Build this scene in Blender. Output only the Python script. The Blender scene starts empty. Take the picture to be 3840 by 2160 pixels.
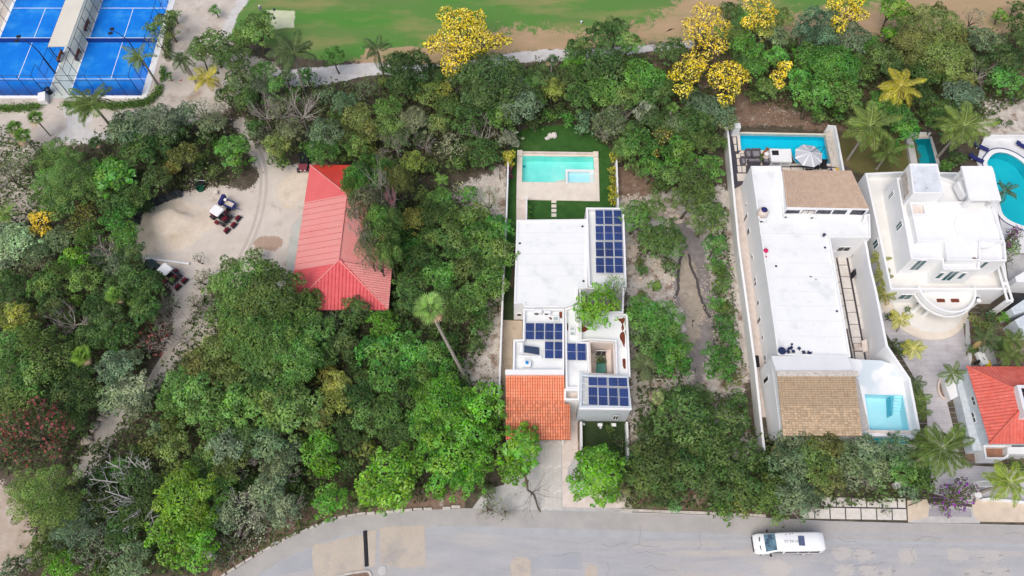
import bpy, math, random
import numpy as np
from mathutils import Vector, Matrix
from mathutils.geometry import tessellate_polygon
random.seed(7); RNG = np.random.default_rng(7)
R = math.radians
SC = bpy.context.scene
COL = SC.collection
# ------------------------------------------------------------------ camera, sky, sun, exposure
CAM_H, PITCH, FOC = 80.0, R(63.3), 2759.0          # metres, degrees down, focal length in photo pixels
cam = bpy.data.cameras.new('camera'); cam.sensor_width = 36.0; cam.lens = 36.0 * FOC / 3840.0
cam.clip_start = 1.0; cam.clip_end = 2000.0
cam_o = bpy.data.objects.new('camera', cam); COL.objects.link(cam_o)
cam_o.location = (0, 0, CAM_H); cam_o.rotation_euler = (math.pi / 2 - PITCH, 0, 0)
SC.camera = cam_o
SUN_EL, SUN_AZ = R(58), R(215)                       # azimuth clockwise from +Y: light from the south-west
wd = bpy.data.worlds.new('World'); SC.world = wd; wd.use_nodes = True
nt = wd.node_tree; bg = nt.nodes['Background']
sky = nt.nodes.new('ShaderNodeTexSky'); sky.sky_type = 'NISHITA'; sky.sun_disc = False
sky.sun_elevation = SUN_EL; sky.sun_rotation = SUN_AZ; sky.air_density = 1.0; sky.dust_density = 5.0; sky.ozone_density = 1.0
nt.links.new(sky.outputs[0], bg.inputs[0]); bg.inputs[1].default_value = 0.15
sl = bpy.data.lights.new('sun', 'SUN'); sl.energy = 1.05; sl.angle = R(40); sl.color = (1.0, 0.99, 0.965)
so = bpy.data.objects.new('sun', sl); COL.objects.link(so)
sd = Vector((math.sin(SUN_AZ) * math.cos(SUN_EL), math.cos(SUN_AZ) * math.cos(SUN_EL), math.sin(SUN_EL)))
so.rotation_euler = sd.to_track_quat('Z', 'Y').to_euler(); so.location = (0, 0, 150)
vs = SC.view_settings; vs.view_transform = 'Standard'; vs.look = 'None'; vs.exposure = 0.10; vs.gamma = 1.0; vs.use_curve_mapping = False
# ------------------------------------------------------------------ survey: photo pixel -> point of the place at a known height
_c, _s = math.cos(PITCH), math.sin(PITCH)
def ray(u, v):
    x = (u - 1920) / FOC; y = -(v - 1080) / FOC
    return Vector((x, _c + y * _s, -_s + y * _c))
def W(u, v, z=0.0):
    d = ray(u, v); t = (CAM_H - z) / -d.z
    return Vector((d.x * t, d.y * t, z))
def proj(p):
    dz = p.z - CAM_H; dep = p.y * _c - dz * _s
    return 1920 + FOC * p.x / dep, 1080 - FOC * (p.y * _s + dz * _c) / dep, dep
def fr(ox, oy, k): return lambda x, y, z=0.0: W(ox + x / k, oy + y / k, z)
S_ = fr(0, 0, 1.0); O = fr(0, 0, 2576 / 3840)
c1 = fr(1860, 1100, 1449 / 540); c2 = fr(1860, 540, 1449 / 540); R3 = fr(2700, 440, 3.15); c4 = fr(2720, 1250, 2447 / 760)
V_ = fr(3240, 580, 2.195); H6 = fr(3440, 1240, 2.6825); Z5 = fr(3080, 920, 3.2923)
T1 = fr(0, 0, 2.0125); m3 = fr(1920, 720, 2.0125); m4 = fr(2880, 720, 2.0125); b3 = fr(1920, 1440, 2.0125); b4 = fr(2880, 1440, 2.0125)
P2 = fr(0, 0, 2174 / 600); RD = fr(760, 1840, 2576 / 1200); F3 = fr(2740, 540, 2576 / 420); l4 = fr(0, 720, 2.0125)
Y7 = fr(500, 600, 1333 / 460)
def L(f, pts, z=0.0): return [f(x, y, z) for x, y in pts]
# ------------------------------------------------------------------ materials
def lin(r, g, b, k=0.9):
    f = lambda c: (c / 255 / 12.92 if c / 255 <= .04045 else ((c / 255 + .055) / 1.055) ** 2.4) * k
    return (f(r), f(g), f(b))
MATS = {}
def mat(name, col, col2=None, scale=1.0, rough=.85, bump=.0, bscale=None, fine=.0, spec=.3, metal=0.0, thr=(.35, .65), detail=5.0, stretch=None, col3=None, s3=.2, thr3=(.5, .62)):
    m = bpy.data.materials.new(name); m.use_nodes = True; n = m.node_tree; ns = n.nodes; b = ns['Principled BSDF']
    b.inputs['Roughness'].default_value = rough; b.inputs['Specular IOR Level'].default_value = spec; b.inputs['Metallic'].default_value = metal
    g = ns.new('ShaderNodeNewGeometry'); vec = g.outputs['Position']
    if stretch:
        mp = ns.new('ShaderNodeMapping'); mp.inputs['Scale'].default_value = stretch; n.links.new(vec, mp.inputs[0]); vec = mp.outputs[0]
    def noise(sc, det=detail):
        t = ns.new('ShaderNodeTexNoise'); t.inputs['Scale'].default_value = sc; t.inputs['Detail'].default_value = det; t.inputs['Roughness'].default_value = .62
        n.links.new(vec, t.inputs['Vector']); return t.outputs['Fac']
    def ramp(fac, a, c):
        r = ns.new('ShaderNodeMapRange'); r.inputs[1].default_value = a; r.inputs[2].default_value = c; n.links.new(fac, r.inputs[0]); return r.outputs[0]
    def mix(fac, a, c, bt='MIX'):
        x = ns.new('ShaderNodeMix'); x.data_type = 'RGBA'; x.blend_type = bt
        for sock, v in ((0, fac), (6, a), (7, c)):
            if isinstance(v, tuple): x.inputs[sock].default_value = (*v, 1)
            elif isinstance(v, (int, float)): x.inputs[sock].default_value = v
            else: n.links.new(v, x.inputs[sock])
        return x.outputs[2]
    c = col
    if col2: c = mix(ramp(noise(scale), *thr), col, col2)
    if col3: c = mix(ramp(noise(s3), *thr3), c, col3)
    if fine:
        f = noise((bscale or scale * 9), 3); r = ns.new('ShaderNodeMapRange'); r.inputs[1].default_value = .3; r.inputs[2].default_value = .7
        r.inputs[3].default_value = 1 - fine; r.inputs[4].default_value = 1 + fine; n.links.new(f, r.inputs[0])
        cx = ns.new('ShaderNodeCombineColor')
        for i in range(3): n.links.new(r.outputs[0], cx.inputs[i])
        c = mix(1.0, c, cx.outputs[0], 'MULTIPLY')
    if isinstance(c, tuple): b.inputs['Base Color'].default_value = (*c, 1)
    else: n.links.new(c, b.inputs['Base Color'])
    if bump:
        bp = ns.new('ShaderNodeBump'); bp.inputs['Strength'].default_value = min(1, bump); bp.inputs['Distance'].default_value = .06
        n.links.new(noise(bscale or scale * 6, 4), bp.inputs['Height']); n.links.new(bp.outputs[0], b.inputs['Normal'])
    MATS[name] = m; return m
def water(name, tint):
    m = bpy.data.materials.new(name); m.use_nodes = True; n = m.node_tree; ns = n.nodes; out = ns['Material Output']; ns.remove(ns['Principled BSDF'])
    t = ns.new('ShaderNodeBsdfTransparent'); t.inputs[0].default_value = (*tint, 1)
    g = ns.new('ShaderNodeBsdfGlossy'); g.inputs['Roughness'].default_value = .04
    f = ns.new('ShaderNodeFresnel'); f.inputs[0].default_value = 1.33
    x = ns.new('ShaderNodeMixShader'); n.links.new(f.outputs[0], x.inputs[0]); n.links.new(t.outputs[0], x.inputs[1]); n.links.new(g.outputs[0], x.inputs[2])
    no = ns.new('ShaderNodeTexNoise'); no.inputs['Scale'].default_value = 2.2; no.inputs['Detail'].default_value = 3
    ge = ns.new('ShaderNodeNewGeometry'); n.links.new(ge.outputs['Position'], no.inputs['Vector'])
    bp = ns.new('ShaderNodeBump'); bp.inputs['Strength'].default_value = .25; bp.inputs['Distance'].default_value = .05
    n.links.new(no.outputs['Fac'], bp.inputs['Height']); n.links.new(bp.outputs[0], g.inputs['Normal']); n.links.new(x.outputs[0], out.inputs[0])
    return m
def leafmat(name, trans=.3, rough=.5, spec=.3, h0=.475, h1=.525):
    """colour = the object's own colour, varied leaf by leaf through the mesh attribute tint"""
    m = bpy.data.materials.new(name); m.use_nodes = True; n = m.node_tree; ns = n.nodes; b = ns['Principled BSDF']; out = ns['Material Output']
    oi = ns.new('ShaderNodeObjectInfo'); at = ns.new('ShaderNodeAttribute'); at.attribute_name = 'tint'
    hs = ns.new('ShaderNodeHueSaturation')
    def mr(a, c, lo, hi, src):
        r = ns.new('ShaderNodeMapRange'); r.inputs[1].default_value = a; r.inputs[2].default_value = c; r.inputs[3].default_value = lo; r.inputs[4].default_value = hi
        n.links.new(src, r.inputs[0]); return r.outputs[0]
    sp = ns.new('ShaderNodeSeparateColor'); n.links.new(at.outputs['Color'], sp.inputs[0])
    n.links.new(mr(0, 1, h0, h1, sp.outputs[1]), hs.inputs['Hue']); n.links.new(mr(0, 1, .48, 1.75, sp.outputs[0]), hs.inputs['Value'])
    n.links.new(mr(0, 1, .62, 1.05, sp.outputs[2]), hs.inputs['Saturation']); n.links.new(oi.outputs['Color'], hs.inputs['Color'])
    n.links.new(hs.outputs[0], b.inputs['Base Color']); b.inputs['Roughness'].default_value = rough; b.inputs['Specular IOR Level'].default_value = spec
    tr = ns.new('ShaderNodeBsdfTranslucent'); n.links.new(hs.outputs[0], tr.inputs[0])
    x = ns.new('ShaderNodeMixShader'); x.inputs[0].default_value = trans
    n.links.new(b.outputs[0], x.inputs[1]); n.links.new(tr.outputs[0], x.inputs[2]); n.links.new(x.outputs[0], out.inputs[0])
    return m
white = mat('white_render', (.82, .82, .81), (.76, .77, .77), .35, .8, .12, 14, .03)
roofw = mat('white_roof_coating', (.80, .815, .805), (.745, .765, .76), .5, .7, .08, 9, .03, col3=(.58, .595, .59), s3=.5, thr3=(.56, .82))
whitev = mat('bright_white_render', (.83, .835, .83), (.775, .785, .785), .4, .8, .1, 14, .02)
rendg = mat('grey_white_render', lin(216, 224, 228), lin(196, 206, 212), 2.2, .85, .25, 10, .05)
cream = mat('cream_stone_paving', lin(238, 228, 215), lin(226, 214, 198), .9, .75, .1, 12, .04)
pinkst = mat('pale_pink_stone', lin(232, 219, 210), lin(214, 200, 190), 1.1, .8, .1, 12, .05)
beigec = mat('beige_concrete', lin(205, 188, 165), lin(188, 172, 150), .8, .85, .15, 9, .06, col3=lin(160, 145, 125), s3=.7, thr3=(.6, .75))
concr = mat('weathered_concrete', lin(205, 203, 200), lin(182, 180, 178), .7, .9, .2, 9, .08, col3=lin(150, 147, 143), s3=.5, thr3=(.58, .75))
roadm = mat('pale_road_concrete', lin(184, 183, 185), lin(168, 169, 173), .3, .9, .12, 16, .09, col3=lin(194, 187, 178), s3=.2, thr3=(.48, .7), stretch=(.35, 1.6, 1))
roadt = mat('tan_road_patch', lin(200, 188, 173), lin(191, 180, 167), .5, .95, .25, 18, .13, col3=lin(172, 166, 162), s3=.35, thr3=(.5, .68))
gutter = mat('gutter_concrete', lin(182, 184, 187), lin(172, 174, 178), .6, .85, .1, 12, .05)
shoulder = mat('shoulder_concrete', lin(184, 180, 177), lin(172, 169, 167), .45, .9, .15, 14, .08)
roadd = mat('darker_road_patch', lin(168, 170, 176), lin(176, 177, 181), .4, .9, .12, 14, .07)
kerbm = mat('kerb_concrete', lin(214, 210, 203), lin(190, 184, 175), 1.5, .9, .3, 8, .1)
darkj = mat('dark_joint_pebbles', lin(88, 84, 90), lin(66, 62, 68), 8, .95, .3, 30, .15)
slabm = mat('pale_slab', lin(228, 223, 216), lin(212, 206, 198), 1.3, .85, .1, 12, .05)
groundm = mat('forest_floor_soil', (.060, .050, .034), (.115, .095, .07), .9, .97, .5, 5, .3, col3=(.16, .14, .115), s3=.33, thr3=(.58, .72))  # soil colour darkened to carry the shade between the crowns
sandm = mat('pale_sand', lin(212, 203, 193), lin(195, 184, 172), .5, .95, .3, 6, .07, col3=lin(168, 152, 136), s3=.28, thr3=(.56, .72))
sandy = mat('yard_sand', lin(218, 208, 197), lin(203, 193, 181), .35, .95, .2, 7, .06, col3=lin(184, 170, 152), s3=.45, thr3=(.58, .72))
heapm = mat('cream_heap_sand', lin(226, 213, 196), lin(215, 200, 180), .8, .95, .35, 6, .05, col3=lin(200, 184, 160), s3=.6, thr3=(.55, .75))
trackm = mat('dirt_track', lin(196, 182, 168), lin(172, 155, 138), .5, .95, .25, 6, .08, col3=lin(120, 100, 84), s3=.5, thr3=(.6, .7))
litterm = mat('leaf_litter_soil', lin(146, 122, 106), lin(112, 92, 78), 1.4, .97, .4, 7, .25, col3=lin(178, 166, 154), s3=.7, thr3=(.57, .68))
rubblem = mat('limestone_rubble_ground', lin(216, 209, 201), lin(186, 176, 166), 1.3, .97, .5, 6, .16, col3=lin(144, 124, 110), s3=.6, thr3=(.52, .64))
mudm = mat('dark_mud', lin(150, 143, 142), lin(126, 119, 118), .9, .9, .2, 8, .1)
tanm = mat('tan_mud', lin(178, 167, 152), lin(156, 145, 132), 1.0, .95, .3, 8, .12, col3=lin(104, 98, 92), s3=1.3, thr3=(.6, .72))
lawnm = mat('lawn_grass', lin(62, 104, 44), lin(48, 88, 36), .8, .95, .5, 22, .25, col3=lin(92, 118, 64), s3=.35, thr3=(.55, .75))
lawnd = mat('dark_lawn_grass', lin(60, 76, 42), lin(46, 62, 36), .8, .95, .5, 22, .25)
drylawn = mat('dry_lawn', lin(100, 104, 56), lin(122, 108, 74), .6, .95, .4, 18, .2)
fairm = mat('fairway_grass', lin(78, 140, 54), lin(104, 134, 72), .10, .95, .35, 14, .14, stretch=(.45, 1.5, 1), col3=lin(156, 146, 98), s3=.13, thr3=(.49, .70))
dryfm = mat('dry_fairway_grass', lin(188, 158, 128), lin(168, 148, 112), .3, .95, .3, 12, .1, stretch=(.4, 1.2, 1), col3=lin(136, 142, 88), s3=.2, thr3=(.55, .72))
teem = mat('worn_tee_turf', lin(208, 212, 182), lin(192, 198, 160), .6, .95, .3, 9, .08, col3=lin(168, 184, 128), s3=.6, thr3=(.58, .75))
cartm = mat('cart_path_concrete', lin(216, 214, 212), lin(198, 194, 190), .7, .9, .15, 10, .06)
padel = mat('blue_padel_turf', lin(2, 118, 222, .9), lin(12, 138, 232, .9), .35, .9, .2, 20, .08, col3=lin(70, 158, 230, .9), s3=.35, thr3=(.50, .78))
padellt = mat('pale_green_concrete', lin(206, 214, 206), lin(192, 200, 194), .5, .9, .1, 10, .04)
linem = mat('white_line_paint', (.80, .82, .84), rough=.8)
redsheet = mat('red_sheet_glare', lin(230, 146, 140, .9), lin(226, 152, 146, .9), .5, .5, .04, 10, .03, spec=.5, col3=lin(224, 134, 128, .9), s3=.35, thr3=(.5, .75))  # pale pink has the glare on the slope mixed into the colour
redtile = mat('red_tile_sheet', lin(226, 98, 100, .88), lin(216, 88, 92, .88), 1.2, .42, .05, 10, .05, spec=.5)
terra = mat('terracotta_tile', lin(242, 160, 124, .94), lin(234, 144, 106, .94), 1.6, .8, .15, 18, .08, col3=lin(244, 174, 140, .94), s3=1.0, thr3=(.5, .75))
clay = mat('red_clay_tile', lin(226, 122, 108, .9), lin(206, 100, 88, .9), 1.5, .8, .15, 16, .1, col3=lin(224, 104, 84), s3=.8, thr3=(.5, .7))
shing = mat('tan_roof_tile', lin(214, 194, 166, .9), lin(192, 166, 136, .9), 3.6, .85, .2, 16, .1, col3=lin(216, 190, 156), s3=1.2, thr3=(.5, .7))
shing2 = mat('pinkish_tan_roof_tile', lin(216, 194, 174, .9), lin(194, 168, 148, .9), 3.0, .85, .2, 16, .12, col3=lin(220, 198, 176), s3=1.5, thr3=(.5, .7))
pebble = mat('grey_pebble_surface', lin(205, 200, 196), lin(168, 162, 158), 9, .95, .7, 16, .2)
stonew = mat('rough_limestone_top', lin(218, 211, 202), lin(184, 176, 166), 2.2, .95, .6, 9, .12, col3=lin(120, 114, 100), s3=2.0, thr3=(.64, .72))
blackm = mat('black_rubber', (.018, .019, .024), rough=.7)
darkmet = mat('dark_blue_metal', lin(34, 44, 84), rough=.45, spec=.5)
navy = mat('navy_paint', lin(44, 48, 108), rough=.6)
glassd = mat('dark_glass', (.012, .016, .022), rough=.08, spec=.6)
glasst = mat('teal_glass', lin(36, 106, 106, .7), lin(64, 110, 118, .7), 1.4, .08, spec=.7)
solar = mat('solar_cell', lin(40, 66, 130, .85), lin(30, 50, 102, .85), .6, .16, spec=.6)
alu = mat('aluminium', (.72, .74, .76), rough=.35, spec=.5)
busb = mat('cell_line', lin(120, 130, 160), rough=.4)
vanw = mat('white_van_paint', (.82, .84, .85), rough=.22, spec=.55)
redp = mat('dark_red_paint', lin(122, 30, 48, .8), rough=.3, spec=.5)
bluep = mat('blue_paint', lin(40, 64, 140, .8), rough=.35, spec=.5)
greyf = mat('grey_wicker', lin(112, 108, 116), lin(92, 88, 96), 6, .8)
woodm = mat('wood', lin(168, 106, 66), lin(140, 84, 50), 3, .7)
rustm = mat('dead_leaf_rust', lin(132, 68, 48), lin(104, 52, 38), 4, .95, .6, 20, .3)
yelp = mat('yellow_plastic', lin(240, 200, 20), rough=.5)
magp = mat('magenta_plastic', lin(206, 30, 96), rough=.5)
tarpd = mat('dark_geotextile', (.020, .024, .026), (.05, .056, .056), 1.2, .85, .5, 3, .3)
tarpg = mat('green_tarp', lin(76, 96, 92), lin(58, 76, 74), 2, .8, .5, 4, .15)
greend = mat('green_plastic', lin(20, 82, 62), rough=.5)
skin = mat('skin', lin(196, 150, 122), rough=.6)
cloth = mat('grey_violet_cloth', lin(134, 128, 152), rough=.9)
rockm = mat('pale_limestone', lin(226, 212, 198), lin(196, 180, 165), 1.8, .95, .5, 7, .12)
barkm = mat('grey_bark', lin(140, 128, 112, .6), lin(108, 96, 82, .6), 3, .95, .4, 12, .2)
twigm = mat('pale_twig_bark', lin(206, 198, 190, .85), lin(172, 160, 150, .85), 2, .95)
twigw = mat('white_twig_bark', lin(222, 216, 214, .8), lin(196, 188, 184, .8), 2, .95)
palmbark = mat('palm_bark', lin(196, 188, 176, .8), lin(160, 150, 138, .8), 5, .95, .4, 14, .15)
basin1 = mat('turquoise_pool_plaster', lin(150, 240, 230, 1), lin(128, 232, 224, 1), .5, .6, .05, 8, .03, col3=lin(190, 246, 240, 1), s3=.3, thr3=(.45, .7))
basin2 = mat('bright_blue_pool_tile', lin(10, 208, 234, 1), lin(8, 200, 228, 1), .6, .5, .02, 8, .02)
basin3 = mat('pale_blue_pool_plaster', lin(196, 240, 248, 1), lin(180, 234, 244, 1), .6, .6, .03, 8, .02)
basin4 = mat('teal_pool_tile', lin(24, 172, 186, 1), lin(18, 158, 174, 1), .9, .5, .03, 8, .05)
basin5 = mat('aqua_pool_plaster', lin(24, 196, 210, 1), lin(14, 184, 202, 1), .5, .5, .03, 8, .04)
waterm = water('pool_water', (.93, .985, .99))
leafm = leafmat('leaf', .42, .6, .18); palmm = leafmat('palm_leaf', .3, .6, .14); petal = leafmat('petal', .35, .7, .1, .49, .51)
def tintify(m):   # per-object colour for tiles: each tile its own fired shade
    n = m.node_tree; b = n.nodes['Principled BSDF']; src = b.inputs['Base Color'].links[0].from_socket
    oi = n.nodes.new('ShaderNodeObjectInfo'); r = n.nodes.new('ShaderNodeMapRange'); r.inputs[3].default_value = .82; r.inputs[4].default_value = 1.14
    n.links.new(oi.outputs['Random'], r.inputs[0]); hv = n.nodes.new('ShaderNodeHueSaturation'); n.links.new(r.outputs[0], hv.inputs['Value'])
    n.links.new(src, hv.inputs['Color']); n.links.new(hv.outputs[0], b.inputs['Base Color'])
for q in (terra, shing, solar): tintify(q)
# ------------------------------------------------------------------ mesh building
WL = {}
def wloc(o): return WL.get(o.name, Vector((0, 0, 0))) if o else Vector((0, 0, 0))
def tag(o, label=None, cat=None, group=None, kind=None):
    if label: o['label'] = label
    if cat: o['category'] = cat
    if group: o['group'] = group
    if kind: o['kind'] = kind
    return o
def thing(name, label, cat, loc=(0, 0, 0), rz=0.0, group=None):
    o = bpy.data.objects.new(name, None); COL.objects.link(o); o.empty_display_size = .2
    o.location = loc; o.rotation_euler = (0, 0, rz); WL[o.name] = Vector(loc)
    return tag(o, label, cat, group)
class MB:
    def __init__(s): s.v = []; s.f = []; s.m = []; s.sm = []
    def add(s, vs, fs, mi=0, smooth=False):
        b = len(s.v); s.v += [tuple(p) for p in vs]
        for f in fs: s.f.append([b + i for i in f]); s.m.append(mi); s.sm.append(smooth)
        return s
    def prism(s, poly, z0, z1, mi=0, top=True, bottom=False):
        poly = ccw(poly); n = len(poly)
        vs = [(p[0], p[1], z0) for p in poly] + [(p[0], p[1], z1) for p in poly]
        s.add(vs, [(i, (i + 1) % n, n + (i + 1) % n, n + i) for i in range(n)], mi)
        if top: s.poly([(p[0], p[1], z1) for p in poly], mi)
        if bottom: s.poly([(p[0], p[1], z0) for p in reversed(poly)], mi)
        return s
    def poly(s, pts, mi=0, holes=()):
        pts = [Vector(p) for p in pts]
        if not holes and len(pts) <= 4: return s.add(pts, [tuple(range(len(pts)))], mi)
        loops = [pts] + [[Vector(p) for p in h] for h in holes]; allp = [p for l in loops for p in l]
        tris = [list(t) for t in tessellate_polygon(loops)]; flip = pts_normal(pts) < 0
        out = []
        for t in tris:
            a, b, c = (allp[i] for i in t)
            if ((b - a).cross(c - a).z < 0) != flip: t = t[::-1]
            out.append(t)
        return s.add(allp, out, mi)
    def box(s, c, d, mi=0, rz=0.0, bev=0.0):
        """box by centre c and size d, turned rz about z; bev chamfers the upright and top edges"""
        M = Matrix.Translation(Vector(c)) @ Matrix.Rotation(rz, 4, 'Z'); x, y, z = d[0] / 2, d[1] / 2, d[2] / 2
        if not bev:
            vs = [(-x, -y, -z), (x, -y, -z), (x, y, -z), (-x, y, -z), (-x, -y, z), (x, -y, z), (x, y, z), (-x, y, z)]
            fs = [(0, 3, 2, 1), (4, 5, 6, 7), (0, 1, 5, 4), (1, 2, 6, 5), (2, 3, 7, 6), (3, 0, 4, 7)]
        else:
            def ring(a, b_, zz): 
                k = bev
                return [(-a + k, -b_, zz), (a - k, -b_, zz), (a, -b_ + k, zz), (a, b_ - k, zz), (a - k, b_, zz), (-a + k, b_, zz), (-a, b_ - k, zz), (-a, -b_ + k, zz)]
            vs = ring(x, y, -z) + ring(x, y, z - bev) + ring(x - bev * .7, y - bev * .7, z)
            fs = [tuple(range(7, -1, -1)), tuple(range(16, 24))]
            for r_ in (0, 8): fs += [(r_ + i, r_ + (i + 1) % 8, r_ + 8 + (i + 1) % 8, r_ + 8 + i) for i in range(8)]
        return s.add([M @ Vector(v) for v in vs], fs, mi)
    def tube(s, pts, rad, n=6, mi=0, cap=True, smooth=True):
        pts = [Vector(p) for p in pts]; rad = rad if isinstance(rad, (list, tuple)) else [rad] * len(pts); vs = []
        for i, p in enumerate(pts):
            t = (pts[min(i + 1, len(pts) - 1)] - pts[max(i - 1, 0)]).normalized()
            a = t.cross(Vector((0, 0, 1)) if abs(t.z) < .9 else Vector((1, 0, 0))).normalized(); b = t.cross(a)
            for k in range(n):
                w = 2 * math.pi * k / n; vs.append(p + (a * math.cos(w) + b * math.sin(w)) * rad[i])
        fs = [(i * n + k, i * n + (k + 1) % n, (i + 1) * n + (k + 1) % n, (i + 1) * n + k) for i in range(len(pts) - 1) for k in range(n)]
        s.add(vs, fs, mi, smooth)
        if cap: s.add(vs[:n], [tuple(range(n))], mi); s.add(vs[-n:], [tuple(range(n - 1, -1, -1))], mi)
        return s
    def lathe(s, c, prof, n=16, mi=0, smooth=True):
        c = Vector(c); vs = [(c.x + r * math.cos(2 * math.pi * k / n), c.y + r * math.sin(2 * math.pi * k / n), c.z + z) for r, z in prof for k in range(n)]
        fs = [(i * n + k, i * n + (k + 1) % n, (i + 1) * n + (k + 1) % n, (i + 1) * n + k) for i in range(len(prof) - 1) for k in range(n)]
        s.add(vs, fs, mi, smooth); s.add(vs[-n:], [tuple(range(n))], mi); return s
    def build(s, name, mats, parent=None, off=True):
        me = bpy.data.meshes.new(name); w = wloc(parent) if off else Vector((0, 0, 0))
        me.from_pydata([(v[0] - w.x, v[1] - w.y, v[2] - w.z) for v in s.v], [], s.f)
        for m in (mats if isinstance(mats, (list, tuple)) else [mats]): me.materials.append(m)
        me.polygons.foreach_set('material_index', s.m); me.polygons.foreach_set('use_smooth', s.sm); me.update()
        return link(name, me, parent)
def link(name, me, parent=None, loc=None):
    o = bpy.data.objects.new(name, me); COL.objects.link(o)
    if parent: o.parent = parent
    WL[o.name] = wloc(parent).copy()
    if loc is not None:
        o.location = loc
    return o
def pts_normal(p): return sum(p[i].x * p[(i + 1) % len(p)].y - p[(i + 1) % len(p)].x * p[i].y for i in range(len(p)))
def ccw(p):
    p = [Vector((q[0], q[1], 0)) for q in p]
    return p if pts_normal(p) > 0 else p[::-1]
def inset(poly, t):
    p = ccw(poly); n = len(p); out = []
    for i in range(n):
        a, b, c = p[i - 1], p[i], p[(i + 1) % n]
        d1 = (b - a).normalized(); d2 = (c - b).normalized(); n1 = Vector((-d1.y, d1.x, 0)); n2 = Vector((-d2.y, d2.x, 0))
        k = max(.35, 1 + n1.dot(n2)); out.append(b + (n1 + n2) * (t / k))
    return out
def smooth_poly(pts, n=4, jit=0.0, closed=True):
    out = []; N = len(pts); rng = range(N if closed else N - 1)
    for i in rng:
        g = lambda k: pts[k % N] if closed else pts[max(0, min(N - 1, k))]
        a, b, c, d = g(i - 1), g(i), g(i + 1), g(i + 2)
        for j in range(n):
            t = j / n; q = .5 * ((2 * b) + (c - a) * t + (2 * a - 5 * b + 4 * c - d) * t * t + (3 * b - a - 3 * c + d) * t ** 3)
            if jit: q = q + Vector((random.uniform(-jit, jit), random.uniform(-jit, jit), 0))
            out.append(q)
    if not closed: out.append(pts[-1])
    return out
def sheet(name, pts, z, m, sm=0, jit=0, holes=(), kind='structure', parent=None):
    if sm: pts = smooth_poly(pts, sm, jit)
    o = MB().poly([(p.x, p.y, z) for p in pts], 0, [[(p.x, p.y, z) for p in h] for h in holes]).build(name, m, parent)
    if kind and not parent: o['kind'] = kind
    return o
def band(pts, w0, w1):
    """strip along a polyline, from offset w0 to w1 to its right side"""
    n = len(pts); a = []; b = []
    for i in range(n):
        d = (pts[min(i + 1, n - 1)] - pts[max(i - 1, 0)]).normalized(); r = Vector((d.y, -d.x, 0))
        a.append(pts[i] + r * w0); b.append(pts[i] + r * w1)
    return a, b
def strip(mb, a, b, z, mi=0):
    n = len(a); mb.add([(p.x, p.y, z) for p in a] + [(p.x, p.y, z) for p in b], [(i, n + i, n + i + 1, i + 1) for i in range(n - 1)], mi); return mb
SOFT = {}
def soft_mat(m):
    """copy of a ground material whose edge frays out into what lies below"""
    if m.name in SOFT: return SOFT[m.name]
    c = m.copy(); c.name = m.name + '_frayed'; n = c.node_tree; out = n.nodes['Material Output']; b = n.nodes['Principled BSDF']
    at = n.nodes.new('ShaderNodeAttribute'); at.attribute_name = 'soft'; g = n.nodes.new('ShaderNodeNewGeometry'); no = n.nodes.new('ShaderNodeTexNoise'); no.inputs['Scale'].default_value = .8; no.inputs['Detail'].default_value = 6; no.inputs['Roughness'].default_value = .7
    n.links.new(g.outputs['Position'], no.inputs['Vector']); ad = n.nodes.new('ShaderNodeMath'); ad.operation = 'MULTIPLY_ADD'; ad.inputs[1].default_value = 2.2
    n.links.new(no.outputs['Fac'], ad.inputs[0]); n.links.new(at.outputs['Fac'], ad.inputs[2]); r = n.nodes.new('ShaderNodeMapRange'); r.inputs[1].default_value = 1.49; r.inputs[2].default_value = 1.51
    f2 = n.nodes.new('ShaderNodeTexNoise'); f2.inputs['Scale'].default_value = 7.0; f2.inputs['Detail'].default_value = 3; n.links.new(g.outputs['Position'], f2.inputs['Vector']); a2 = n.nodes.new('ShaderNodeMath'); a2.operation = 'MULTIPLY_ADD'; a2.inputs[1].default_value = 1.5
    n.links.new(f2.outputs['Fac'], a2.inputs[0]); n.links.new(ad.outputs[0], a2.inputs[2]); sb = n.nodes.new('ShaderNodeMath'); sb.operation = 'SUBTRACT'; sb.inputs[1].default_value = .75; n.links.new(a2.outputs[0], sb.inputs[0]); n.links.new(sb.outputs[0], r.inputs[0])
    t = n.nodes.new('ShaderNodeBsdfTransparent'); x = n.nodes.new('ShaderNodeMixShader'); n.links.new(r.outputs[0], x.inputs[0]); n.links.new(t.outputs[0], x.inputs[1]); n.links.new(b.outputs[0], x.inputs[2]); n.links.new(x.outputs[0], out.inputs[0])
    SOFT[m.name] = c; return c
def soft_sheet(name, pts, z, m, sm=3, jit=0, w=1.2):
    if sm: pts = smooth_poly(pts, sm, jit)
    p = ccw(pts); o1 = inset(p, -w * .5); i1 = inset(p, w * .5); n = len(p); mb = MB()
    mb.add([(q.x, q.y, z) for q in o1] + [(q.x, q.y, z + .001) for q in i1], [(i, (i + 1) % n, n + (i + 1) % n, n + i) for i in range(n)]); mb.poly([(q.x, q.y, z + .0015) for q in i1])
    o = mb.build(name, soft_mat(m)); o['kind'] = 'structure'
    at = o.data.attributes.new('soft', 'FLOAT', 'POINT'); v = [0.0] * n + [1.0] * (len(o.data.vertices) - n); at.data.foreach_set('value', v); return o
def wall(root, name, pts, z0, z1, t, m, closed=False):
    """free-standing wall along a polyline"""
    a, b = band(pts, -t / 2, t / 2)
    return MB().prism(a + b[::-1], z0, z1).build(name, m, root)
_n = [0]
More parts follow.
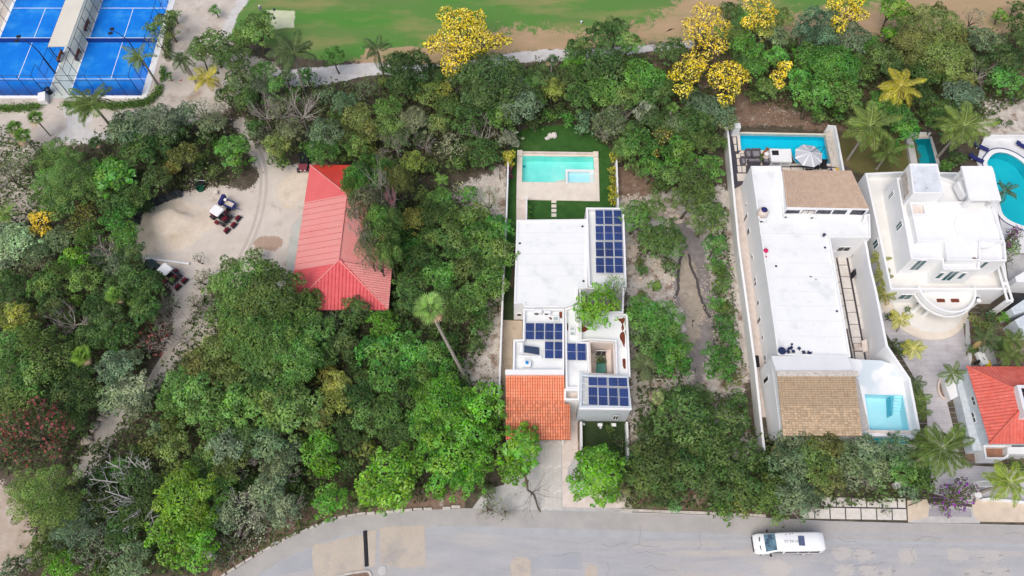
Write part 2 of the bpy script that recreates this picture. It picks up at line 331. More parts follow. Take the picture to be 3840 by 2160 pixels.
def flat(root, pts, z0, z1, par=.4, t=.2, wm=None, rm=None, roof='roof', wname='wall'):
    """flat roofed block: wall with parapet, and the roof sheet inside it"""
    _n[0] += 1; p = inset(pts, .004 + .003 * (_n[0] % 9)); q = inset(p, t); n = len(p); mb = MB(); zt = z1 + par
    mb.prism(p, z0, zt, top=False)
    mb.add([(a.x, a.y, zt) for a in p] + [(a.x, a.y, zt) for a in q], [(i, (i + 1) % n, n + (i + 1) % n, n + i) for i in range(n)])
    mb.add([(a.x, a.y, zt) for a in q] + [(a.x, a.y, z1) for a in q], [(i, (i + 1) % n, n + (i + 1) % n, n + i) for i in range(n)])
    w = mb.build(wname, wm or white, root)
    r_ = MB().poly([(a.x, a.y, z1 + .002 * (_n[0] % 5)) for a in q]).build(roof, rm or roofw, root)
    return w, r_
def hit(u, v, A, B):
    d = ray(u, v); n = Vector((B.y - A.y, A.x - B.x, 0)); t = (Vector((A.x, A.y, 0)) - Vector((0, 0, CAM_H))).dot(n) / d.dot(n)
    return Vector((0, 0, CAM_H)) + d * t
def window(root, A, B, f, px, gm=None, nb=1, fm=None, side=1, depth=.05):
    """window on the wall line A-B, seen at four photo points (TL TR BR BL); panes are sub-parts"""
    ax = (Vector((B.x, B.y, 0)) - Vector((A.x, A.y, 0))).normalized(); nr = Vector((ax.y, -ax.x, 0)) * side; h = []
    for x, y in px:
        g = f(x, y, 0); uu, vv, _ = proj(g); h.append(hit(uu, vv, A, B))
    s = sorted((p - Vector((A.x, A.y, p.z))).dot(ax) for p in h); zz = sorted(p.z for p in h)
    s0, s1, z0, z1 = (s[0] + s[1]) / 2, (s[2] + s[3]) / 2, (zz[0] + zz[1]) / 2, (zz[2] + zz[3]) / 2
    if s1 - s0 < .5: s0, s1 = (s0 + s1) / 2 - .3, (s0 + s1) / 2 + .3
    if z1 - z0 < .5: z0, z1 = (z0 + z1) / 2 - .3, (z0 + z1) / 2 + .3
    base = Vector((A.x, A.y, 0))
    P = lambda a, z, d: base + ax * a + nr * d + Vector((0, 0, z))
    def bar(mb, a0, a1, y0, y1, d0, d1):
        vs = [P(a0, y0, d0), P(a1, y0, d0), P(a1, y1, d0), P(a0, y1, d0), P(a0, y0, d1), P(a1, y0, d1), P(a1, y1, d1), P(a0, y1, d1)]
        mb.add(vs, [(0, 3, 2, 1), (4, 5, 6, 7), (0, 1, 5, 4), (1, 2, 6, 5), (2, 3, 7, 6), (3, 0, 4, 7)])
    w = .06; mb = MB(); bar(mb, s0, s1, z1 - w, z1, -.02, depth); bar(mb, s0, s1, z0, z0 + w, -.02, depth)
    for k in range(nb + 1):
        a = s0 + (s1 - s0 - w) * k / nb; bar(mb, a, a + w, z0 + w, z1 - w, -.02, depth - .004)
    fo = mb.build('window', fm or white, root)
    for k in range(nb):
        a0 = s0 + w + (s1 - s0 - w) * k / nb; a1 = s0 + (s1 - s0 - w) * (k + 1) / nb
        MB().add([P(a0, z0 + w, .012), P(a1, z0 + w, .012), P(a1, z1 - w, .012), P(a0, z1 - w, .012)], [(0, 1, 2, 3)]).build('pane', gm or glassd, fo)
    return fo
def copy_tree(o, parent=None, loc=None, rz=None, label=None, scale=None):
    c = o.copy(); COL.objects.link(c); c.parent = parent
    if loc is not None: c.location = loc
    if rz is not None: c.rotation_euler = (0, 0, rz)
    if scale is not None: c.scale = scale
    if label: c['label'] = label
    for ch in KIDS.get(o.name, []): copy_tree(ch, c)
    return c
KIDS = {}
def index_kids():
    KIDS.clear()
    for o in bpy.data.objects:
        if o.parent: KIDS.setdefault(o.parent.name, []).append(o)
# ------------------------------------------------------------------ pools (outlines first: the ground has openings for them)
t4 = fr(2880, 0, 2.0125); F7 = fr(3560, 460, 2.8964)
rim1 = L(c2, [(265, 120), (982, 126), (988, 388), (262, 381)], .12)
rim2 = L(R3, [(232, 185), (1255, 205), (1312, 547), (905, 541), (872, 500), (850, 440), (838, 380), (585, 366), (500, 391), (250, 386)], .45)
rim3 = L(t4, [(1095, 1050), (1222, 1046), (1275, 1250), (1132, 1250)], .5)
rim4 = smooth_poly(L(F7, [(412, 425), (470, 347), (545, 322), (640, 338), (740, 388), (835, 480), (1000, 800), (940, 1190), (830, 1130), (700, 1082), (600, 1015), (555, 910), (505, 620), (470, 490), (425, 470)], .2), 3)
def flat2(p): return [Vector((q.x, q.y, 0)) for q in p]
g0 = [Vector((-420, -260, 0)), Vector((420, -260, 0)), Vector((420, 700, 0)), Vector((-420, 700, 0))]
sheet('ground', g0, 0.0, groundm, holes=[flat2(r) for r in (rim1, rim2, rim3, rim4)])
# golf course, paths, sand and tracks (overview coordinates)
def OP(*a): return [O(x, y) for x, y in a]
sheet('fairway', OP((572, 80), (585, 45), (610, 15), (640, -40), (700, -200), (2900, -200), (2760, 60), (2480, 56), (2200, 62), (1990, 82), (1745, 98), (1640, 106), (1420, 122), (1290, 130), (1110, 145), (1000, 148), (900, 153), (800, 150), (715, 134), (650, 110), (600, 92)), .004, fairm, 4)
soft_sheet('dry_fairway_edge', OP((900, 148), (1000, 140), (1110, 120), (1240, 88), (1330, 78), (1430, 84), (1520, 88), (1600, 72), (1680, 34), (1720, 0), (1790, -60), (1900, -70), (1830, 40), (1760, 92), (1640, 110), (1420, 126), (1290, 134), (1110, 149), (1000, 152)), .008, dryfm, 4, .25, w=5.0)
soft_sheet('dry_fairway_edge', OP((1960, 75), (2010, 40), (2180, 25), (2230, 12), (2290, -30), (2420, -60), (2780, -80), (2800, 75), (2480, 85), (2200, 95), (2010, 96)), .008, dryfm, 4, .25, w=5.0)
soft_sheet('sand_bunker_edge', OP((560, 95), (566, 60), (585, 25), (612, -20), (640, -20), (612, 18), (592, 50), (583, 86)), .012, cartm, 3, .1, w=0.5)
soft_sheet('tee_mat', OP((672, 26), (742, 27), (738, 70), (690, 72), (664, 60)), .012, teem, 0, 0, w=.4)
soft_sheet('cart_path', OP((560, 205), (640, 200), (700, 178), (790, 172), (900, 160), (950, 158), (1050, 165), (1150, 160), (1290, 133), (1420, 125), (1640, 114), (1735, 103), (1740, 118), (1640, 128), (1425, 150), (1300, 158), (1160, 186), (1050, 196), (950, 186), (880, 200), (800, 215), (700, 216), (600, 225)), .012, cartm, 3, .08, w=0.5)
soft_sheet('sand', OP((-120, -120), (640, -150), (600, 10), (570, 60), (575, 110), (650, 150), (700, 175), (720, 240), (690, 280), (640, 250), (590, 240), (560, 290), (480, 300), (390, 290), (300, 310), (230, 360), (120, 372), (60, 420), (-20, 470), (-200, 470)), .004, sandm, 3, .25, w=1.6)
soft_sheet('sand', OP((-60, 560), (-40, 470), (30, 452), (120, 440), (160, 480), (100, 530), (40, 560)), .004, sandm, 3, .2, w=1.6)
soft_sheet('sand', OP((-80, 1240), (10, 1225), (50, 1265), (75, 1330), (105, 1355), (95, 1400), (60, 1430), (-90, 1440)), .004, trackm, 3, .15, w=1.6)
sheet('footpath', OP((165, 240), (230, 240), (232, 300), (225, 330), (300, 335), (230, 362), (140, 352), (170, 320), (160, 285)), .008, cartm, 2, .05)
soft_sheet('pale_yard', OP((345, 560), (372, 520), (430, 492), (500, 482), (560, 470), (630, 478), (660, 440), (636, 398), (610, 345), (590, 310), (612, 300), (650, 340), (680, 390), (720, 420), (785, 415), (772, 520), (750, 680), (720, 720), (640, 720), (540, 700), (545, 790), (520, 860), (450, 900), (420, 950), (360, 1010), (330, 1060), (280, 1110), (255, 1150), (225, 1205), (190, 1195), (215, 1140), (250, 1080), (270, 1040), (330, 1000), (390, 930), (430, 850), (440, 760), (420, 700), (365, 660), (345, 610)), .006, sandy, 4, .15, w=1.4)
soft_sheet('cream_sand', OP((700, 470), (735, 438), (782, 432), (772, 480), (730, 520), (706, 505)), .010, heapm, 3, .1, w=1.2)
soft_sheet('damp_patch', OP((640, 610), (660, 596), (690, 596), (708, 606), (700, 624), (672, 630), (648, 626)), .010, mat('damp_sand', lin(186, 160, 140), lin(172, 150, 132), 2, .95), 3, .05, w=0.6)
soft_sheet('concrete_apron', OP((745, 560), (768, 530), (778, 470), (782, 430), (792, 440), (765, 700), (735, 690), (722, 640)), .012, mat('pale_green_grey_concrete', lin(202, 202, 194), lin(186, 188, 180), .5, .9), 2, .05, w=1.0)
# heap of cream sand in the yard, with the dark cloth behind it
def mound():
    c = O(430, 566); n = 34; rings = 12; vs = [Vector((c.x, c.y, 1.05))]; fs = []
    prof = [1 - .5 * (k / rings) ** 2 * 2 if k / rings < .5 else 2 * .5 * (1 - k / rings) ** 2 * 2 for k in range(rings + 1)]
    for k in range(1, rings + 1):
        for j in range(n):
            a = 2 * math.pi * j / n; r = (4.7 + .5 * math.sin(3 * a + 1) + .3 * math.sin(5 * a)) * k / rings
            vs.append(Vector((c.x + r * math.cos(a) * 1.12, c.y + r * math.sin(a) * .92, max(0.0, 1.05 * prof[k] + random.uniform(-.03, .03)) if k < rings else -.02)))
    fs = [(0, 1 + j, 1 + (j + 1) % n) for j in range(n)]
    for k in range(rings - 1):
        fs += [(1 + k * n + j, 1 + (k + 1) * n + j, 1 + (k + 1) * n + (j + 1) % n, 1 + k * n + (j + 1) % n) for j in range(n)]
    o = MB().add(vs, fs, 0, True).build('sand_heap', heapm)
    tag(o, 'low heap of cream sand spread across the pale yard', 'sand heap', kind='stuff')
mound()
def cloth(name, label, cat, line, w, h, m, sag=.12, group=None):
    vs = []; n = len(line); a, b = band(line, -w / 2, w / 2); rows = 5
    for i in range(n):
        for k in range(rows):
            t = k / (rows - 1); p = a[i].lerp(b[i], t); vs.append((p.x + random.uniform(-.08, .08), p.y + random.uniform(-.08, .08), .06 + h * (1 - abs(2 * t - 1)) + random.uniform(0, sag)))
    fs = [(i * rows + k, i * rows + k + 1, (i + 1) * rows + k + 1, (i + 1) * rows + k) for i in range(n - 1) for k in range(rows - 1)]
    return tag(MB().add(vs, fs, 0, False).build(name, m), label, cat, group)
cloth('geotextile_cloth', 'crumpled dark grey cloth lining the upper left edge of the sand heap', 'ground cloth', smooth_poly(L(Y7, [(20, 720), (40, 620), (90, 550), (190, 490), (300, 440), (420, 390), (540, 360)]), 4, 0, False), 1.4, .5, tarpd, .3)
# mud track on the vacant plot right of the solar house
soft_sheet('rubble_ground', [m3(x, y) for x, y in ((800, 20), (1080, 10), (1500, -20), (1640, 0), (1700, 400), (1760, 800), (1800, 1330), (1700, 1700), (1850, 2000), (1040, 2040), (900, 1900), (905, 1560), (890, 900), (850, 380), (800, 180))], .004, rubblem, 2, .1, w=1.6)
soft_sheet('mud_track', L(m3, [(1195, 190), (1260, 200), (1330, 260), (1420, 330), (1450, 420), (1470, 560), (1500, 720), (1520, 950), (1540, 1130), (1500, 1210), (1450, 1270), (1430, 1420), (1440, 1560), (1370, 1560), (1370, 1400), (1350, 1270), (1280, 1190), (1275, 1090), (1310, 1010), (1290, 900), (1225, 810), (1230, 640), (1270, 470), (1270, 330), (1230, 260)]), .010, mudm, 4, .12, w=1.2)
soft_sheet('dry_mud', L(m3, [(1290, 470), (1335, 470), (1375, 570), (1410, 720), (1450, 880), (1450, 960), (1390, 1000), (1420, 1080), (1380, 1140), (1330, 1200), (1290, 1160), (1290, 1090), (1330, 1010), (1310, 910), (1265, 810), (1255, 640)]), .014, tanm, 4, .12, w=1.0)
for ln in ([(1335, 470), (1350, 560), (1395, 660), (1410, 740), (1440, 840), (1465, 900), (1500, 950)], [(1290, 460), (1262, 540), (1255, 640), (1250, 750), (1225, 800)]):
    a, b = band(smooth_poly(L(m3, ln), 5, .06, False), -.17, .17)
    o = strip(MB(), a, b, .018).build('wheel_rut', mat('wet_rut', lin(92, 86, 86), lin(74, 69, 70), 2, .7)); o['kind'] = 'structure'
soft_sheet('litter_ground', OP((1640, 130), (1740, 110), (1990, 100), (2200, 95), (2700, 95), (2700, 345), (2480, 335), (2290, 340), (2130, 338), (2080, 326), (1850, 316), (1780, 380), (1690, 300)), .004, litterm, 3, .2, w=1.6)
soft_sheet('sandy_clearing', OP((2485, 260), (2700, 250), (2700, 342), (2480, 335), (2470, 310)), .008, rubblem, 3, .15, w=1.0)
soft_sheet('litter_ground', [m3(x, y) for x, y in ((800, -180), (1000, -170), (1080, -60), (1020, 30), (820, 20))], .008, litterm, 3, .1, w=1.6)
soft_sheet('rubble_ground', [m3(x, y) for x, y in ((-420, -20), (-160, -130), (-60, -170), (-60, 200), (-340, 160))], .004, rubblem, 3, .2, w=1.6)
soft_sheet('rubble_ground', [m3(x, y) for x, y in ((-170, 820), (-60, 800), (-70, 1450), (-420, 1450), (-260, 1130))], .004, rubblem, 3, .2, w=1.6)
# road, gutters and patches
kerb_px = [(60, 790), (180, 690), (350, 580), (500, 490), (650, 405), (800, 335), (950, 275), (1100, 225), (1250, 200), (1420, 188), (1600, 170), (1800, 155), (2000, 146), (2110, 141)]
kerb_l = smooth_poly(L(RD, kerb_px), 4, 0, False)
kerb_r = [O(1560, 1288), O(1660, 1291), O(1800, 1296), O(1925, 1302), O(2070, 1310), O(2290, 1316), O(2400, 1317), O(2580, 1321), O(2900, 1330)]
road = kerb_l + [O(1420, 1284), O(1500, 1287)] + kerb_r + [Vector((75, -60, 0)), Vector((-60, -60, 0)), Vector((-60, -6, 0))]
sheet('road', road, .016, roadm)
line = kerb_l + [O(1300, 1284), O(1420, 1287), O(1560, 1291), O(1800, 1299), O(2070, 1312), O(2290, 1318), O(2580, 1324)]
a, b = band(line, .0, 1.75); o = strip(MB(), a, b, .020).build('road_shoulder', shoulder); o['kind'] = 'structure'
a, b = band(line, 1.75, 2.55); o = strip(MB(), a, b, .020).build('road_gutter', gutter); o['kind'] = 'structure'
for k, (pts, mm) in enumerate((([(880, 445), (1080, 395), (1290, 345), (1300, 690), (895, 700)], roadt), ([(1325, 330), (1395, 322), (1385, 600), (1335, 620)], roadt), ([(1430, 300), (1600, 288), (1785, 285), (1795, 600), (1600, 620), (1425, 590)], roadt), ([(2480, 600), (2580, 545), (2640, 560), (2640, 720), (2500, 700)], roadt), ([(600, 590), (800, 500), (870, 470), (885, 620), (640, 680)], roadd))):
    soft_sheet('road_patch', L(RD, pts), .020 + .004 * (k % 2) + .004, mm, 0, 0, w=.35)
for k, pts in enumerate(([(0, 1330), (60, 1310), (120, 1320), (130, 1440), (0, 1460)], [(130, 1330), (240, 1280), (520, 1270), (530, 1400), (130, 1390)], [(560, 1380), (640, 1370), (640, 1440), (560, 1460)])):
    sheet('road_patch', L(b3, pts), .024, roadt if k != 1 else roadd, 3 if k != 1 else 0, .06)
for k, (x, y, w, h) in enumerate(((560, 1275, 150, 100), (730, 1290, 150, 80), (1060, 1300, 150, 110), (1420, 1290, 150, 100), (580, 1405, 140, 90), (760, 1410, 140, 80), (900, 1420, 120, 60), (1560, 1425, 150, 70), (1740, 1420, 160, 80), (60, 1400, 240, 130), (1680, 1300, 180, 90))):
    e = [b4(x + w / 2 * math.cos(q * math.pi / 5) * random.uniform(.94, 1.04), y + h / 2 * math.sin(q * math.pi / 5) * random.uniform(.94, 1.04)) for q in range(10)]
    soft_sheet('worn_road_patch', e, .020 + .004 * (k % 2), mat('worn_tan_%d' % k, lin(194, 189, 183), lin(188, 185, 183), .8, .95, .2, 14, .05), 3, 0, w=.8)
# kerb stones along the bend
kt = thing('kerb', 'chipped pale kerb stones round the bend of the road', 'kerb', kerb_l[20])
d = 0; acc = [0]
for i in range(1, len(kerb_l)): acc.append(acc[-1] + (kerb_l[i] - kerb_l[i - 1]).length)
def along(pl, acc, s):
    for i in range(1, len(pl)):
        if s <= acc[i]: return pl[i - 1].lerp(pl[i], (s - acc[i - 1]) / (acc[i] - acc[i - 1])), (pl[i] - pl[i - 1]).normalized()
    return pl[-1], (pl[-1] - pl[-2]).normalized()
ks = MB().box((0, 0, 0), (.94, .26, .22), 0, 0, .03); kme = None; s = .5
while s < acc[-1]:
    if not (23.5 < s < 25.5):
        p, t = along(kerb_l, acc, s); jj = Vector((random.uniform(-.04, .04), random.uniform(-.05, .05), 0))
        if kme is None:
            o = ks.build('kerb_stone', kerbm, None); kme = o.data; o.parent = kt
        else: o = link('kerb_stone', kme, kt)
        o.location = p + jj - wloc(kt) + Vector((0, 0, .07)) + Vector((-t.y, t.x, 0)) * .14; o.rotation_euler = (random.uniform(-.04, .04), 0, math.atan2(t.y, t.x) + random.uniform(-.05, .05)); o.scale = (random.uniform(.85, 1.02), random.uniform(.8, 1.1), 1)
    s += 1.0
sheet('verge', kerb_l + [b[1] for b in []] + [q + Vector((0, 2.4, 0)) for q in kerb_l[::-1]], .008, litterm)
wall_l = [O(1560, 1283), O(1660, 1287), O(1800, 1292), O(1925, 1298)]
o = wall(None, 'stone_edging', wall_l, 0, .22, .25, stonew); tag(o, 'low rough stone edging under the dark trees beside the road', 'edging')
sheet('verge', [O(1555, 1230), O(1935, 1240), O(1925, 1296), O(1560, 1282)], .008, litterm)
# paved strip by the road on the right
pv = thing('pavement', 'white slab pavement with dark joints beside the road', 'pavement', b4(700, 980))
pv['kind'] = 'structure'; del pv['category']; del pv['label']
MB().poly(L(b4, [(330, 858), (760, 864), (1030, 870), (1040, 1022), (300, 1012)], .02)).build('joint_bed', darkj, pv)
pvf = fr(2880, 1440, 2.0125); sl_me = None
def slab(f, q, z, par, name='slab', m=None, th=.05):
    p = [f(x, y, z) for x, y in q]; c = sum(p, Vector()) / 4
    mb = MB().prism(p, z - th, z); o = mb.build(name, m or slabm, par); return o
for r, (y0, y1, xs) in enumerate(((858, 926, [395, 512, 628, 742, 858, 974, 1040]), (937, 1020, [240, 350, 466, 583, 700, 818, 935, 1047]))):
    for i in range(len(xs) - 1):
        x0, x1 = xs[i] + 5, xs[i + 1] - 4
        if r == 0 and i % 2: pass
        w = (x1 - x0)
        slab(pvf, [(x0, y0 + (x0 - 600) * .018), (x1, y0 + (x1 - 600) * .018), (x1 + 4, y1 + (x1 - 600) * .018), (x0 + 4, y1 + (x0 - 600) * .018)], .07, pv)
sheet('concrete_ramp', L(b4, [(1050, 905), (1210, 905), (1560, 930), (1600, 1052), (1200, 1050), (1058, 1046)]), .024, concr)
sheet('grey_paver_apron', L(b4, [(1215, 935), (1530, 945), (1540, 1005), (1210, 1000)]), .028, mat('grey_pavers', lin(176, 172, 178), lin(160, 156, 162), 4, .9, .3, 12, .08))
sheet('beige_verge', L(b4, [(1050, 880), (1200, 870), (1215, 930), (1205, 1005), (1055, 1040)]), .028, mat('beige_paving', lin(222, 206, 186), lin(208, 192, 172), .9, .9, .1, 10, .05))
sheet('beige_verge', L(b4, [(1535, 900), (1600, 870), (1990, 890), (1990, 1045), (1600, 1040), (1555, 1000)]), .028, MATS['beige_paving'])
o = wall(None, 'low_wall', L(b4, [(1600, 880), (1650, 872), (1990, 905)]), 0, .45, .25, white); tag(o, 'low white wall under the yellow green palm by the right hand kerb', 'wall')
# driveway of the solar house
sheet('driveway', L(b3, [(-200, 800), (-60, 760), (60, 420), (500, 300), (500, 640), (900, 830), (905, 990), (430, 985), (200, 980), (-40, 965), (-300, 940)]), .010, concr, 0)
sheet('side_path', L(b3, [(375, 200), (500, 100), (500, 500), (420, 640), (420, 800), (900, 870), (890, 935), (560, 932), (380, 930)]), .014, MATS['pale_pink_stone'])
dw = thing('driveway_paving', 'pale square driveway pavers', 'paving', b3(300, 700)); dw['kind'] = 'structure'; del dw['category']; del dw['label']
paverm = mat('driveway_paver', lin(216, 212, 206), lin(204, 199, 193), 1.5, .9, .15, 12, .05)
A_, B_, C_ = b3(215, 430, 0), b3(372, 430, 0), b3(372, 955, 0)
ux = (B_ - A_); uy = (C_ - B_); nx, ny = 5, 20
for i in range(nx):
    for j in range(ny):
        x0, x1, y0, y1 = (i + .03) / nx, (i + .97) / nx, (j + .03 + (.5 if i % 2 else 0)) / ny, (j + .97 + (.5 if i % 2 else 0)) / ny
        if y1 > 1.01: continue
        q = [B_ - ux * (1 - x) + uy * y for x, y in ((x0, y0), (x1, y0), (x1, y1), (x0, y1))]
        MB().prism(q, .0, .03 + random.uniform(0, .006)).build('paver', paverm if (i * 7 + j) % 7 else slabm, dw)
# speed bump, manhole, traffic island
p0, p1 = RD(1308, 322), RD(1322, 612)
sb = thing('speed_bump', 'black rubber speed bump strip lying across the road bend', 'speed bump', (p0 + p1) / 2)
dv = (p1 - p0); nseg = 9
for i in range(nseg):
    a = p0 + dv * (i / nseg); b = p0 + dv * ((i + .985) / nseg); w = Vector((dv.y, -dv.x, 0)).normalized()
    mb = MB(); prof = [(-.22, .026), (-.15, .07), (0, .085), (.15, .07), (.22, .026)]
    mb.add([a + w * x + Vector((0, 0, z)) for x, z in prof] + [b + w * x + Vector((0, 0, z)) for x, z in prof], [(k, k + 1, k + 6, k + 5) for k in range(4)] + [(0, 5, 9, 4)[::1]])
    mb.build('end_section' if i in (0, nseg - 1) else 'section', blackm, sb)
c = RD(1447, 640); mh = thing('manhole_cover', 'round grey manhole cover in the road near the speed bump', 'manhole', c)
MB().lathe(c, [(.46, .02), (.46, .034), (.40, .034)], 20).build('frame', concr, mh); MB().lathe(c, [(.39, .02), (.39, .032), (.02, .034)], 20).build('cover', mat('cast_iron', lin(150, 148, 146), lin(128, 126, 124), 14, .7, .4, 20), mh)
isl = thing('traffic_island', 'stone kerbed traffic island with weeds at the foot of the speed bump', 'traffic island', RD(1250, 670))
ip = L(RD, [(1050, 690), (1180, 660), (1310, 640), (1345, 645), (1365, 680), (1340, 760), (1000, 800)])
MB().prism(ip, .0, .14).build('kerb', kerbm, isl); MB().poly([(p.x, p.y, .15) for p in inset(ip, .22)]).build('soil', litterm, isl)
# lawns
plotw = L(c2, [(125, 30), (1215, 20), (1225, 640), (1290, 640), (900, 640), (890, 760), (300, 760), (200, 900), (185, 1450), (110, 1450), (110, 690)])
deck1 = L(c2, [(214, 62), (268, 60), (268, 75), (975, 85), (978, 73), (1030, 75), (1043, 573), (312, 560), (205, 552)], .12)
sheet('lawn', OP((1290, 330), (1350, 318), (1440, 312), (1490, 330), (1530, 370), (1553, 395), (1556, 520), (1572, 560), (1300, 560), (1285, 700), (1265, 800), (1264, 700), (1275, 420)), .008, lawnm, 0, 0, holes=[flat2(rim1)])
sheet('front_lawn', L(b3, [(532, 285), (870, 285), (880, 640), (530, 640)]), .010, lawnd)  # front lawn in the darker grass
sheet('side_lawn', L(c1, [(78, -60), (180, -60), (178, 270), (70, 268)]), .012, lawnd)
soft_sheet('dry_lawn', OP((2120, 330), (2290, 340), (2300, 440), (2180, 440), (2120, 400)), .008, drylawn, 2, .1, w=1.0)

# cracks and tyre lines on the road, wheel tracks in the yard
def thin_line(name, pts, w, z, m, jit):
    p = smooth_poly(pts, 6, jit, False); a, b = band(p, -w / 2, w / 2); o = strip(MB(), a, b, z).build(name, m); o['kind'] = 'structure'
crackm = mat('road_crack', lin(150, 148, 148), lin(132, 130, 130), 3, .95); tyrem = mat('tyre_dust', lin(173, 172, 175), lin(180, 179, 181), .7, .95, .0, 9, .1)
for k in range(16):
    x, y = random.uniform(1300, 2560), random.uniform(1335, 1445); pts = [O(x + i * random.uniform(14, 30), y + random.uniform(-7, 7)) for i in range(4)] if k % 3 else [O(x + random.uniform(-8, 8), y - 22 + i * 16) for i in range(4)]
    thin_line('road_crack', pts, .035, .030, crackm, .05)
for y in (1352, 1378, 1404): thin_line('tyre_line', [O(1290 + i * 130, y + 6 * math.sin(i * .7)) for i in range(11)], .35, .0205, tyrem, .05)
ytm = mat('yard_tyre_track', lin(198, 188, 178), lin(188, 178, 167), .8, .95, .3, 7, .1)
for d in (-7, 7):
    thin_line('yard_track', [O(618 + d, 335), O(645 + d, 375), O(662 + d, 430), O(660 + d, 500), O(640 + d, 580), O(600 + d, 660), O(560 + d, 700), O(500 + d, 800)], .4, .0085, ytm, .01)
    thin_line('yard_track', [O(350, 1010 + d), O(400, 920 + d), O(470, 820 + d), O(520, 740 + d)], .4, .0085, ytm, .01)
# ------------------------------------------------------------------ pools
def pool(name, label, rim, z, depth, bm, wz=.08, cop=.35, cm=None, floor2=None):
    t = thing(name, label, 'swimming pool', sum(rim, Vector()) / len(rim))
    p = ccw(rim); n = len(p); mb = MB()
    mb.add([(a.x, a.y, z) for a in p] + [(a.x, a.y, z - depth) for a in p], [(i, n + i, n + (i + 1) % n, (i + 1) % n)[::-1] for i in range(n)])
    mb.poly([(a.x, a.y, z - depth) for a in p]); mb.build('basin', bm, t)
    MB().poly([(a.x, a.y, z - wz) for a in inset(p, -.004)]).build('water', waterm, t)
    if cop:
        q = inset(p, -cop); c = MB().add([(a.x, a.y, z + .02) for a in p] + [(a.x, a.y, z + .02) for a in q] + [(a.x, a.y, z - .2) for a in p] + [(a.x, a.y, z - .2) for a in q],
            [(i, n + i, n + (i + 1) % n, (i + 1) % n)[::-1] for i in range(n)] + [(i, (i + 1) % n, 2 * n + (i + 1) % n, 2 * n + i)[::-1] for i in range(n)] + [(n + i, 3 * n + i, 3 * n + (i + 1) % n, n + (i + 1) % n)[::-1] for i in range(n)])
        c.build('coping', cm or cream, t)
    return t
# ------------------------------------------------------------------ HOUSE 1: the white solar house in the middle
h1 = thing('solar_house', 'white flat roofed house with solar panels and an orange tiled carport', 'house', S_(2130, 1250))
pl1 = pool('swimming_pool', 'turquoise pool with a corner spa behind the white solar house', rim1, .12, 1.25, basin1, .06, 0)
hole = flat2(rim1)
MB().poly([(p.x, p.y, .12) for p in deck1], 0, [[(p.x, p.y, .12) for p in hole]]).build('deck', cream, pl1)
dk = ccw(deck1); n = len(dk); MB().add([(a.x, a.y, 0) for a in dk] + [(a.x, a.y, .12) for a in dk], [(i, (i + 1) % n, n + (i + 1) % n, n + i) for i in range(n)]).build('deck_edge', cream, pl1)
MB().prism(L(c2, [(700, 252), (986, 256), (988, 276), (722, 272), (722, 392), (700, 392)], .25), -.9, .2).build('spa_wall', white, pl1)
MB().prism(L(c2, [(722, 272), (986, 276), (988, 388), (722, 388)], .1), -1.1, -.28).build('spa_floor', basin3, pl1)
MB().prism(L(c2, [(942, 276), (984, 277), (986, 386), (944, 386)], .1), -.27, -.03).build('bench', white, pl1)
st = L(c2, [(590, 384), (600, 372), (630, 362), (660, 356), (698, 354), (698, 386)], .1); MB().prism(st, -1.1, -.02).build('step', cream, pl1)
MB().prism(L(c2, [(272, 160), (299, 160), (299, 182), (272, 182)], .1), -1.125, -1.10).build('drain_cover', basin4, pl1)
MB().prism(L(c2, [(268, 108), (976, 116), (976, 126), (268, 120)], .12), 0, .16).build('infinity_lip', cream, pl1)
MB().prism(L(c2, [(214, 60), (266, 58), (266, 118), (212, 116)], .5), 0, .5).build('pillar', cream, pl1); MB().prism(L(c2, [(977, 73), (1029, 75), (1031, 122), (979, 120)], .5), 0, .5).build('pillar', cream, pl1)
MB().prism(L(c2, [(266, 70), (977, 80), (977, 96), (266, 86)], .45), 0, .4).build('catch_wall', pinkst, pl1)
sheet('patio', L(c2, [(205, 552), (312, 560), (300, 770), (204, 860)]), .05, pinkst)
MB().prism(L(c2, [(302, 530), (316, 530), (313, 765), (299, 765)], 1.2), 0, 1.3).build('garden_wall', white, h1)
ss = thing('stepping_stones', 'four square stepping stones crossing the lawn between pool and house', 'stepping stones', c2(583, 650))
for y0, y1 in ((562, 594), (609, 640), (654, 687), (700, 734)): MB().prism(L(c2, [(558, y0), (608, y0 + 1), (607, y1), (557, y1)]), 0, .05).build('stone', cream, ss)
flat(h1, [S_(1937, 824, 4.5), S_(2204, 821, 4.5), S_(2204, 1082, 4.5), S_(2169, 1082, 4.5), S_(2168, 1138, 4.5), S_(2117, 1152, 4.5), S_(1964, 1152, 4.5), S_(1963, 1138, 4.5), S_(1927, 1138, 4.5)], 0, 4.36, .14, .22)
flat(h1, [S_(2197, 779, 4.5), S_(2340, 780, 4.5), S_(2350, 1077, 4.5), S_(2206, 1077, 4.5)], 0, 3.85, .72, .22)
flat(h1, L(m3, [(505, 718), (850, 714), (843, 912), (511, 914)], 4.3), .0, .06, 4.2, .2, rm=litterm, roof='planted_court')
flat(h1, L(c1, [(843, 202), (1326, 202), (1342, 500), (1356, 842), (1204, 842), (1196, 486), (944, 470), (843, 482)], 4.2), 0, 3.5, .65, .2)
flat(h1, L(c1, [(928, 472), (1195, 490), (1208, 835), (940, 818)], 4.2), 0, 1.0, 3.25, .2, rm=cream, roof='court_floor', wm=pinkst)
flat(h1, L(c1, [(272, 152), (690, 152), (690, 800), (165, 783), (172, 464), (266, 460)], 4.3), 0, 3.8, .5, .22)
flat(h1, L(c1, [(690, 150), (845, 105), (845, 482), (932, 484), (944, 812), (846, 814), (842, 958), (700, 958)], 4.25), 0, 3.7, .5, .2)
flat(h1, L(c1, [(684, 956), (846, 956), (842, 1078), (684, 1076)], 3.9), 0, 2.9, 1.0, .2, rm=pinkst)
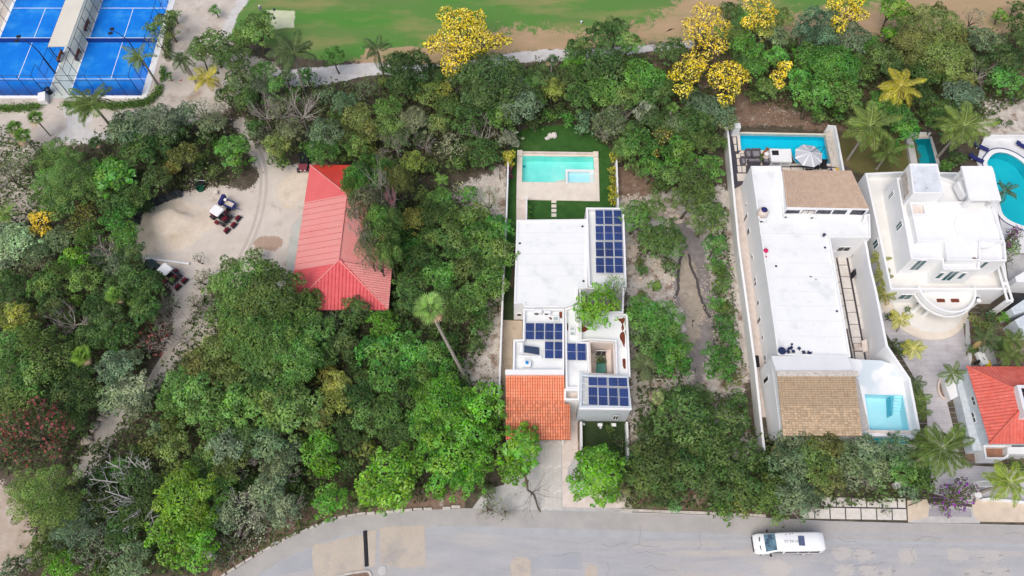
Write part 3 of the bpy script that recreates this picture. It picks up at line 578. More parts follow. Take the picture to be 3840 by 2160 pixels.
wI, _ = flat(h1, L(c1, [(848, 812), (1208, 828), (1330, 832), (1366, 1158), (838, 1152)], 4.8), 0, 4.25, .55, .24, wm=rendg)
MB().prism(L(c1, [(838, 1150), (1366, 1156), (1367, 1172), (838, 1166)], 4.83), 4.55, 4.84).build('coping', white, h1)
# solar house windows, awnings over the front garden
A, B = c1(838, 1166, 4.83), c1(1367, 1172, 4.83)
window(h1, A, B, c1, [(1190, 1230), (1222, 1231), (1218, 1270), (1184, 1270)], glassd, 2)
for x in (1046, 1184):
    MB().box(c1(x, 1296, 1.2) + Vector((0, -.3, 0)), (.52, .36, .12), 0, 0, .03).build('awning', white, h1)
A, B = c1(182, 105, 4.45), c1(283, 106, 4.45); window(h1, A, B, c1, [(210, 200), (257, 201), (255, 231), (209, 230)], MATS['dark_glass'], 1)
A, B = c1(950, 497, 4.2), c1(1180, 506, 4.2); window(h1, A + Vector((0, -.22, 0)), B + Vector((0, -.22, 0)), c1, [(1003, 575), (1125, 576), (1112, 640), (996, 638)], MATS['dark_glass'], 2)
MB().box(c1(1138, 700, 1.6), (.75, 3.1, 1.3), 0, 0, .05).build('ledge', pinkst, h1)
# orange tiled carport roof: every tile a piece, the rows behind the first three hundred joined
def tiled(root, O0, U, Vv, nx, ny, m, prof, limit=300, lift=.0, skip=None, name='tile', off=0.0, thick=.035, ylen=.92):
    """tiles laid on a sloping rectangle: O0 upper corner, U across, Vv down the slope"""
    N = U.cross(Vv).normalized(); N = N if N.z > 0 else -N
    du, dv = U / nx, Vv / ny; ul, vl = du.length, dv.length; uh, vh = du.normalized(), dv.normalized()
    M3 = Matrix((uh, vh, N)).transposed().to_4x4(); k = len(prof)
    vs = [(x * ul, y * vl, z + (thick if y > .5 else 0.0)) for y in (-.0, ylen) for x, z in prof] + [(x * ul, ylen * vl, z) for x, z in prof]
    fs = [(i, i + 1, k + i + 1, k + i) for i in range(k - 1)] + [(k + i, k + i + 1, 2 * k + i + 1, 2 * k + i) for i in range(k - 1)]
    if N.dot(uh.cross(vh)) < 0: fs = [f[::-1] for f in fs]
    me = bpy.data.meshes.new(name); me.from_pydata(vs, [], fs); me.materials.append(m); me.update()
    cells = [(i, j) for j in range(ny - 1, -1, -1) for i in range(nx) if not (skip and skip(i, j))]; rest = MB(); w = wloc(root)
    for c_, (i, j) in enumerate(cells):
        jl = random.uniform(0, .012); p = O0 + du * (i + (off if j % 2 else 0)) + dv * j + N * (lift + jl)
        if c_ < limit:
            o = link(name, me, root); o.matrix_local = Matrix.Translation(p - w) @ M3
        else: rest.add([p + M3.to_3x3() @ Vector(v) for v in vs], fs)
    if rest.v: o = rest.build(name + '_rows', m, root); o['kind'] = 'stuff'
barrel = [(.055, .0), (.14, .05), (.30, .085), (.5, .095), (.70, .085), (.86, .05), (.945, .0)]
e0, e1 = c1(106, 822, 4.1), c1(690, 836, 4.1); ew = S_(1893, 1649, 2.65); ee = S_(2109.5, 1649, 2.65); e2 = S_(2140.5, 1649, 2.65)
xw = (e0.x + ew.x) / 2; xe = e1.x; y0 = (e0.y + e1.y) / 2; y1 = ew.y
T0 = Vector((xw, y0, 4.1)); U = Vector((xe - xw, 0, 0)); D = Vector((0, y1 - y0, 2.65 - 4.1))
tiled(h1, T0, U, D, 24, 20, terra, barrel, thick=.09)
exw = S_(2140.5, 1649, 2.65).x - xe
j0 = 9; tiled(h1, T0 + U + D * (j0 / 20), Vector((exw, 0, 0)), D * ((20 - j0) / 20), 3, 20 - j0, terra, barrel, 0, thick=.09)
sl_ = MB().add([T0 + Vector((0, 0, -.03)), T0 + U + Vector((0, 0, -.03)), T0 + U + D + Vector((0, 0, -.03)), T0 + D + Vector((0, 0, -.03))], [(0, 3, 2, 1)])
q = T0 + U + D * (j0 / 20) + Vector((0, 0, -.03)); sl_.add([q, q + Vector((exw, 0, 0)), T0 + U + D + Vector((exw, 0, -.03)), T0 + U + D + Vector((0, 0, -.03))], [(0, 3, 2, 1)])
v2 = [Vector(v) + Vector((0, 0, -.14)) for v in sl_.v]; sl_.add(v2, [(0, 1, 2, 3), (4, 5, 6, 7)]); sl_.build('carport_deck', mat('overlap_shadow_orange', lin(184, 104, 76), lin(160, 88, 64), 3), h1)  # deck tone in the tile gaps paints the shadow of overlapping rows
MB().prism([T0 + Vector((-.05, .02, 0)), T0 + U + Vector((-.05, .02, 0)), T0 + U + Vector((-.05, .6, 0)), T0 + Vector((-.05, .6, 0))], 3.4, 4.42).build('ridge_wall', white, h1)
for fx in (.03, .5, .97):
    p = T0 + U * fx + D * .95; MB().box((p.x, p.y, 1.2), (.28, .28, 2.35), 0, 0, .03).build('column', white, h1)
MB().prism([T0 + Vector((.4, -.05, 0)), T0 + U + Vector((-.4, -.05, 0)), T0 + U + Vector((-.4, -.2, 0)), T0 + Vector((.4, -.2, 0))], 0, 3.5).build('wall', white, h1)
sheet('side_paving', L(c1, [(74, 270), (266, 276), (262, 462), (170, 470), (165, 790), (105, 800), (95, 1340), (40, 1340), (36, 900)]), .016, beigec)
w_ = thing('boundary_wall', 'thin white boundary wall along the left side of the solar house plot', 'wall', S_(1890, 1000))
wall(w_, 'wall', [S_(1906, 592, 2), S_(1899, 800, 2), S_(1885, 1100, 2), S_(1873, 1440, 2), S_(1871, 1560, 2)], 0, 2.0, .2, white)
w_ = thing('boundary_wall', 'short white boundary wall right of the green pool lawn', 'wall', S_(2315, 690))
wall(w_, 'wall', [S_(2312, 588, 1.6), S_(2318, 780, 1.6)], 0, 1.6, .2, white)
w_ = thing('garden_wall', 'low white garden wall between driveway and dark front lawn', 'wall', b3(523, 440)); wall(w_, 'wall', L(b3, [(521, 284), (527, 620)], 1.1), 0, 1.1, .24, white)
w_ = thing('garden_wall', 'low white garden wall right of the dark front lawn', 'wall', b3(872, 440)); wall(w_, 'wall', L(b3, [(868, 284), (881, 610)], 1.1), 0, 1.1, .22, white)
MB().poly(L(b3, [(494, 290), (512, 290), (520, 620), (500, 620)], .03)).build('flower_bed', litterm, None)['kind'] = 'structure'
# ------------------------------------------------------------------ HOUSE 2: long white house with two tan tiled roofs
h2 = thing('long_house', 'long white flat roofed house with two tan tiled roofs and a side courtyard', 'house', S_(3020, 1050))
m_ = [S_(2816, 622, 4.95), S_(2930, 622, 4.95), S_(2943, 800, 4.95), S_(3263, 802, 4.95), S_(3266, 891, 4.95), S_(3114, 891, 4.95), S_(3191, 1338, 4.95), S_(2917, 1332, 4.95)]
flat(h2, m_, 0, 4.7, .25, .18, wm=whitev)
_n[0] = 4
# north tiled block, rising to the clerestory over the main roof
nb = [S_(2933, 641, 5.1), S_(3192, 643, 5.1), S_(3258, 783, 6.0), S_(2951, 777, 6.0)]
mb = MB(); bt = [Vector((p.x, p.y, 0)) for p in nb]; mb.add(bt + [p + Vector((0, 0, -.06)) for p in nb], [(0, 1, 5, 4)[::-1], (1, 2, 6, 5)[::-1], (2, 3, 7, 6)[::-1], (3, 0, 4, 7)[::-1]]); mb.build('wall', whitev, h2)
fl = MB(); Nn = 44; rows = 20; N = Vector((0, 0, 1))
for i in range(Nn):
    for j in range(rows):
        def q(u, v, z): return (nb[0].lerp(nb[1], u)).lerp(nb[3].lerp(nb[2], u), v) + Vector((0, 0, z))
        u0, u1, v0, v1 = i / Nn, (i + 1) / Nn, j / rows, (j + 1) / rows; jl = random.uniform(0, .012)
        vs = [q(u0 + (u1 - u0) * a, v, z * .09 + (.04 if v == v1 else 0) + jl) for v in (v1, v0) for a, z in ((.02, .0), (.25, .75), (.5, 1), (.75, .75), (.98, 0))][::1]
        vs = [q(u0 + (u1 - u0) * a, v, z * .15 + (.0 if v == v1 else .07) + jl) for v in (v1, v0) for a, z in ((.02, .0), (.25, .75), (.5, 1), (.75, .75), (.98, 0))]
        fl.add(vs, [(k, 5 + k, 6 + k, 1 + k)[::-1] for k in range(4)])
o = fl.build('tile_rows', shing2, h2); o['kind'] = 'stuff'
MB().add([p + Vector((0, 0, -.015)) for p in nb], [(3, 2, 1, 0)]).build('tile_deck', shing2, h2)
A, B = nb[3], nb[2]
MB().prism([A + Vector((0, .02, 0)), B + Vector((0, .02, 0)), B + Vector((0, -.14, 0)), A + Vector((0, -.14, 0))], 5.0, 6.03).build('clerestory_wall', whitev, h2)
for x0, x1, s in ((768, 936, 0), (958, 1118, 1), (1134, 1308, 0), (1328, 1490, 2), (1542, 1710, 0)):
    window(h2, A + Vector((0, -.14, 0)), B + Vector((0, -.14, 0)), R3, [(x0 + 8, 1096), (x1, 1098), (x1 - 8, 1148), (x0, 1146)], glassd if s != 1 else MATS['pale_slab'], 2, darkmet)
# south gable: white north slope, stone ridge, tan tiled south slope
rz0, rz1 = 4.95, 5.75
g = [S_(2916, 1331, rz0), S_(3184, 1338, rz0), S_(3202, 1396, rz1), S_(2919, 1394, rz1)]
xw, xe = S_(2917, 1402, rz1).x, S_(3201, 1402, rz1).x; yN = (g[0].y + g[1].y) / 2; yR = S_(3050, 1400, rz1).y; yE = S_(3050, 1634, 4.5).y
mb = MB(); mb.add([Vector((xw, yN, 0)), Vector((xw, yE + .3, 0)), Vector((xw, yE + .3, 4.4)), Vector((xw, yR, rz1 - .08)), Vector((xw, yN, rz0))], [(0, 1, 2, 3, 4)[::-1]])
mb.add([Vector((xe, yN, 0)), Vector((xe, yE + .3, 0)), Vector((xe, yE + .3, 4.4)), Vector((xe, yR, rz1 - .08)), Vector((xe, yN, rz0))], [(0, 1, 2, 3, 4)])
mb.add([Vector((xw, yE + .3, 0)), Vector((xe, yE + .3, 0)), Vector((xe, yE + .3, 4.4)), Vector((xw, yE + .3, 4.4))], [(0, 1, 2, 3)]); mb.build('gable_wall', whitev, h2)
MB().add([Vector((xw - .1, yN, rz0 + .03)), Vector((xe + .1, yN, rz0 + .03)), Vector((xe + .1, yR, rz1)), Vector((xw - .1, yR, rz1))], [(0, 1, 2, 3)]).build('roof', whitev, h2)
MB().prism([(xw - .15, yR - .35), (xe + .5, yR - .35), (xe + .5, yR + .25), (xw - .15, yR + .25)], rz1 - .1, rz1 + .1).build('ridge_strip', stonew, h2)
T0 = Vector((xw - .1, yR - .3, rz1 - .02)); U = Vector((xe - xw + .2, 0, 0)); D = Vector((0, yE - yR + .3, 4.5 - rz1))
tiled(h2, T0, U, D, 24, 26, shing, [(.04, -.02), (.045, .03), (.34, .036), (.38, .0), (.62, .0), (.66, .036), (.955, .03), (.96, -.02)], 300, .0, off=0.0, thick=.075)
MB().add([T0 + Vector((0, 0, -.04)), T0 + U + Vector((0, 0, -.04)), T0 + U + D + Vector((0, 0, -.04)), T0 + D + Vector((0, 0, -.04)), T0 + D + U + Vector((0, 0, -.2)), T0 + D + Vector((0, 0, -.2))], [(0, 3, 2, 1), (3, 5, 4, 2)]).build('tile_deck', mat('overlap_shadow_brown', lin(150, 120, 92), lin(128, 100, 76), 3), h2)  # brown in the gaps stands in for the shadow under each tile edge
# seams, drains and patches on the flat roofs
def seams(root, f, quad, z, n, m=None):
    q = L(f, quad, z); seam = MB()
    for k in range(1, n):
        a, b = q[0].lerp(q[3], k / n), q[1].lerp(q[2], k / n); d = (b - a).normalized(); w = Vector((-d.y, d.x, 0)) * .05; seam.add([a - w, b - w, b + w, a + w], [(0, 1, 2, 3)])
    o = seam.build('membrane_seam', m or roofseam, root); return o
roofseam = mat('roof_seam', (.755, .77, .765), (.70, .71, .705), 1.4, .8)
patchm = mat('roof_patch', (.71, .722, .718), (.75, .76, .755), 1.2, .8)
seams(h1, c2, [(225, 790), (900, 785), (905, 1440), (215, 1440)], 4.37, 6); seams(h2, m4, [(20, 330), (440, 330), (590, 1210), (90, 1200)], 4.71, 8)
def drain(root, p):
    MB().lathe(p, [(.14, 0), (.14, .05), (.05, .08)], 10).build('roof_drain', darkmet, root)
for x, y in ((240, 1000), (880, 1380), (870, 830)): drain(h1, c2(x, y, 4.37))
for x, y in ((60, 560), (430, 420), (520, 900), (180, 1150)): drain(h2, m4(x, y, 4.71))
for x, y in ((350, 160), (300, 560), (470, 330), (800, 580), (880, 480)): pass
pt = MB()
for k in range(22):
    c = m4(random.uniform(80, 520), random.uniform(380, 1180), 4.712); e = [Vector((c.x + random.uniform(.1, .32) * math.cos(a), c.y + random.uniform(.08, .2) * math.sin(a), c.z)) for a in [i * 1.047 for i in range(6)]]; pt.add(e, [tuple(range(6))])
pt.build('repair_patch', patchm, h2)
# upper terrace with the small pale pool
tz = 3.0
tp = [S_(3184, 1342, tz), S_(3210, 1347, tz), S_(3306, 1352, tz), S_(3352, 1368, tz), S_(3394, 1426, tz), S_(3410, 1486, tz), S_(3436, 1622, tz), S_(3436, 1640, tz), S_(3226, 1634, tz), Vector((xe + .02, yE + .3, tz)), Vector((xe + .02, yN, tz))]
rim5 = L(c4, [(1683, 735), (2142, 748), (2224, 1172), (1743, 1166)], tz + .02)
mb = MB(); mb.poly([(p.x, p.y, tz) for p in ccw(tp)], 0, [[(p.x, p.y, tz) for p in rim5]]); mb.prism(tp, 0, tz, top=False); mb.build('terrace', mat('terrace_white', (.80, .815, .825), lin(214, 226, 232), .22, .6, .05, 9, .02, thr=(.44, .5), detail=2), h2)
MB().prism(L(c4, [(1557, 500), (1600, 556), (1736, 1160), (1640, 1200), (1600, 1330), (1557, 1330)], tz), tz - .3, tz + .05).build('pebble_strip', pebble, h2)
pl5 = pool('plunge_pool', 'pale blue plunge pool with steps on the terrace of the long house', rim5, tz + .02, 1.35, basin3, .12, .0)
for k in range(6):
    y0 = 752 + k * 38; dz = k * .2
    MB().prism(L(c4, [(2036 - k * 5, y0 + 2), (2134 + k * 7, y0 + 4), (2141 + k * 7, y0 + 36), (2032 - k * 5, y0 + 34)], tz - .3 - dz), tz - 1.32, tz - .25 - dz).build('step', basin3, pl5)
MB().prism(L(c4, [(1990, 752), (2030, 752), (2018, 985), (2000, 985)], tz - .3), tz - 1.3, tz - .25).build('step_wall', mat('deep_blue_tile', lin(112, 200, 220), lin(96, 188, 212), 1), pl5)
wd_ = MB(); rr = rim5; wd_.prism([rr[3] + Vector((-.3, -.02, 0)), rr[2] + Vector((.1, -.02, 0)), rr[2] + Vector((.1, -.35, 0)), rr[3] + Vector((-.3, -.35, 0))], tz - 1.0, tz + .04); wd_.build('infinity_wall', pinkst, pl5)
MB().prism([rr[3] + Vector((-.1, -.36, 0)), rr[2] + Vector((.1, -.36, 0)), rr[2] + Vector((.1, -1.3, 0)), rr[3] + Vector((-.1, -1.3, 0))], .0, tz - .75).build('overflow_channel', basin4, pl5)
MB().prism([rr[3] + Vector((-.9, -1.3, 0)), rr[2] + Vector((.9, -1.3, 0)), rr[2] + Vector((.9, -1.62, 0)), rr[3] + Vector((-.9, -1.62, 0))], 0, tz - .55).build('channel_wall', cream, pl5)
ewl = [S_(3246, 905, 4.1), S_(3263, 1002, 4.1), S_(3285, 1093, 4.1), S_(3303, 1184, 4.1), S_(3326, 1297, 4.1), S_(3410, 1421, 4.1), S_(3447, 1615, 4.1)]
wall(h2, 'courtyard_wall', ewl, 0, 4.1, .28, whitev)
sheet('courtyard_bed', L(Z5, [(150, 120), (345, 120), (520, 300), (580, 1020), (760, 1440), (400, 1440)]), .012, pebble)
cy = thing('courtyard_paving', 'courtyard slabs', 'paving', Z5(400, 700)); cy['kind'] = 'structure'; del cy['category']; del cy['label']
MB().poly(L(Z5, [(130, 128), (326, 128), (520, 1180), (560, 1430), (420, 1430), (330, 1010)], .02)).build('joint_bed', darkj, cy)
ys = [140, 243, 385, 530, 677, 826, 977, 1133, 1210]
xl = lambda y: 193 + (y - 140) * (372 - 193) / (1133 - 140); xr = lambda y: 303 + (y - 140) * (487 - 303) / (1133 - 140)
for i in range(len(ys) - 1):
    a, b = ys[i] + 4, ys[i + 1] - 4; slab(Z5, [(xl(a) + 5, a), (xr(a), a), (xr(b), b), (xl(b) + 5, b)], .07, cy)
slab(Z5, [(415, 1315), (515, 1315), (535, 1415), (425, 1415)], .07, cy)
ys2 = [150, 305, 452, 598, 745, 895, 1030]
for i in range(len(ys2) - 1):
    a, b = ys2[i] + 4, ys2[i + 1] - 4; slab(Z5, [(xr(a) + 26, a), (xr(a) + 150, a), (xr(b) + 150, b), (xr(b) + 26, b)], .07, cy)
    slab(Z5, [(xl(a) - 60, a), (xl(a) - 18, a), (xl(b) - 18, b), (xl(b) - 60, b)], .07, cy)
A, B = S_(3114, 891, 4.95), S_(3266, 891, 4.95); window(h2, A, B, Z5, [(215, 18), (378, 18), (330, 72), (186, 68)], glassd, 2)
# windows on the long left wall
A, B = S_(2816, 622, 4.95), S_(2917, 1332, 4.95); nl = (B - A).normalized(); wside = 1
wr = 1.0
for f, px in ((R3, [(303, 1020), (318, 1012), (318, 1062), (303, 1070)]), (R3, [(320, 1330), (352, 1296), (354, 1360), (322, 1428)]), (R3, [(275, 1225), (328, 1140), (328, 1160), (275, 1245)]),
              (m3, [(1806, 480), (1818, 462), (1820, 500), (1808, 530)]), (m3, [(1826, 655), (1842, 638), (1842, 662), (1828, 680)]), (m3, [(1828, 690), (1846, 668), (1846, 700), (1830, 716)]),
              (m3, [(1848, 835), (1866, 815), (1866, 840), (1850, 860)]), (m3, [(1842, 985), (1878, 940), (1880, 965), (1844, 1010)]), (m3, [(1880, 1095), (1896, 1075), (1898, 1100), (1882, 1118)]),
              (c4, [(468, 300), (492, 262), (494, 298), (472, 325)]), (c4, [(474, 372), (500, 335), (502, 372), (478, 405)]), (c4, [(440, 60), (458, 22), (460, 48), (444, 84)])):
    window(h2, A, B, f, px, glassd, 1, MATS['white_render'], wside)
A2, B2 = Vector((xw, yN, 0)), Vector((xw, yE, 0))
window(h2, A2, B2, c4, [(458, 560), (520, 500), (524, 565), (464, 625)], glassd, 1, white, wside)
MB().tube([Vector((xw - .06, yR + 1.2, 4.6)), Vector((xw - .06, yR - .6, 4.4)), Vector((xw - .06, yR - 5, 4.0)), Vector((xw - .06, yR - 7, 2.4))], .035, 5).build('downpipe', alu, h2)
MB().box((xw + .9, yE + .24, 1.1), (1.9, .1, 2.1)).build('dark_opening', blackm, h2)  # black panel filling the opening at ground level
sheet('alley', L(m3, [(1650, -160), (1720, -160), (1800, 400), (1930, 1330), (1960, 1700), (1880, 1700), (1740, 700)]), .012, pinkst)
w_ = thing('boundary_wall', 'long white boundary wall beside the vacant rubble plot', 'wall', m3(1690, 400))
ql = [R3(88, 110, 1.9), R3(100, 230, 1.9), R3(130, 540, 1.9), R3(160, 800, 1.9), m3(1655, 60, 1.9), m3(1712, 400, 1.9), m3(1780, 900, 1.9), m3(1838, 1330, 1.9), c4(436, 1100, 1.9), c4(476, 1449, 1.9)]
wall(w_, 'wall', [p for k, p in enumerate(ql) if k not in (3, 4)], 0, 1.9, .26, whitev)
MB().box(R3(205, 95, 2.2) - Vector((0, 0, 1.1)), (.9, .8, 2.3), 0, 0, .04).build('gate_pillar', whitev, w_)
MB().poly(L(c4, [(350, 268), (402, 266), (418, 408), (368, 412)], .03)).build('door_mat', blackm, None)
tag(bpy.data.objects['door_mat'], 'black mat in the alley left of the long white house', 'mat')
# patio and pool of the long house
dk = L(R3, [(95, 120), (200, 130), (228, 178), (1258, 196), (1400, 300), (1470, 640), (1620, 760), (300, 760), (170, 830), (120, 500)], .40)
pl2 = pool('swimming_pool', 'bright blue swimming pool with a grey parasol behind the long house', rim2, .45, 1.3, basin2, .07, 0)
MB().poly([(p.x, p.y, .40) for p in dk], 0, [[(p.x, p.y, .40) for p in rim2]]).prism(dk, 0, .40, top=False).build('deck', mat('deck_joint_pebbles', lin(92, 88, 98), lin(70, 66, 74), 9), pl2)
n = len(rim2); p = ccw(rim2); q = inset(p, -.04)
MB().add([(a.x, a.y, .455) for a in p] + [(a.x, a.y, .455) for a in q] + [(a.x, a.y, .3) for a in q], [(i, n + i, n + (i + 1) % n, (i + 1) % n)[::-1] for i in range(n)] + [(n + i, 2 * n + i, 2 * n + (i + 1) % n, n + (i + 1) % n)[::-1] for i in range(n)]).build('coping', cream, pl2)
MB().prism(L(R3, [(228, 172), (1256, 192), (1257, 207), (232, 187)], .5), 0, .5).build('pool_wall', cream, pl2)
def deckslab(q): slab(R3, q, .47, pl2, 'slab', cream, .09)
for q in ([(196, 150), (232, 160), (248, 388), (216, 388), (208, 300)], ): deckslab([(196, 165), (228, 165), (246, 390), (218, 388)])
for q in ([(246, 394), (305, 396), (305, 426), (220, 426)], [(310, 396), (430, 396), (430, 426), (310, 426)], [(436, 394), (600, 388), (600, 560), (436, 480)],
          [(190, 434), (238, 434), (240, 478), (196, 478)], [(246, 434), (310, 434), (312, 478), (248, 478)], [(318, 434), (430, 434), (430, 478), (318, 478)],
          [(200, 490), (325, 490), (322, 562), (206, 562)], [(332, 490), (600, 490), (600, 562), (330, 562)], [(206, 574), (252, 574), (258, 648), (214, 648)], [(262, 574), (306, 574), (306, 648), (266, 648)], [(200, 664), (320, 664), (300, 750), (210, 750)],
          [(150, 140), (184, 145), (186, 225), (150, 225)], [(150, 236), (190, 236), (194, 310), (160, 310)], [(165, 322), (196, 322), (200, 396), (176, 396)],
          [(600, 544), (1330, 552), (1390, 560), (1395, 576), (610, 562)], [(735, 590), (832, 592), (836, 630), (738, 630)], [(842, 592), (975, 594), (985, 632), (846, 632)], [(988, 596), (1120, 598), (1130, 636), (996, 634)], [(1130, 600), (1268, 600), (1280, 640), (1140, 638)], [(1278, 600), (1430, 604), (1455, 640), (1288, 640)]):
    deckslab(q)
MB().prism(L(R3, [(1238, 190), (1365, 130), (1400, 300), (1440, 540), (1395, 590), (1320, 575), (1312, 545)], .6), 0, .62).build('stone_ledge', stonew, pl2)
w_ = thing('boundary_wall', 'white pool wall with a stone ledge right of the bright blue pool', 'wall', R3(1420, 400))
wall(w_, 'wall', [R3(1275, 98, 1.6), R3(1360, 100, 1.6), R3(1400, 300, 1.6), R3(1462, 640, 1.6)], 0, 1.6, .26, whitev)
# ------------------------------------------------------------------ HOUSE 3: two storey white villa
h3 = thing('villa', 'two storey white villa with a curved balcony over its porch columns', 'villa', S_(3520, 900))
lo = L(V_, [(8, 150), (330, 136), (620, 142), (1055, 150), (1195, 1112), (218, 1112)], 3.85)
flat(h3, lo, 0, 3.0, .85, .25, wm=whitev, rm=mat('terrace_beige', lin(240, 238, 232), lin(230, 228, 222), .6, .8, .05, 9, .03), roof='roof_terrace')
bc = V_(690, 1100, 3.85); br = 3.35
arc = [Vector((bc.x + br * math.cos(a) * 1.0, bc.y + .35 - br * math.sin(a) * 1.02, 0)) for a in [math.pi * k / 22 for k in range(23)]]
MB().prism(arc, 2.62, 3.0, bottom=True).build('balcony_floor', MATS['terrace_beige'], h3)
inn = [Vector((bc.x + (p.x - bc.x) * .93, bc.y + .35 + (p.y - bc.y - .35) * .93, 0)) for p in arc]
MB().prism(arc + inn[::-1], 2.55, 3.75).build('balcony_parapet', whitev, h3)
mo = [Vector((bc.x + (p.x - bc.x) * 1.045, bc.y + .35 + (p.y - bc.y - .35) * 1.045, 0)) for p in arc]
MB().prism(mo + arc[::-1], 2.58, 2.86, bottom=True).build('balcony_moulding', whitev, h3)
for x, y in ((408, 1288), (484, 1328), (660, 1334), (850, 1275)):
    b0 = V_(x, y, .1); MB().lathe(b0, [(.27, 0), (.27, .12), (.2, .2), (.2, 2.3), (.27, 2.42), (.27, 2.5)], 14).build('column', white, h3)
for y in (618, 735):
    MB().box(V_(y + 15, 1200, 3.1), (.9, .4, .12), 0, 0, .03).build('planter', rustm, h3)
ap = V_(600, 1290, 0); ar = 5.2
MB().prism([Vector((bc.x - .9 + ar * math.cos(a), bc.y + .2 - ar * math.sin(a) * .98, 0)) for a in [math.pi * k / 24 for k in range(25)]], 0, .12).build('porch_step', cream, h3)
MB().prism([Vector((bc.x - .5 + 4.3 * math.cos(a), bc.y + .2 - 4.3 * math.sin(a) * .98, 0)) for a in [math.pi * k / 24 for k in range(25)]], .12, .22).build('porch_step', MATS['terrace_beige'], h3)
MB().prism(L(V_, [(556, 1386), (604, 1384), (612, 1410), (566, 1412)], .13), .12, .15).build('door_mat', blackm, h3)
u1 = L(V_, [(266, 188), (640, 180), (1052, 330), (1166, 726), (1178, 878), (958, 880), (952, 948), (652, 946), (640, 864), (386, 862)], 6.6)
flat(h3, u1, 3.0, 6.1, .5, .22, wm=whitev, rm=whitev)
u2 = L(V_, [(374, 388), (1052, 380), (1160, 716), (962, 720), (962, 872), (684, 872), (662, 714), (440, 712)], 7.0)
flat(h3, u2, 6.1, 6.65, .36, .2, wm=whitev, rm=whitev)
MB().prism(L(V_, [(650, 922), (955, 924), (952, 950), (652, 950)], 6.2), 5.8, 6.25).build('cornice', whitev, h3)
flat(h3, L(V_, [(372, 72), (606, 74), (664, 320), (402, 320)], 8.9), 6.1, 8.8, .12, .18, wm=whitev, rm=mat('stained_grey_roof', lin(226, 232, 238), lin(206, 212, 218), .9, .9, .1, 8, .05, col3=lin(160, 162, 164), s3=.9, thr3=(.62, .74)))
A, B = V_(372, 72, 8.9), V_(402, 320, 8.9); bw = MB(); ax = (B - A).normalized(); Ln = (Vector((B.x, B.y, 0)) - Vector((A.x, A.y, 0))).length
ax = (Vector((B.x, B.y, 0)) - Vector((A.x, A.y, 0))).normalized()
for i in range(16):
    for j in range(5):
        c = Vector((A.x, A.y, 0)) + ax * (Ln * (.12 + .76 * i / 15)) + Vector((0, 0, 7.0 + j * .28)); bw.box(c + Vector((-ax.y, ax.x, 0)) * -.03, (.1, .14, .16), 0, math.atan2(ax.y, ax.x) + math.pi / 2)
o = bw.build('breeze_block', stonew, h3); o['kind'] = 'stuff'
nb_ = L(V_, [(800, 94), (1050, 94), (1130, 376), (870, 372)], 8.8)
MB().prism(nb_, 8.55, 8.82, bottom=True).build('canopy_slab', whitev, h3)
q = inset(nb_, .35)
for p in q: MB().box((p.x, p.y, 7.5), (.35, .35, 2.1)).build('column', white, h3)
MB().prism([q[1].lerp(q[2], .02), q[1].lerp(q[2], .98), q[1].lerp(q[2], .98) + Vector((.15, 0, 0)), q[1].lerp(q[2], .02) + Vector((.15, 0, 0))], 6.5, 8.5).build('canopy_wall', white, h3)
MB().box(V_(820, 290, 7.2), (1.3, 2.2, 1.1), 0, .15, .2).build('roof_tank', white, h3)
flat(h3, L(V_, [(380, 396), (508, 396), (516, 490), (404, 490)], 7.3), 6.5, 6.72, .5, .16, wm=white, rm=pinkst)
dc = V_(935, 606, 6.95); MB().lathe((dc.x, dc.y, 6.66), [(2.5, 0), (2.5, .10)], 40, smooth=False).build('roof_disc', whitev, h3)
MB().lathe(V_(903, 868, 6.5), [(.25, -.1), (.3, .1), (.2, .3)], 10).build('roof_vent', rustm, h3)
# villa windows
Aw, Bw = V_(266, 188, 6.6), V_(386, 862, 6.6)
window(h3, Aw, Bw, V_, [(198, 345), (244, 290), (247, 318), (208, 380)], glasst, 2, white, 1)
window(h3, Aw, Bw, V_, [(262, 590), (312, 530), (316, 578), (270, 650)], glasst, 2, white, 1)
Aw, Bw = V_(386, 862, 6.6), V_(640, 864, 6.6); window(h3, Aw, Bw, V_, [(440, 868), (524, 868), (448, 950), (368, 948)], glasst, 2)
Aw, Bw = V_(652, 946, 6.6), V_(952, 948, 6.6)
window(h3, Aw, Bw, V_, [(640, 970), (652, 970), (608, 1018), (592, 1018)], glasst, 1)
window(h3, Aw, Bw, V_, [(705, 955), (790, 957), (708, 1038), (634, 1034)], glasst, 2)
window(h3, Aw, Bw, V_, [(815, 972), (834, 972), (792, 1022), (776, 1020)], glasst, 1)
Aw, Bw = V_(958, 880, 6.6), V_(1178, 878, 6.6); window(h3, Aw, Bw, V_, [(985, 880), (1022, 880), (972, 935), (954, 932)], glasst, 1)
Aw, Bw = lo[5], lo[4]; window(h3, Aw, Bw, V_, [(300, 1150), (402, 1150), (376, 1190), (272, 1188)], glasst, 2)
window(h3, Aw, Bw, V_, [(905, 1164), (948, 1164), (925, 1195), (900, 1198)], glasst, 1); window(h3, Aw, Bw, V_, [(450, 1195), (478, 1192), (470, 1225), (432, 1228)], glassd, 1)
Aw, Bw = V_(8, 150, 3.85), V_(218, 1112, 3.85); window(h3, Aw, Bw, V_, [(68, 735), (110, 685), (122, 735), (88, 790)], glasst, 2, white, 1)
pg = thing('pergola', 'white pergola frame on the right corner of the villa terrace', 'pergola', V_(1150, 1040, 3.9))
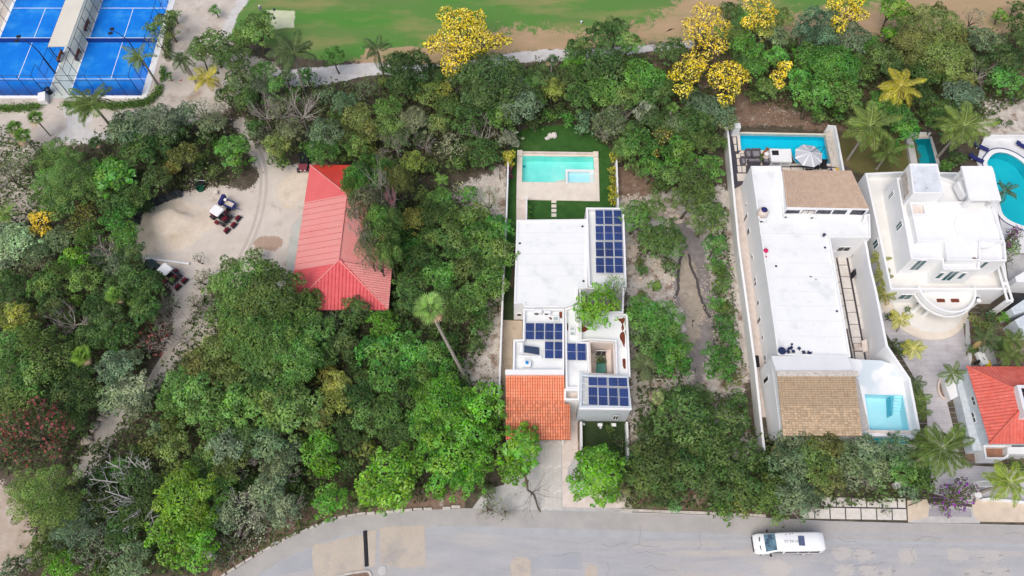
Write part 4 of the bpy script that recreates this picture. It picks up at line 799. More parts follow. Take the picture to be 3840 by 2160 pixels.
for q in ([(1092, 890), (1128, 886), (1222, 1200), (1182, 1200)],):
    f = L(V_, q, 3.9)
    for a, b in ((0, 1), (2, 3)): MB().tube([f[a], f[b]], .16, 4).build('beam', white, pg)
    for a, b in ((0, 3), (1, 2)): MB().tube([f[a], f[b]], .18, 4).build('beam', white, pg)
    mid0, mid1 = f[0].lerp(f[3], .55), f[1].lerp(f[2], .55); MB().tube([mid0, mid1], .28, 4).build('beam', white, pg)
    for p in (f[2], f[3]): MB().box((p.x, p.y, 1.9), (.28, .28, 3.8)).build('post', white, pg)
# villa forecourt, lap pool, round pool
sheet('paved_forecourt', OP((2195, 740), (2420, 752), (2452, 830), (2460, 900), (2490, 960), (2440, 985), (2380, 1000), (2420, 1170), (2600, 1180), (2600, 1260), (2440, 1268), (2340, 1240), (2330, 1000), (2270, 900), (2230, 840)), .008, mat('grey_forecourt_pavers', lin(206, 202, 204), lin(190, 186, 188), .8, .9, .2, 14, .06, col3=lin(176, 170, 174), s3=.4, thr3=(.5, .7)))
fj = MB()
for k in range(46):
    y = O(2300, 750).y - k * .62; fj.add([(O(2205, 800).x, y, .0125), (O(2470, 800).x, y, .0125), (O(2470, 800).x, y - .035, .0125), (O(2205, 800).x, y - .035, .0125)], [(0, 3, 2, 1)])
o = fj.build('paver_joints', mat('paver_joint', lin(176, 172, 176)), None); o['kind'] = 'structure'
sheet('villa_path', L(V_, [(128, 1222), (520, 1226), (560, 1345), (330, 1345), (140, 1300)]), .013, MATS['terrace_beige'])
sheet('villa_side', OP((2530, 640), (2610, 640), (2620, 900), (2560, 880), (2545, 790)), .008, concr)
pl3 = pool('lap_pool', 'narrow teal lap pool behind the villa', rim3, .5, 1.3, basin4, .1, .0)
q = [rim3[0] + Vector((-.9, .35, 0)), rim3[1] + Vector((.35, .35, 0)), rim3[2] + Vector((.5, -.2, 0)), rim3[3] + Vector((-.9, -.2, 0))]
MB().poly([(p.x, p.y, .52) for p in q], 0, [[(p.x, p.y, .52) for p in rim3]]).prism(q, 0, .52, top=False).build('coping', concr, pl3)
MB().prism(L(t4, [(1070, 995), (1232, 998), (1232, 1006), (1070, 1004)], 1.0), 0, 1.0).build('back_wall', white, pl3); MB().prism(L(t4, [(1135, 1006), (1205, 1008), (1210, 1036), (1138, 1034)], .7), 0, .7).build('plinth', cream, pl3)
pat = L(F7, [(390, 150), (900, 150), (1200, 200), (1200, 1400), (620, 1420), (560, 1100), (480, 700), (330, 480), (300, 420), (350, 230)], .2)
pl4 = pool('swimming_pool', 'round ended aqua pool on the white patio by the villa', rim4, .2, 1.4, basin5, .08, .55, whitev)
MB().poly([(p.x, p.y, .19) for p in pat], 0, [[(p.x, p.y, .19) for p in rim4]]).prism(pat, 0, .19, top=False).build('patio', mat('white_patio', lin(232, 232, 232), lin(214, 216, 218), .6, .8, .1, 9, .05, col3=lin(184, 186, 190), s3=.5, thr3=(.6, .75)), pl4)
q = inset(rim4, -.62); q2 = inset(rim4, -.76); nn = len(q); MB().add([(a.x, a.y, .225) for a in q] + [(a.x, a.y, .225) for a in q2], [(i, nn + i, nn + (i + 1) % nn, (i + 1) % nn)[::-1] for i in range(nn)]).build('blue_border', navy, pl4)
w_ = thing('garden_wall', 'low white wall behind the white patio of the round pool', 'wall', F7(600, 135)); wall(w_, 'wall', L(F7, [(400, 135), (1100, 140)], .8), 0, .8, .2, white)
# ------------------------------------------------------------------ HOUSE 4: red tiled house at the right edge
h4 = thing('red_tiled_house', 'white walled house with a red tiled hip roof at the right edge', 'house', S_(3750, 1460))
ez = 3.3; NW, SW = H6(512, 362, ez), H6(704, 1142, ez); xw4 = (NW.x + SW.x) / 2; yn, ys_ = NW.y, SW.y; wdt = 13.0; run = (yn - ys_) / 2
rzt = ez + 2.4
def rp(x, y):   # roof height at plan point
    d = min(x - xw4, yn - y, y - ys_, xw4 + wdt - x); return ez + rzt_k * max(0, min(d, run))
rzt_k = 2.4 / run
def hip_slope(name, root, a, b, inw, m, pitch, rw, hgt, rise_k, cut0=1.0, cut1=1.0, pieces=1, kind=None, prof=None, row=.42, step=.035, ez_=None, runmax=None):
    """one slope of a hip roof: tile columns running from eave line a-b up to the hips"""
    U = b - a; Ln = U.length; U.normalize(); n = max(1, round(Ln / pitch)); w = Ln / n; out = MB(); cnt = 0
    prof = prof or [(.0, 0), (.2, .7), (.5, 1), (.8, .7), (1.0, 0)]
    objs = []
    for i in range(n):
        x0, x1 = i * w, (i + 1) * w
        def top(x): return min(runmax, x * cut0 if cut0 else runmax, (Ln - x) * cut1 if cut1 else runmax)
        xs_ = [x0 + (x1 - x0) * t for t, _ in prof]; tmax = max(top(x) for x in xs_)
        nr = max(1, math.ceil(tmax / row))
        for j in range(nr):
            vs = []
            for r_ in (j * row, (j + 1) * row):
                for x, (t, z) in zip(xs_, prof):
                    rr_ = min(r_, max(top(x), 0)); p = a + U * x + inw * rr_
                    vs.append(Vector((p.x, p.y, ez_ + rise_k * rr_ + z * hgt + (step if r_ == j * row else 0))))
            k = len(prof); out.add(vs, [(q, q + 1, k + q + 1, k + q) for q in range(k - 1)])
            out.add(vs[:k] + [v - Vector((0, 0, step)) for v in vs[:k]], [(q, k + q, k + q + 1, q + 1) for q in range(k - 1)])
        cnt += 1
        if cnt == pieces or i == n - 1:
            o = out.build(name, m, root); objs.append(o); out = MB(); cnt = 0
            if kind: o['kind'] = kind
    return objs
E_, N_, S__, W__ = xw4 + wdt, yn, ys_, xw4
P = lambda x, y: Vector((x, y, 0))
hip_slope('tile_column', h4, P(W__, N_), P(W__, S__), Vector((1, 0, 0)), clay, .36, 0, .09, rzt_k, 1, 1, 1, None, ez_=ez, runmax=run)
hip_slope('tile_column', h4, P(W__, S__), P(E_, S__), Vector((0, 1, 0)), clay, .36, 0, .09, rzt_k, 1, 1, 1, None, ez_=ez, runmax=run)
hip_slope('tile_column', h4, P(E_, N_), P(W__, N_), Vector((0, -1, 0)), clay, .36, 0, .09, rzt_k, 1, 1, 1, None, ez_=ez, runmax=run)
for a, b in ((P(W__, N_), P(W__ + run, N_ - run)), (P(W__, S__), P(W__ + run, S__ + run))):
    MB().tube([Vector((a.x, a.y, ez + .06)), Vector((b.x, b.y, rzt + .06))], .16, 8).build('ridge_cap', clay, h4)
MB().prism([P(W__ + .25, N_ - .25), P(E_, N_ - .25), P(E_, S__ + .25), P(W__ + .25, S__ + .25)], 0, ez + .02).build('wall', rendg, h4)
sk = L(H6, [(985, 556), (1240, 556), (1300, 870), (1066, 870)], rzt - .2); MB().prism(sk + [], rzt - 1.2, rzt + .1, top=False).build('skylight_wall', white, h4)
q = inset(sk, .35); nn = 4; sk = ccw(sk); MB().add([(a.x, a.y, rzt + .1) for a in sk] + [(a.x, a.y, rzt + .1) for a in q], [(i, (i + 1) % nn, nn + (i + 1) % nn, nn + i) for i in range(nn)]).build('skylight_frame', alu, h4)
MB().poly([(a.x, a.y, rzt - .1) for a in q]).build('skylight_pane', glassd, h4)
base = L(H6, [(395, 520), (560, 440), (700, 1140), (690, 1205), (556, 1205)], 1.45)
xs4 = [Vector((xw4 - 2.2, N_ - 2.0, 0)), Vector((xw4 + .2, N_ - 2.0, 0)), Vector((xw4 + .2, S__ - .2, 0)), Vector((xw4 - 2.0, S__ - .2, 0))]
b0, b1 = H6(396, 520, 1.45), H6(558, 1205, 1.45)
MB().prism([b0, Vector((xw4 + .24, b0.y + .5, 0)), Vector((xw4 + .24, b1.y, 0)), b1], 0, 1.45).build('side_wing', rendg, h4)
b2, b4_ = H6(260, 440, 1.1), H6(350, 700, 1.1)
MB().prism([H6(262, 438, 1.1), H6(400, 430, 1.1), H6(440, 640, 1.1), H6(338, 700, 1.1), H6(290, 570, 1.1)], 0, 1.1).build('planter_wall', white, h4)
Aw, Bw = Vector((xw4 + .25, N_ - .25, 0)), Vector((xw4 + .25, S__ + .25, 0))
for y0, y1 in ((655, 758), (818, 930)):
    window(h4, Aw, Bw, H6, [(542, y0 + 5), (566, y0), (592, y1 - 8), (566, y1)], glassd, 2, white, 1)
bal = [H6(672, 1160, 1.6), H6(740, 1158, 1.6), H6(925, 1255, 1.6), H6(890, 1288, 1.6), H6(690, 1288, 1.6)]
flat(h4, [H6(668, 1150, 2.0), H6(960, 1150, 2.0), H6(925, 1262, 2.0), H6(890, 1290, 2.0), H6(690, 1290, 2.0)], 0, 1.3, .6, .2, wm=white, rm=mat('terracotta_floor', lin(176, 130, 106), lin(160, 116, 94), 2))
MB().prism([H6(930, 1160, 2.6), H6(1500, 1160, 2.6), H6(1500, 1235, 2.6), H6(930, 1230, 2.6)], 0, 2.2).build('porch', white, h4)
sheet('planting_bed', L(H6, [(484, 1235), (700, 1235), (1300, 1290), (1300, 1340), (480, 1318)]), .013, litterm)
w_ = thing('neighbour_house', 'white building with dark openings cut off by the right edge beside the villa', 'house', O(2600, 780))
F8 = fr(3600, 900, 2.9)
MB().prism(L(F8, [(510, 445), (692, 445), (900, 445), (900, 700), (545, 740)], .3), 0, .3).build('dark_deck', mat('dark_deck', (.03, .032, .036), (.05, .052, .056), 2), w_)
MB().prism(L(F8, [(600, 400), (720, 330), (900, 330), (900, 470), (615, 455)], 3), 0, 3).build('wall', whitev, w_); MB().prism(L(F8, [(553, 742), (696, 648), (900, 600), (900, 720), (590, 810)], 2.6), 0, 2.6).build('wall', rendg, w_)
MB().prism(L(F8, [(595, 870), (696, 815), (900, 760), (900, 1000), (672, 1000)], 2.4), 0, 2.4).build('wall', rendg, w_)
sheet('side_path', L(F8, [(60, 860), (95, 860), (130, 1300), (110, 1380), (60, 1100)]), .014, MATS['white_patio'])
sheet('side_path', L(F8, [(195, 1165), (350, 1150), (415, 1370), (240, 1380)]), .014, concr)
sheet('planting_bed', L(F8, [(40, 840), (600, 800), (720, 1000), (720, 1380), (420, 1380), (350, 1140), (195, 1160), (230, 1380), (110, 1380), (40, 1000)]), .010, litterm)
# ------------------------------------------------------------------ red roofed shed in the yard
h5 = thing('red_roofed_shed', 'long shed with a red sheet metal hip roof beside the sandy yard', 'shed', (-20.2, 46, 0))
W5, E5, S5, N5, ez5 = -25.87, -14.55, 35.85, 56.4, 2.9; hw = (E5 - W5) / 2; k5 = 1.75 / hw
redend = mat('red_end_sheet', lin(226, 108, 106, .9), lin(218, 100, 100, .9), .5, .5, spec=.5)  # deeper red for the slope end of the same roof
rib = [(.0, 0), (.15, .9), (.35, 1), (.5, .25), (.65, .0), (.85, .0), (1.0, 0)]
# flat red sheets on the long sides, tile-form sheets at the south hip
hip_slope('roof_sheet', h5, P(W5, N5), P(W5, N5 - hw), Vector((1, 0, 0)), redend, .30, 0, .014, k5, 1, 0, 4, None, rib, 1.2, .012, ez5, hw)
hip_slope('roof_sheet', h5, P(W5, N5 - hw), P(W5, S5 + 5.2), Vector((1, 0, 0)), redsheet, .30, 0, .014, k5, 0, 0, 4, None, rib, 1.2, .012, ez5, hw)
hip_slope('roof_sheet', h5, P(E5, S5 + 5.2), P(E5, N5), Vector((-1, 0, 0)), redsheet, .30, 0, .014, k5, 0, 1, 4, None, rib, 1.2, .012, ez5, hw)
hip_slope('roof_sheet', h5, P(E5, N5), P(W5, N5), Vector((0, -1, 0)), mat('red_north_sheet', lin(226, 78, 62, .84), lin(212, 68, 56, .84), .5, .4, spec=.5), .30, 0, .014, k5, 1, 1, 4, None, rib, 1.2, .012, ez5, hw)  # north slope keeps a deeper red, without the glare tone
rib2 = [(.0, 0), (.2, .8), (.5, 1), (.8, .8), (1.0, 0)]
hip_slope('roof_sheet', h5, P(W5, S5 + 5.25), P(W5, S5), Vector((1, 0, 0)), redtile, .30, 0, .06, k5, 0, 1, 3, None, rib2, .5, .03, ez5 + .05, hw)
hip_slope('roof_sheet', h5, P(W5, S5), P(E5 + .3, S5), Vector((0, 1, 0)), redtile, .42, 0, .085, k5, 1, 1, 2, None, rib2, .5, .035, ez5 + .05, hw + .15)
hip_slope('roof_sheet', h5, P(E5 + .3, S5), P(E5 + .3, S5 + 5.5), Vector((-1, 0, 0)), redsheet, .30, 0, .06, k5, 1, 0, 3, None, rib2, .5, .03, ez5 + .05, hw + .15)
for i in range(15):   # lap seams between sheets
    y = N5 - 5.9 - i * .86
    if y > S5 + 5.3: MB().tube([Vector((W5, y, ez5 + .035)), Vector((W5 + hw, y, ez5 + 1.785))], .02, 4).build('seam', mat('seam_red', lin(186, 80, 80, .8)) if i == 0 else MATS['seam_red'], h5)
xr5 = W5 + hw
for a, b in (((W5, N5, ez5), (xr5, N5 - hw, ez5 + 1.75)), ((E5, N5, ez5), (xr5, N5 - hw, ez5 + 1.75)), ((xr5, N5 - hw, ez5 + 1.75), (xr5, S5 + hw, ez5 + 1.75)), ((W5, S5, ez5), (xr5, S5 + hw, ez5 + 1.8)), ((E5 + .3, S5, ez5), (xr5, S5 + hw, ez5 + 1.8))):
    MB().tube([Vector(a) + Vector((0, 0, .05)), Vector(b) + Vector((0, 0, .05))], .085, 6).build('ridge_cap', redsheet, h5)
MB().prism([P(W5 + .9, S5 + 1.0), P(E5 - .4, S5 + 1.0), P(E5 - .4, N5 - .5), P(W5 + .9, N5 - .5)], 0, ez5 + .1).build('wall', concr, h5)
for i in range(6): MB().box((W5 + .4, S5 + 2 + i * 3.4, 1.4), (.2, .2, 2.9)).build('post', concr, h5)
# ------------------------------------------------------------------ padel courts
def court(x0, y0, label):
    t = thing('padel_court', label, 'padel court', (x0 + 5, y0 + 10, 0)); z = .03
    MB().prism([(x0 - .45, y0 - .5), (x0 + 10.9, y0 - .5), (x0 + 10.9, y0 + 22), (x0 - .45, y0 + 22)], 0, z).build('slab', linem if False else white, t)
    MB().poly([(x0, y0, z + .004), (x0 + 10, y0, z + .004), (x0 + 10, y0 + 20, z + .004), (x0, y0 + 20, z + .004)]).build('turf', padel, t)
    ln = MB()
    for a, b, c, d in ((x0, y0 + 3.0, x0 + 10, y0 + 3.08), (x0, y0 + 16.9, x0 + 10, y0 + 17), (x0 + 4.96, y0 + 2.9, x0 + 5.04, y0 + 17.1)): ln.poly([(a, b, z + .009), (c, b, z + .009), (c, d, z + .009), (a, d, z + .009)])
    ln.build('court_line', linem, t)
    nt_ = MB().box((x0 + 5, y0 + 10, .48), (9.9, .03, .85)); nt_.build('net', mat('net_mesh', lin(20, 70, 150), lin(16, 60, 136), 40, .9) if 'net_mesh' not in MATS else MATS['net_mesh'], t)
    MB().box((x0 + 5, y0 + 10, .93), (9.9, .05, .07)).build('net_tape', linem, t)
    gl = MATS.get('court_glass')
    if not gl:
        gl = water('court_glass', (.90, .95, .99)); MATS['court_glass'] = gl
    fm = darkmet; H = 3.0
    def rail(a, b, r=.04): MB().tube([a, b], r, 4).build('frame_bar', fm, t)
    for sx in (0, 1):
        X = x0 + 10 * sx
        for k in range(11):
            yy = y0 + 2 * k; hh = 4.0 if k in (0, 1, 9, 10) else 3.0; rail(Vector((X, yy, 0)), Vector((X, yy, hh)), .05)
        for k in range(10):
            hh = 4.0 if k in (0, 9) else 3.0; rail(Vector((X, y0 + 2 * k, hh)), Vector((X, y0 + 2 * k + 2, hh))); 
            if 0 < k < 9: rail(Vector((X, y0 + 2 * k, 1.6)), Vector((X, y0 + 2 * k + 2, 1.6)), .03)
            if k < 2 or k > 7: MB().add([(X, y0 + 2 * k, .05), (X, y0 + 2 * k + 2, .05), (X, y0 + 2 * k + 2, 2.95), (X, y0 + 2 * k, 2.95)], [(0, 1, 2, 3)]).build('glass_panel', gl, t)
    for yy in (y0, y0 + 20):
        for k in range(6): rail(Vector((x0 + 2 * k, yy, 0)), Vector((x0 + 2 * k, yy, 4.0)), .05)
        rail(Vector((x0, yy, 4)), Vector((x0 + 10, yy, 4))); rail(Vector((x0, yy, 3)), Vector((x0 + 10, yy, 3)), .05)
        for k in range(5): MB().add([(x0 + 2 * k, yy, .05), (x0 + 2 * k + 2, yy, .05), (x0 + 2 * k + 2, yy, 2.95), (x0 + 2 * k, yy, 2.95)], [(0, 1, 2, 3)]).build('glass_panel', gl, t)
    return t
qa = P2(950, 1300, 0); court(qa.x, qa.y, 'blue padel court with white lines right of the shade canopy')
qb = P2(640, 1300, 0); court(qb.x - 10.0, qb.y, 'blue padel court cut by the left edge with a tall floodlight')
sheet('court_walkway', [Vector((qb.x + .2, qb.y - .45, 0)), Vector((qa.x - .2, qa.y - .45, 0)), Vector((qa.x - .2, qa.y + 22, 0)), Vector((qb.x + .2, qb.y + 22, 0))], .036, padellt)
cp = thing('shade_canopy', 'long cream shade canopy between the two blue padel courts', 'canopy', P2(800, 400))
q = L(P2, [(650, 638), (918, 632), (1132, -10), (864, -10)], 3.0); dq = (q[3] - q[0]).normalized(); q[3] = q[0] + Vector((0, 14, 0)); q[2] = q[1] + Vector((0, 14, 0))
cxa = (q[1].x - q[0].x)
MB().prism(q, 2.95, 3.06, bottom=True).build('canopy_sheet', mat('cream_sheet', lin(226, 222, 208), lin(218, 212, 198), .3, .7), cp)
for p in q: MB().box((p.x + (.1 if p in (q[0], q[3]) else -.1), p.y + .1, 1.5), (.1, .1, 2.9)).build('post', darkmet, cp)
for f, px, lab, rz in ((P2, (1180, 350), 'brown wooden bench against the fence of the right padel court, farther one', 0), (P2, (1055, 750), 'brown wooden bench against the fence of the right padel court, nearer one', 0), (P2, (815, 770), 'brown wooden bench just below the end of the cream canopy', 0)):
    c = f(*px, .3); t = thing('bench', lab, 'bench', (c.x, c.y, 0), 0, 'benches between the padel courts'); 
    MB().box((c.x, c.y, .45), (.45, 1.8, .06)).build('seat', woodm, t); MB().box((c.x + .22, c.y, .72), (.05, 1.8, .4)).build('backrest', woodm, t)
    for s in (-.8, .8): MB().box((c.x, c.y + s, .21), (.4, .06, .42)).build('leg', darkmet, t)
for f, base, top, lab in ((P2, (760, 1000), None, 'twin headed floodlight pole leaning over the left padel court'), (P2, (1960, 900), None, 'twin headed floodlight by the right side of the right padel court')):
    b0 = f(*base, 0); t = thing('floodlight', lab, 'floodlight', b0, 0, 'padel court floodlights')
    MB().tube([b0, b0 + Vector((0, 0, 4.2)), b0 + Vector((-.25, .1, 5.2)), b0 + Vector((-.9, .2, 6.1)), b0 + Vector((-1.6, .3, 6.4))], [.09, .08, .07, .06, .05], 6).build('pole', darkmet, t)
    MB().box(b0 + Vector((-1.7, .65, 6.4)), (.55, .4, .14), 0, .1, .03).build('lamp_head', blackm, t); MB().box(b0 + Vector((-1.7, -.15, 6.4)), (.55, .4, .14), 0, .1, .03).build('lamp_head', blackm, t)
    MB().tube([b0 + Vector((-1.65, .7, 6.38)), b0 + Vector((-1.65, -.2, 6.38))], .04, 5).build('crossbar', darkmet, t)
gt = thing('entrance_gate', 'dark framed gate closing the walkway between the padel courts', 'gate', P2(740, 1295))
a, b = Vector((qb.x + .05, qb.y, 0)), Vector((qa.x - .05, qa.y, 0))
for k in range(4): p = a.lerp(b, k / 3); MB().tube([p, p + Vector((0, 0, 2.6))], .05, 4).build('post', darkmet, gt)
MB().tube([a + Vector((0, 0, 2.6)), b + Vector((0, 0, 2.6))], .05, 4).build('rail', darkmet, gt)
c = P2(665, 1240, .4); t = thing('litter_bin', 'round black bin just inside the padel walkway gate', 'bin', (c.x, c.y, 0)); MB().lathe((c.x, c.y, 0), [(.32, 0), (.4, .85)], 14).build('bin_body', blackm, t); MB().lathe((c.x, c.y, .85), [(.42, 0), (.42, .06), (.1, .16)], 14).build('lid', darkmet, t)
MB().box(P2(590, 1340, .5), (1.0, 1.6, 1.0), 0, .3, .05).build('white_plinth', white, None); tag(bpy.data.objects['white_plinth'], 'white block at the lower left of the padel walkway', 'plinth')
# ------------------------------------------------------------------ solar arrays on the roofs of the solar house
YAW = R(-1.5)
def panel_mesh():
    mb = MB().box((0, 0, .02), (.985, 2.0, .03)); return mb
pm = {}
def solar_panel(par, c, landscape=False):
    rz = YAW + (math.pi / 2 if landscape else 0); Mx = Matrix.Translation(c - wloc(par)) @ Matrix.Rotation(rz, 4, 'Z')
    if not pm:
        p = panel_mesh().build('solar_panel', solar); pm['p'] = p.data; bpy.data.objects.remove(p)
        f = MB(); 
        for x in (-.495, .495): f.box((x, 0, .022), (.035, 2.04, .045))
        for y in (-1.005, 1.005): f.box((0, y, .022), (.95, .03, .044))
        f.box((0, 0, .037), (.95, .022, .012)); p = f.build('frame', alu); pm['f'] = p.data; bpy.data.objects.remove(p)
        f = MB()
        for k in range(5): f.box((-.33 + k * .165, 0, .036), (.012, 1.96, .006))
        p = f.build('cell_line', busb); pm['l'] = p.data; bpy.data.objects.remove(p)
    o = link('solar_panel', pm['p'], par); o.matrix_local = Mx
    link('frame', pm['f'], o); link('cell_line', pm['l'], o)
def array(label, z, cs, land=(), rails=None):
    pts = [f(x, y, z) for f, x, y in cs]
    t = thing('solar_array', label, 'solar panels', sum(pts, Vector()) / len(pts), 0, 'solar arrays on the white house')
    for p in pts: solar_panel(t, p)
    for f, x, y in land: solar_panel(t, f(x, y, z), True)
    for p in pts[::2]:
        MB().box(p + Vector((0, .6, -.12)), (1.0, .06, .2)).build('mounting_rail', alu, t)
    return t
array('large solar array in four rows of three on the back right roof', 4.55, [(c2, x + d * k, y) for y, k in ((738, 0), (897, 2), (1060, 4), (1223, 6)) for x, d in ((1041, 1), (1132, 1.6), (1225, 1.9))])
array('solar array of six panels in an upside down L on the left roof', 4.2, [(c1, x, y) for x, y in ((341, 382), (440, 383), (537, 384), (636, 385), (536, 571), (635, 573))])
array('small solar array of two panels side by side in the middle of the roofs', 4.1, [(c1, 760, 588), (c1, 861, 590)])
ar = array('solar array of eight blue panels on the block facing the front lawn'.replace('eight', 'six'), 4.85, [(c1, 976, 1034), (c1, 1077, 1038), (c1, 1181, 1042), (c1, 1287, 1046)], [(c1, 1022, 887), (c1, 1227, 893)])
for x in (875, 900): MB().tube([c1(x, 845, 4.8), c1(x + 4, 1120, 4.8)], .03, 4).build('bare_rail', alu, ar)
for y in (855, 905, 965, 1100): MB().tube([c1(858, y, 4.8), c1(925, y, 4.8)], .03, 4).build('bare_rail', alu, ar)
# roof equipment
t = thing('solar_water_heater', 'solar water heater with white tank and tilted dark collector on the roof', 'water heater', c1(330, 560, 3.8))
a = c1(258, 510, 4.5); b = c1(258, 600, 4.5); MB().tube([a, b], .27, 14).build('tank', white, t)
q = L(c1, [(284, 524), (434, 544), (434, 616), (284, 592)]); q = [c1(284, 524, 4.55), c1(434, 544, 4.0), c1(434, 616, 4.0), c1(284, 592, 4.55)]
MB().add(q + [p + Vector((0, 0, -.08)) for p in q], [(0, 3, 2, 1), (0, 1, 5, 4)[::-1], (1, 2, 6, 5), (2, 3, 7, 6), (3, 0, 4, 7)]).build('collector', mat('collector_glass', lin(70, 84, 108), lin(60, 72, 96), 2, .15, spec=.6), t)
MB().prism(L(c1, [(218, 630), (462, 632), (462, 652), (218, 650)], 3.95), 3.8, 4.1).build('plinth', white, t)
t = thing('water_tank', 'white roof water tank with a bright blue lid', 'water tank', c1(310, 720, 3.8)); c = c1(310, 722, 3.8)
MB().box(c + Vector((0, 0, .3)), (.95, .75, .6), 0, YAW, .08).build('tank', white, t); MB().lathe(c + Vector((0, .05, .6)), [(.2, 0), (.2, .07), (.1, .1)], 14).build('lid', mat('blue_lid', lin(40, 150, 220), rough=.4), t)
def ac_unit(c, lab, rz=0.0, s=1.0):
    t = thing('air_conditioner', lab, 'air conditioner', c, 0, 'outdoor air conditioner units'); c = Vector(c)
    MB().box(c + Vector((0, 0, .35 * s)), (.85 * s, .36 * s, .6 * s), 0, rz, .04).build('casing', white, t); n = Matrix.Rotation(rz, 3, 'Z') @ Vector((0, -.19 * s, 0))
    MB().tube([c + n + Vector((-.12, 0, .36 * s)), c + n * 1.1 + Vector((-.12, 0, .36 * s))], .22 * s, 12, 0, True, False).build('fan_grille', greyf, t)
    for sx in (-.3, .3): MB().box(c + Matrix.Rotation(rz, 3, 'Z') @ Vector((sx * s, 0, .03)), (.06, .36 * s, .06)).build('foot', darkmet, t)
ac_unit(c1(418, 205, 3.8), 'air conditioner left of its twin below the big white roof', YAW, 1.15); ac_unit(c1(516, 208, 3.8), 'smaller air conditioner right of its twin below the big white roof', YAW, .95)
def skylight(c, w, h, lab):
    t = thing('skylight', lab, 'skylight', c, 0, 'white framed skylights'); c = Vector(c); mb = MB()
    for x in (-w / 2, w / 2): mb.box(c + Vector((x, 0, .14)), (.1, h + .1, .3))
    for y in (-h / 2, h / 2): mb.box(c + Vector((0, y, .139)), (w - .1, .1, .298))
    mb.build('frame', white, t); MB().box(c + Vector((0, 0, .2)), (w - .1, h - .1, .02)).build('pane', mat('skylight_glass', lin(150, 170, 172), lin(200, 208, 206), 2.5, .1, spec=.6) if 'skylight_glass' not in MATS else MATS['skylight_glass'], t)
skylight(c1(766, 365, 3.7), .55, .45, 'upper skylight of the pair beside the middle solar panels'); skylight(c1(767, 413, 3.7), .55, .45, 'lower skylight of the pair beside the middle solar panels'); skylight(c1(602, 262, 3.8), .6, .5, 'single skylight above the six panel array')
def leaf_pile(f, pts, z, lab, name='dead_leaf_drift'):
    o = MB(); p = smooth_poly(L(f, pts, z), 3, .03); c = sum(p, Vector()) / len(p); n = len(p)
    vs = [Vector((q.x, q.y, z + .01)) for q in p] + [c.lerp(q, .6) + Vector((0, 0, .09 + random.uniform(0, .05))) for q in p] + [c + Vector((0, 0, .12))]
    o.add(vs, [(i, (i + 1) % n, n + (i + 1) % n, n + i) for i in range(n)] + [(n + i, n + (i + 1) % n, 2 * n) for i in range(n)]); o = o.build(name, rustm); tag(o, lab, 'leaf drift', None, 'stuff')
leaf_pile(c1, [(636, 184), (678, 174), (676, 200), (664, 252), (644, 240)], 3.8, 'rust coloured drift of dead leaves in the roof corner by the single skylight')
leaf_pile(c1, [(1228, 258), (1292, 252), (1296, 275), (1282, 300), (1286, 360), (1268, 380), (1262, 340), (1272, 320), (1250, 285)], 3.5, 'rust coloured leaf drift at the top right of the terrace')
leaf_pile(c1, [(1268, 388), (1290, 395), (1298, 440), (1296, 530), (1284, 532), (1252, 460), (1246, 415)], 3.5, 'long rust coloured leaf drift at the middle right of the terrace')
leaf_pile(c1, [(1275, 662), (1300, 660), (1306, 700), (1302, 758), (1286, 752), (1272, 710)], 3.5, 'rust coloured leaf drift right of the small pool court')
leaf_pile(c1, [(846, 280), (870, 300), (900, 340), (930, 360), (885, 392), (850, 372)], 3.5, 'rust coloured leaf drift at the foot of the court tree')
leaf_pile(c1, [(530, 240), (560, 248), (562, 266), (545, 260)], 3.8, 'small rust coloured leaf scrap beside the single skylight')
leaf_pile(c1, [(714, 305), (724, 308), (726, 370), (716, 365)], 3.7, 'thin rust coloured leaf streak in the passage between roofs')
leaf_pile(c1, [(350, 178), (380, 172), (390, 182), (360, 188)], 3.8, 'rust coloured leaf scrap behind the left air conditioner')
MB().box(c1(485, 775, 3.82), (1.4, .12, .06), 0, YAW).build('pipe_tray', darkmet, None); tag(bpy.data.objects['pipe_tray'], 'short dark pipe lying on the roof above the orange tiles', 'pipe')
pc = pool('court_pool', 'tiny green pool in the sunken court of the solar house', L(c1, [(1010, 690), (1104, 690), (1104, 818), (1000, 818)], 1.18), 1.20, .16, mat('green_pool', lin(126, 184, 170), lin(108, 168, 154), 1), .03, .08)
t = thing('garden_lamp', 'small white garden light on the dark front lawn', 'garden light', b3(667, 333)); MB().lathe(b3(667, 333), [(.12, 0), (.12, .3), (.18, .32), (.05, .42)], 10).build('lamp_body', white, t)
t = thing('garden_lamp', 'white corner light at the top left of the dark front lawn', 'garden light', b3(540, 308)); MB().lathe(b3(540, 308), [(.12, 0), (.12, .3), (.18, .32), (.05, .42)], 10).build('lamp_body', white, t)
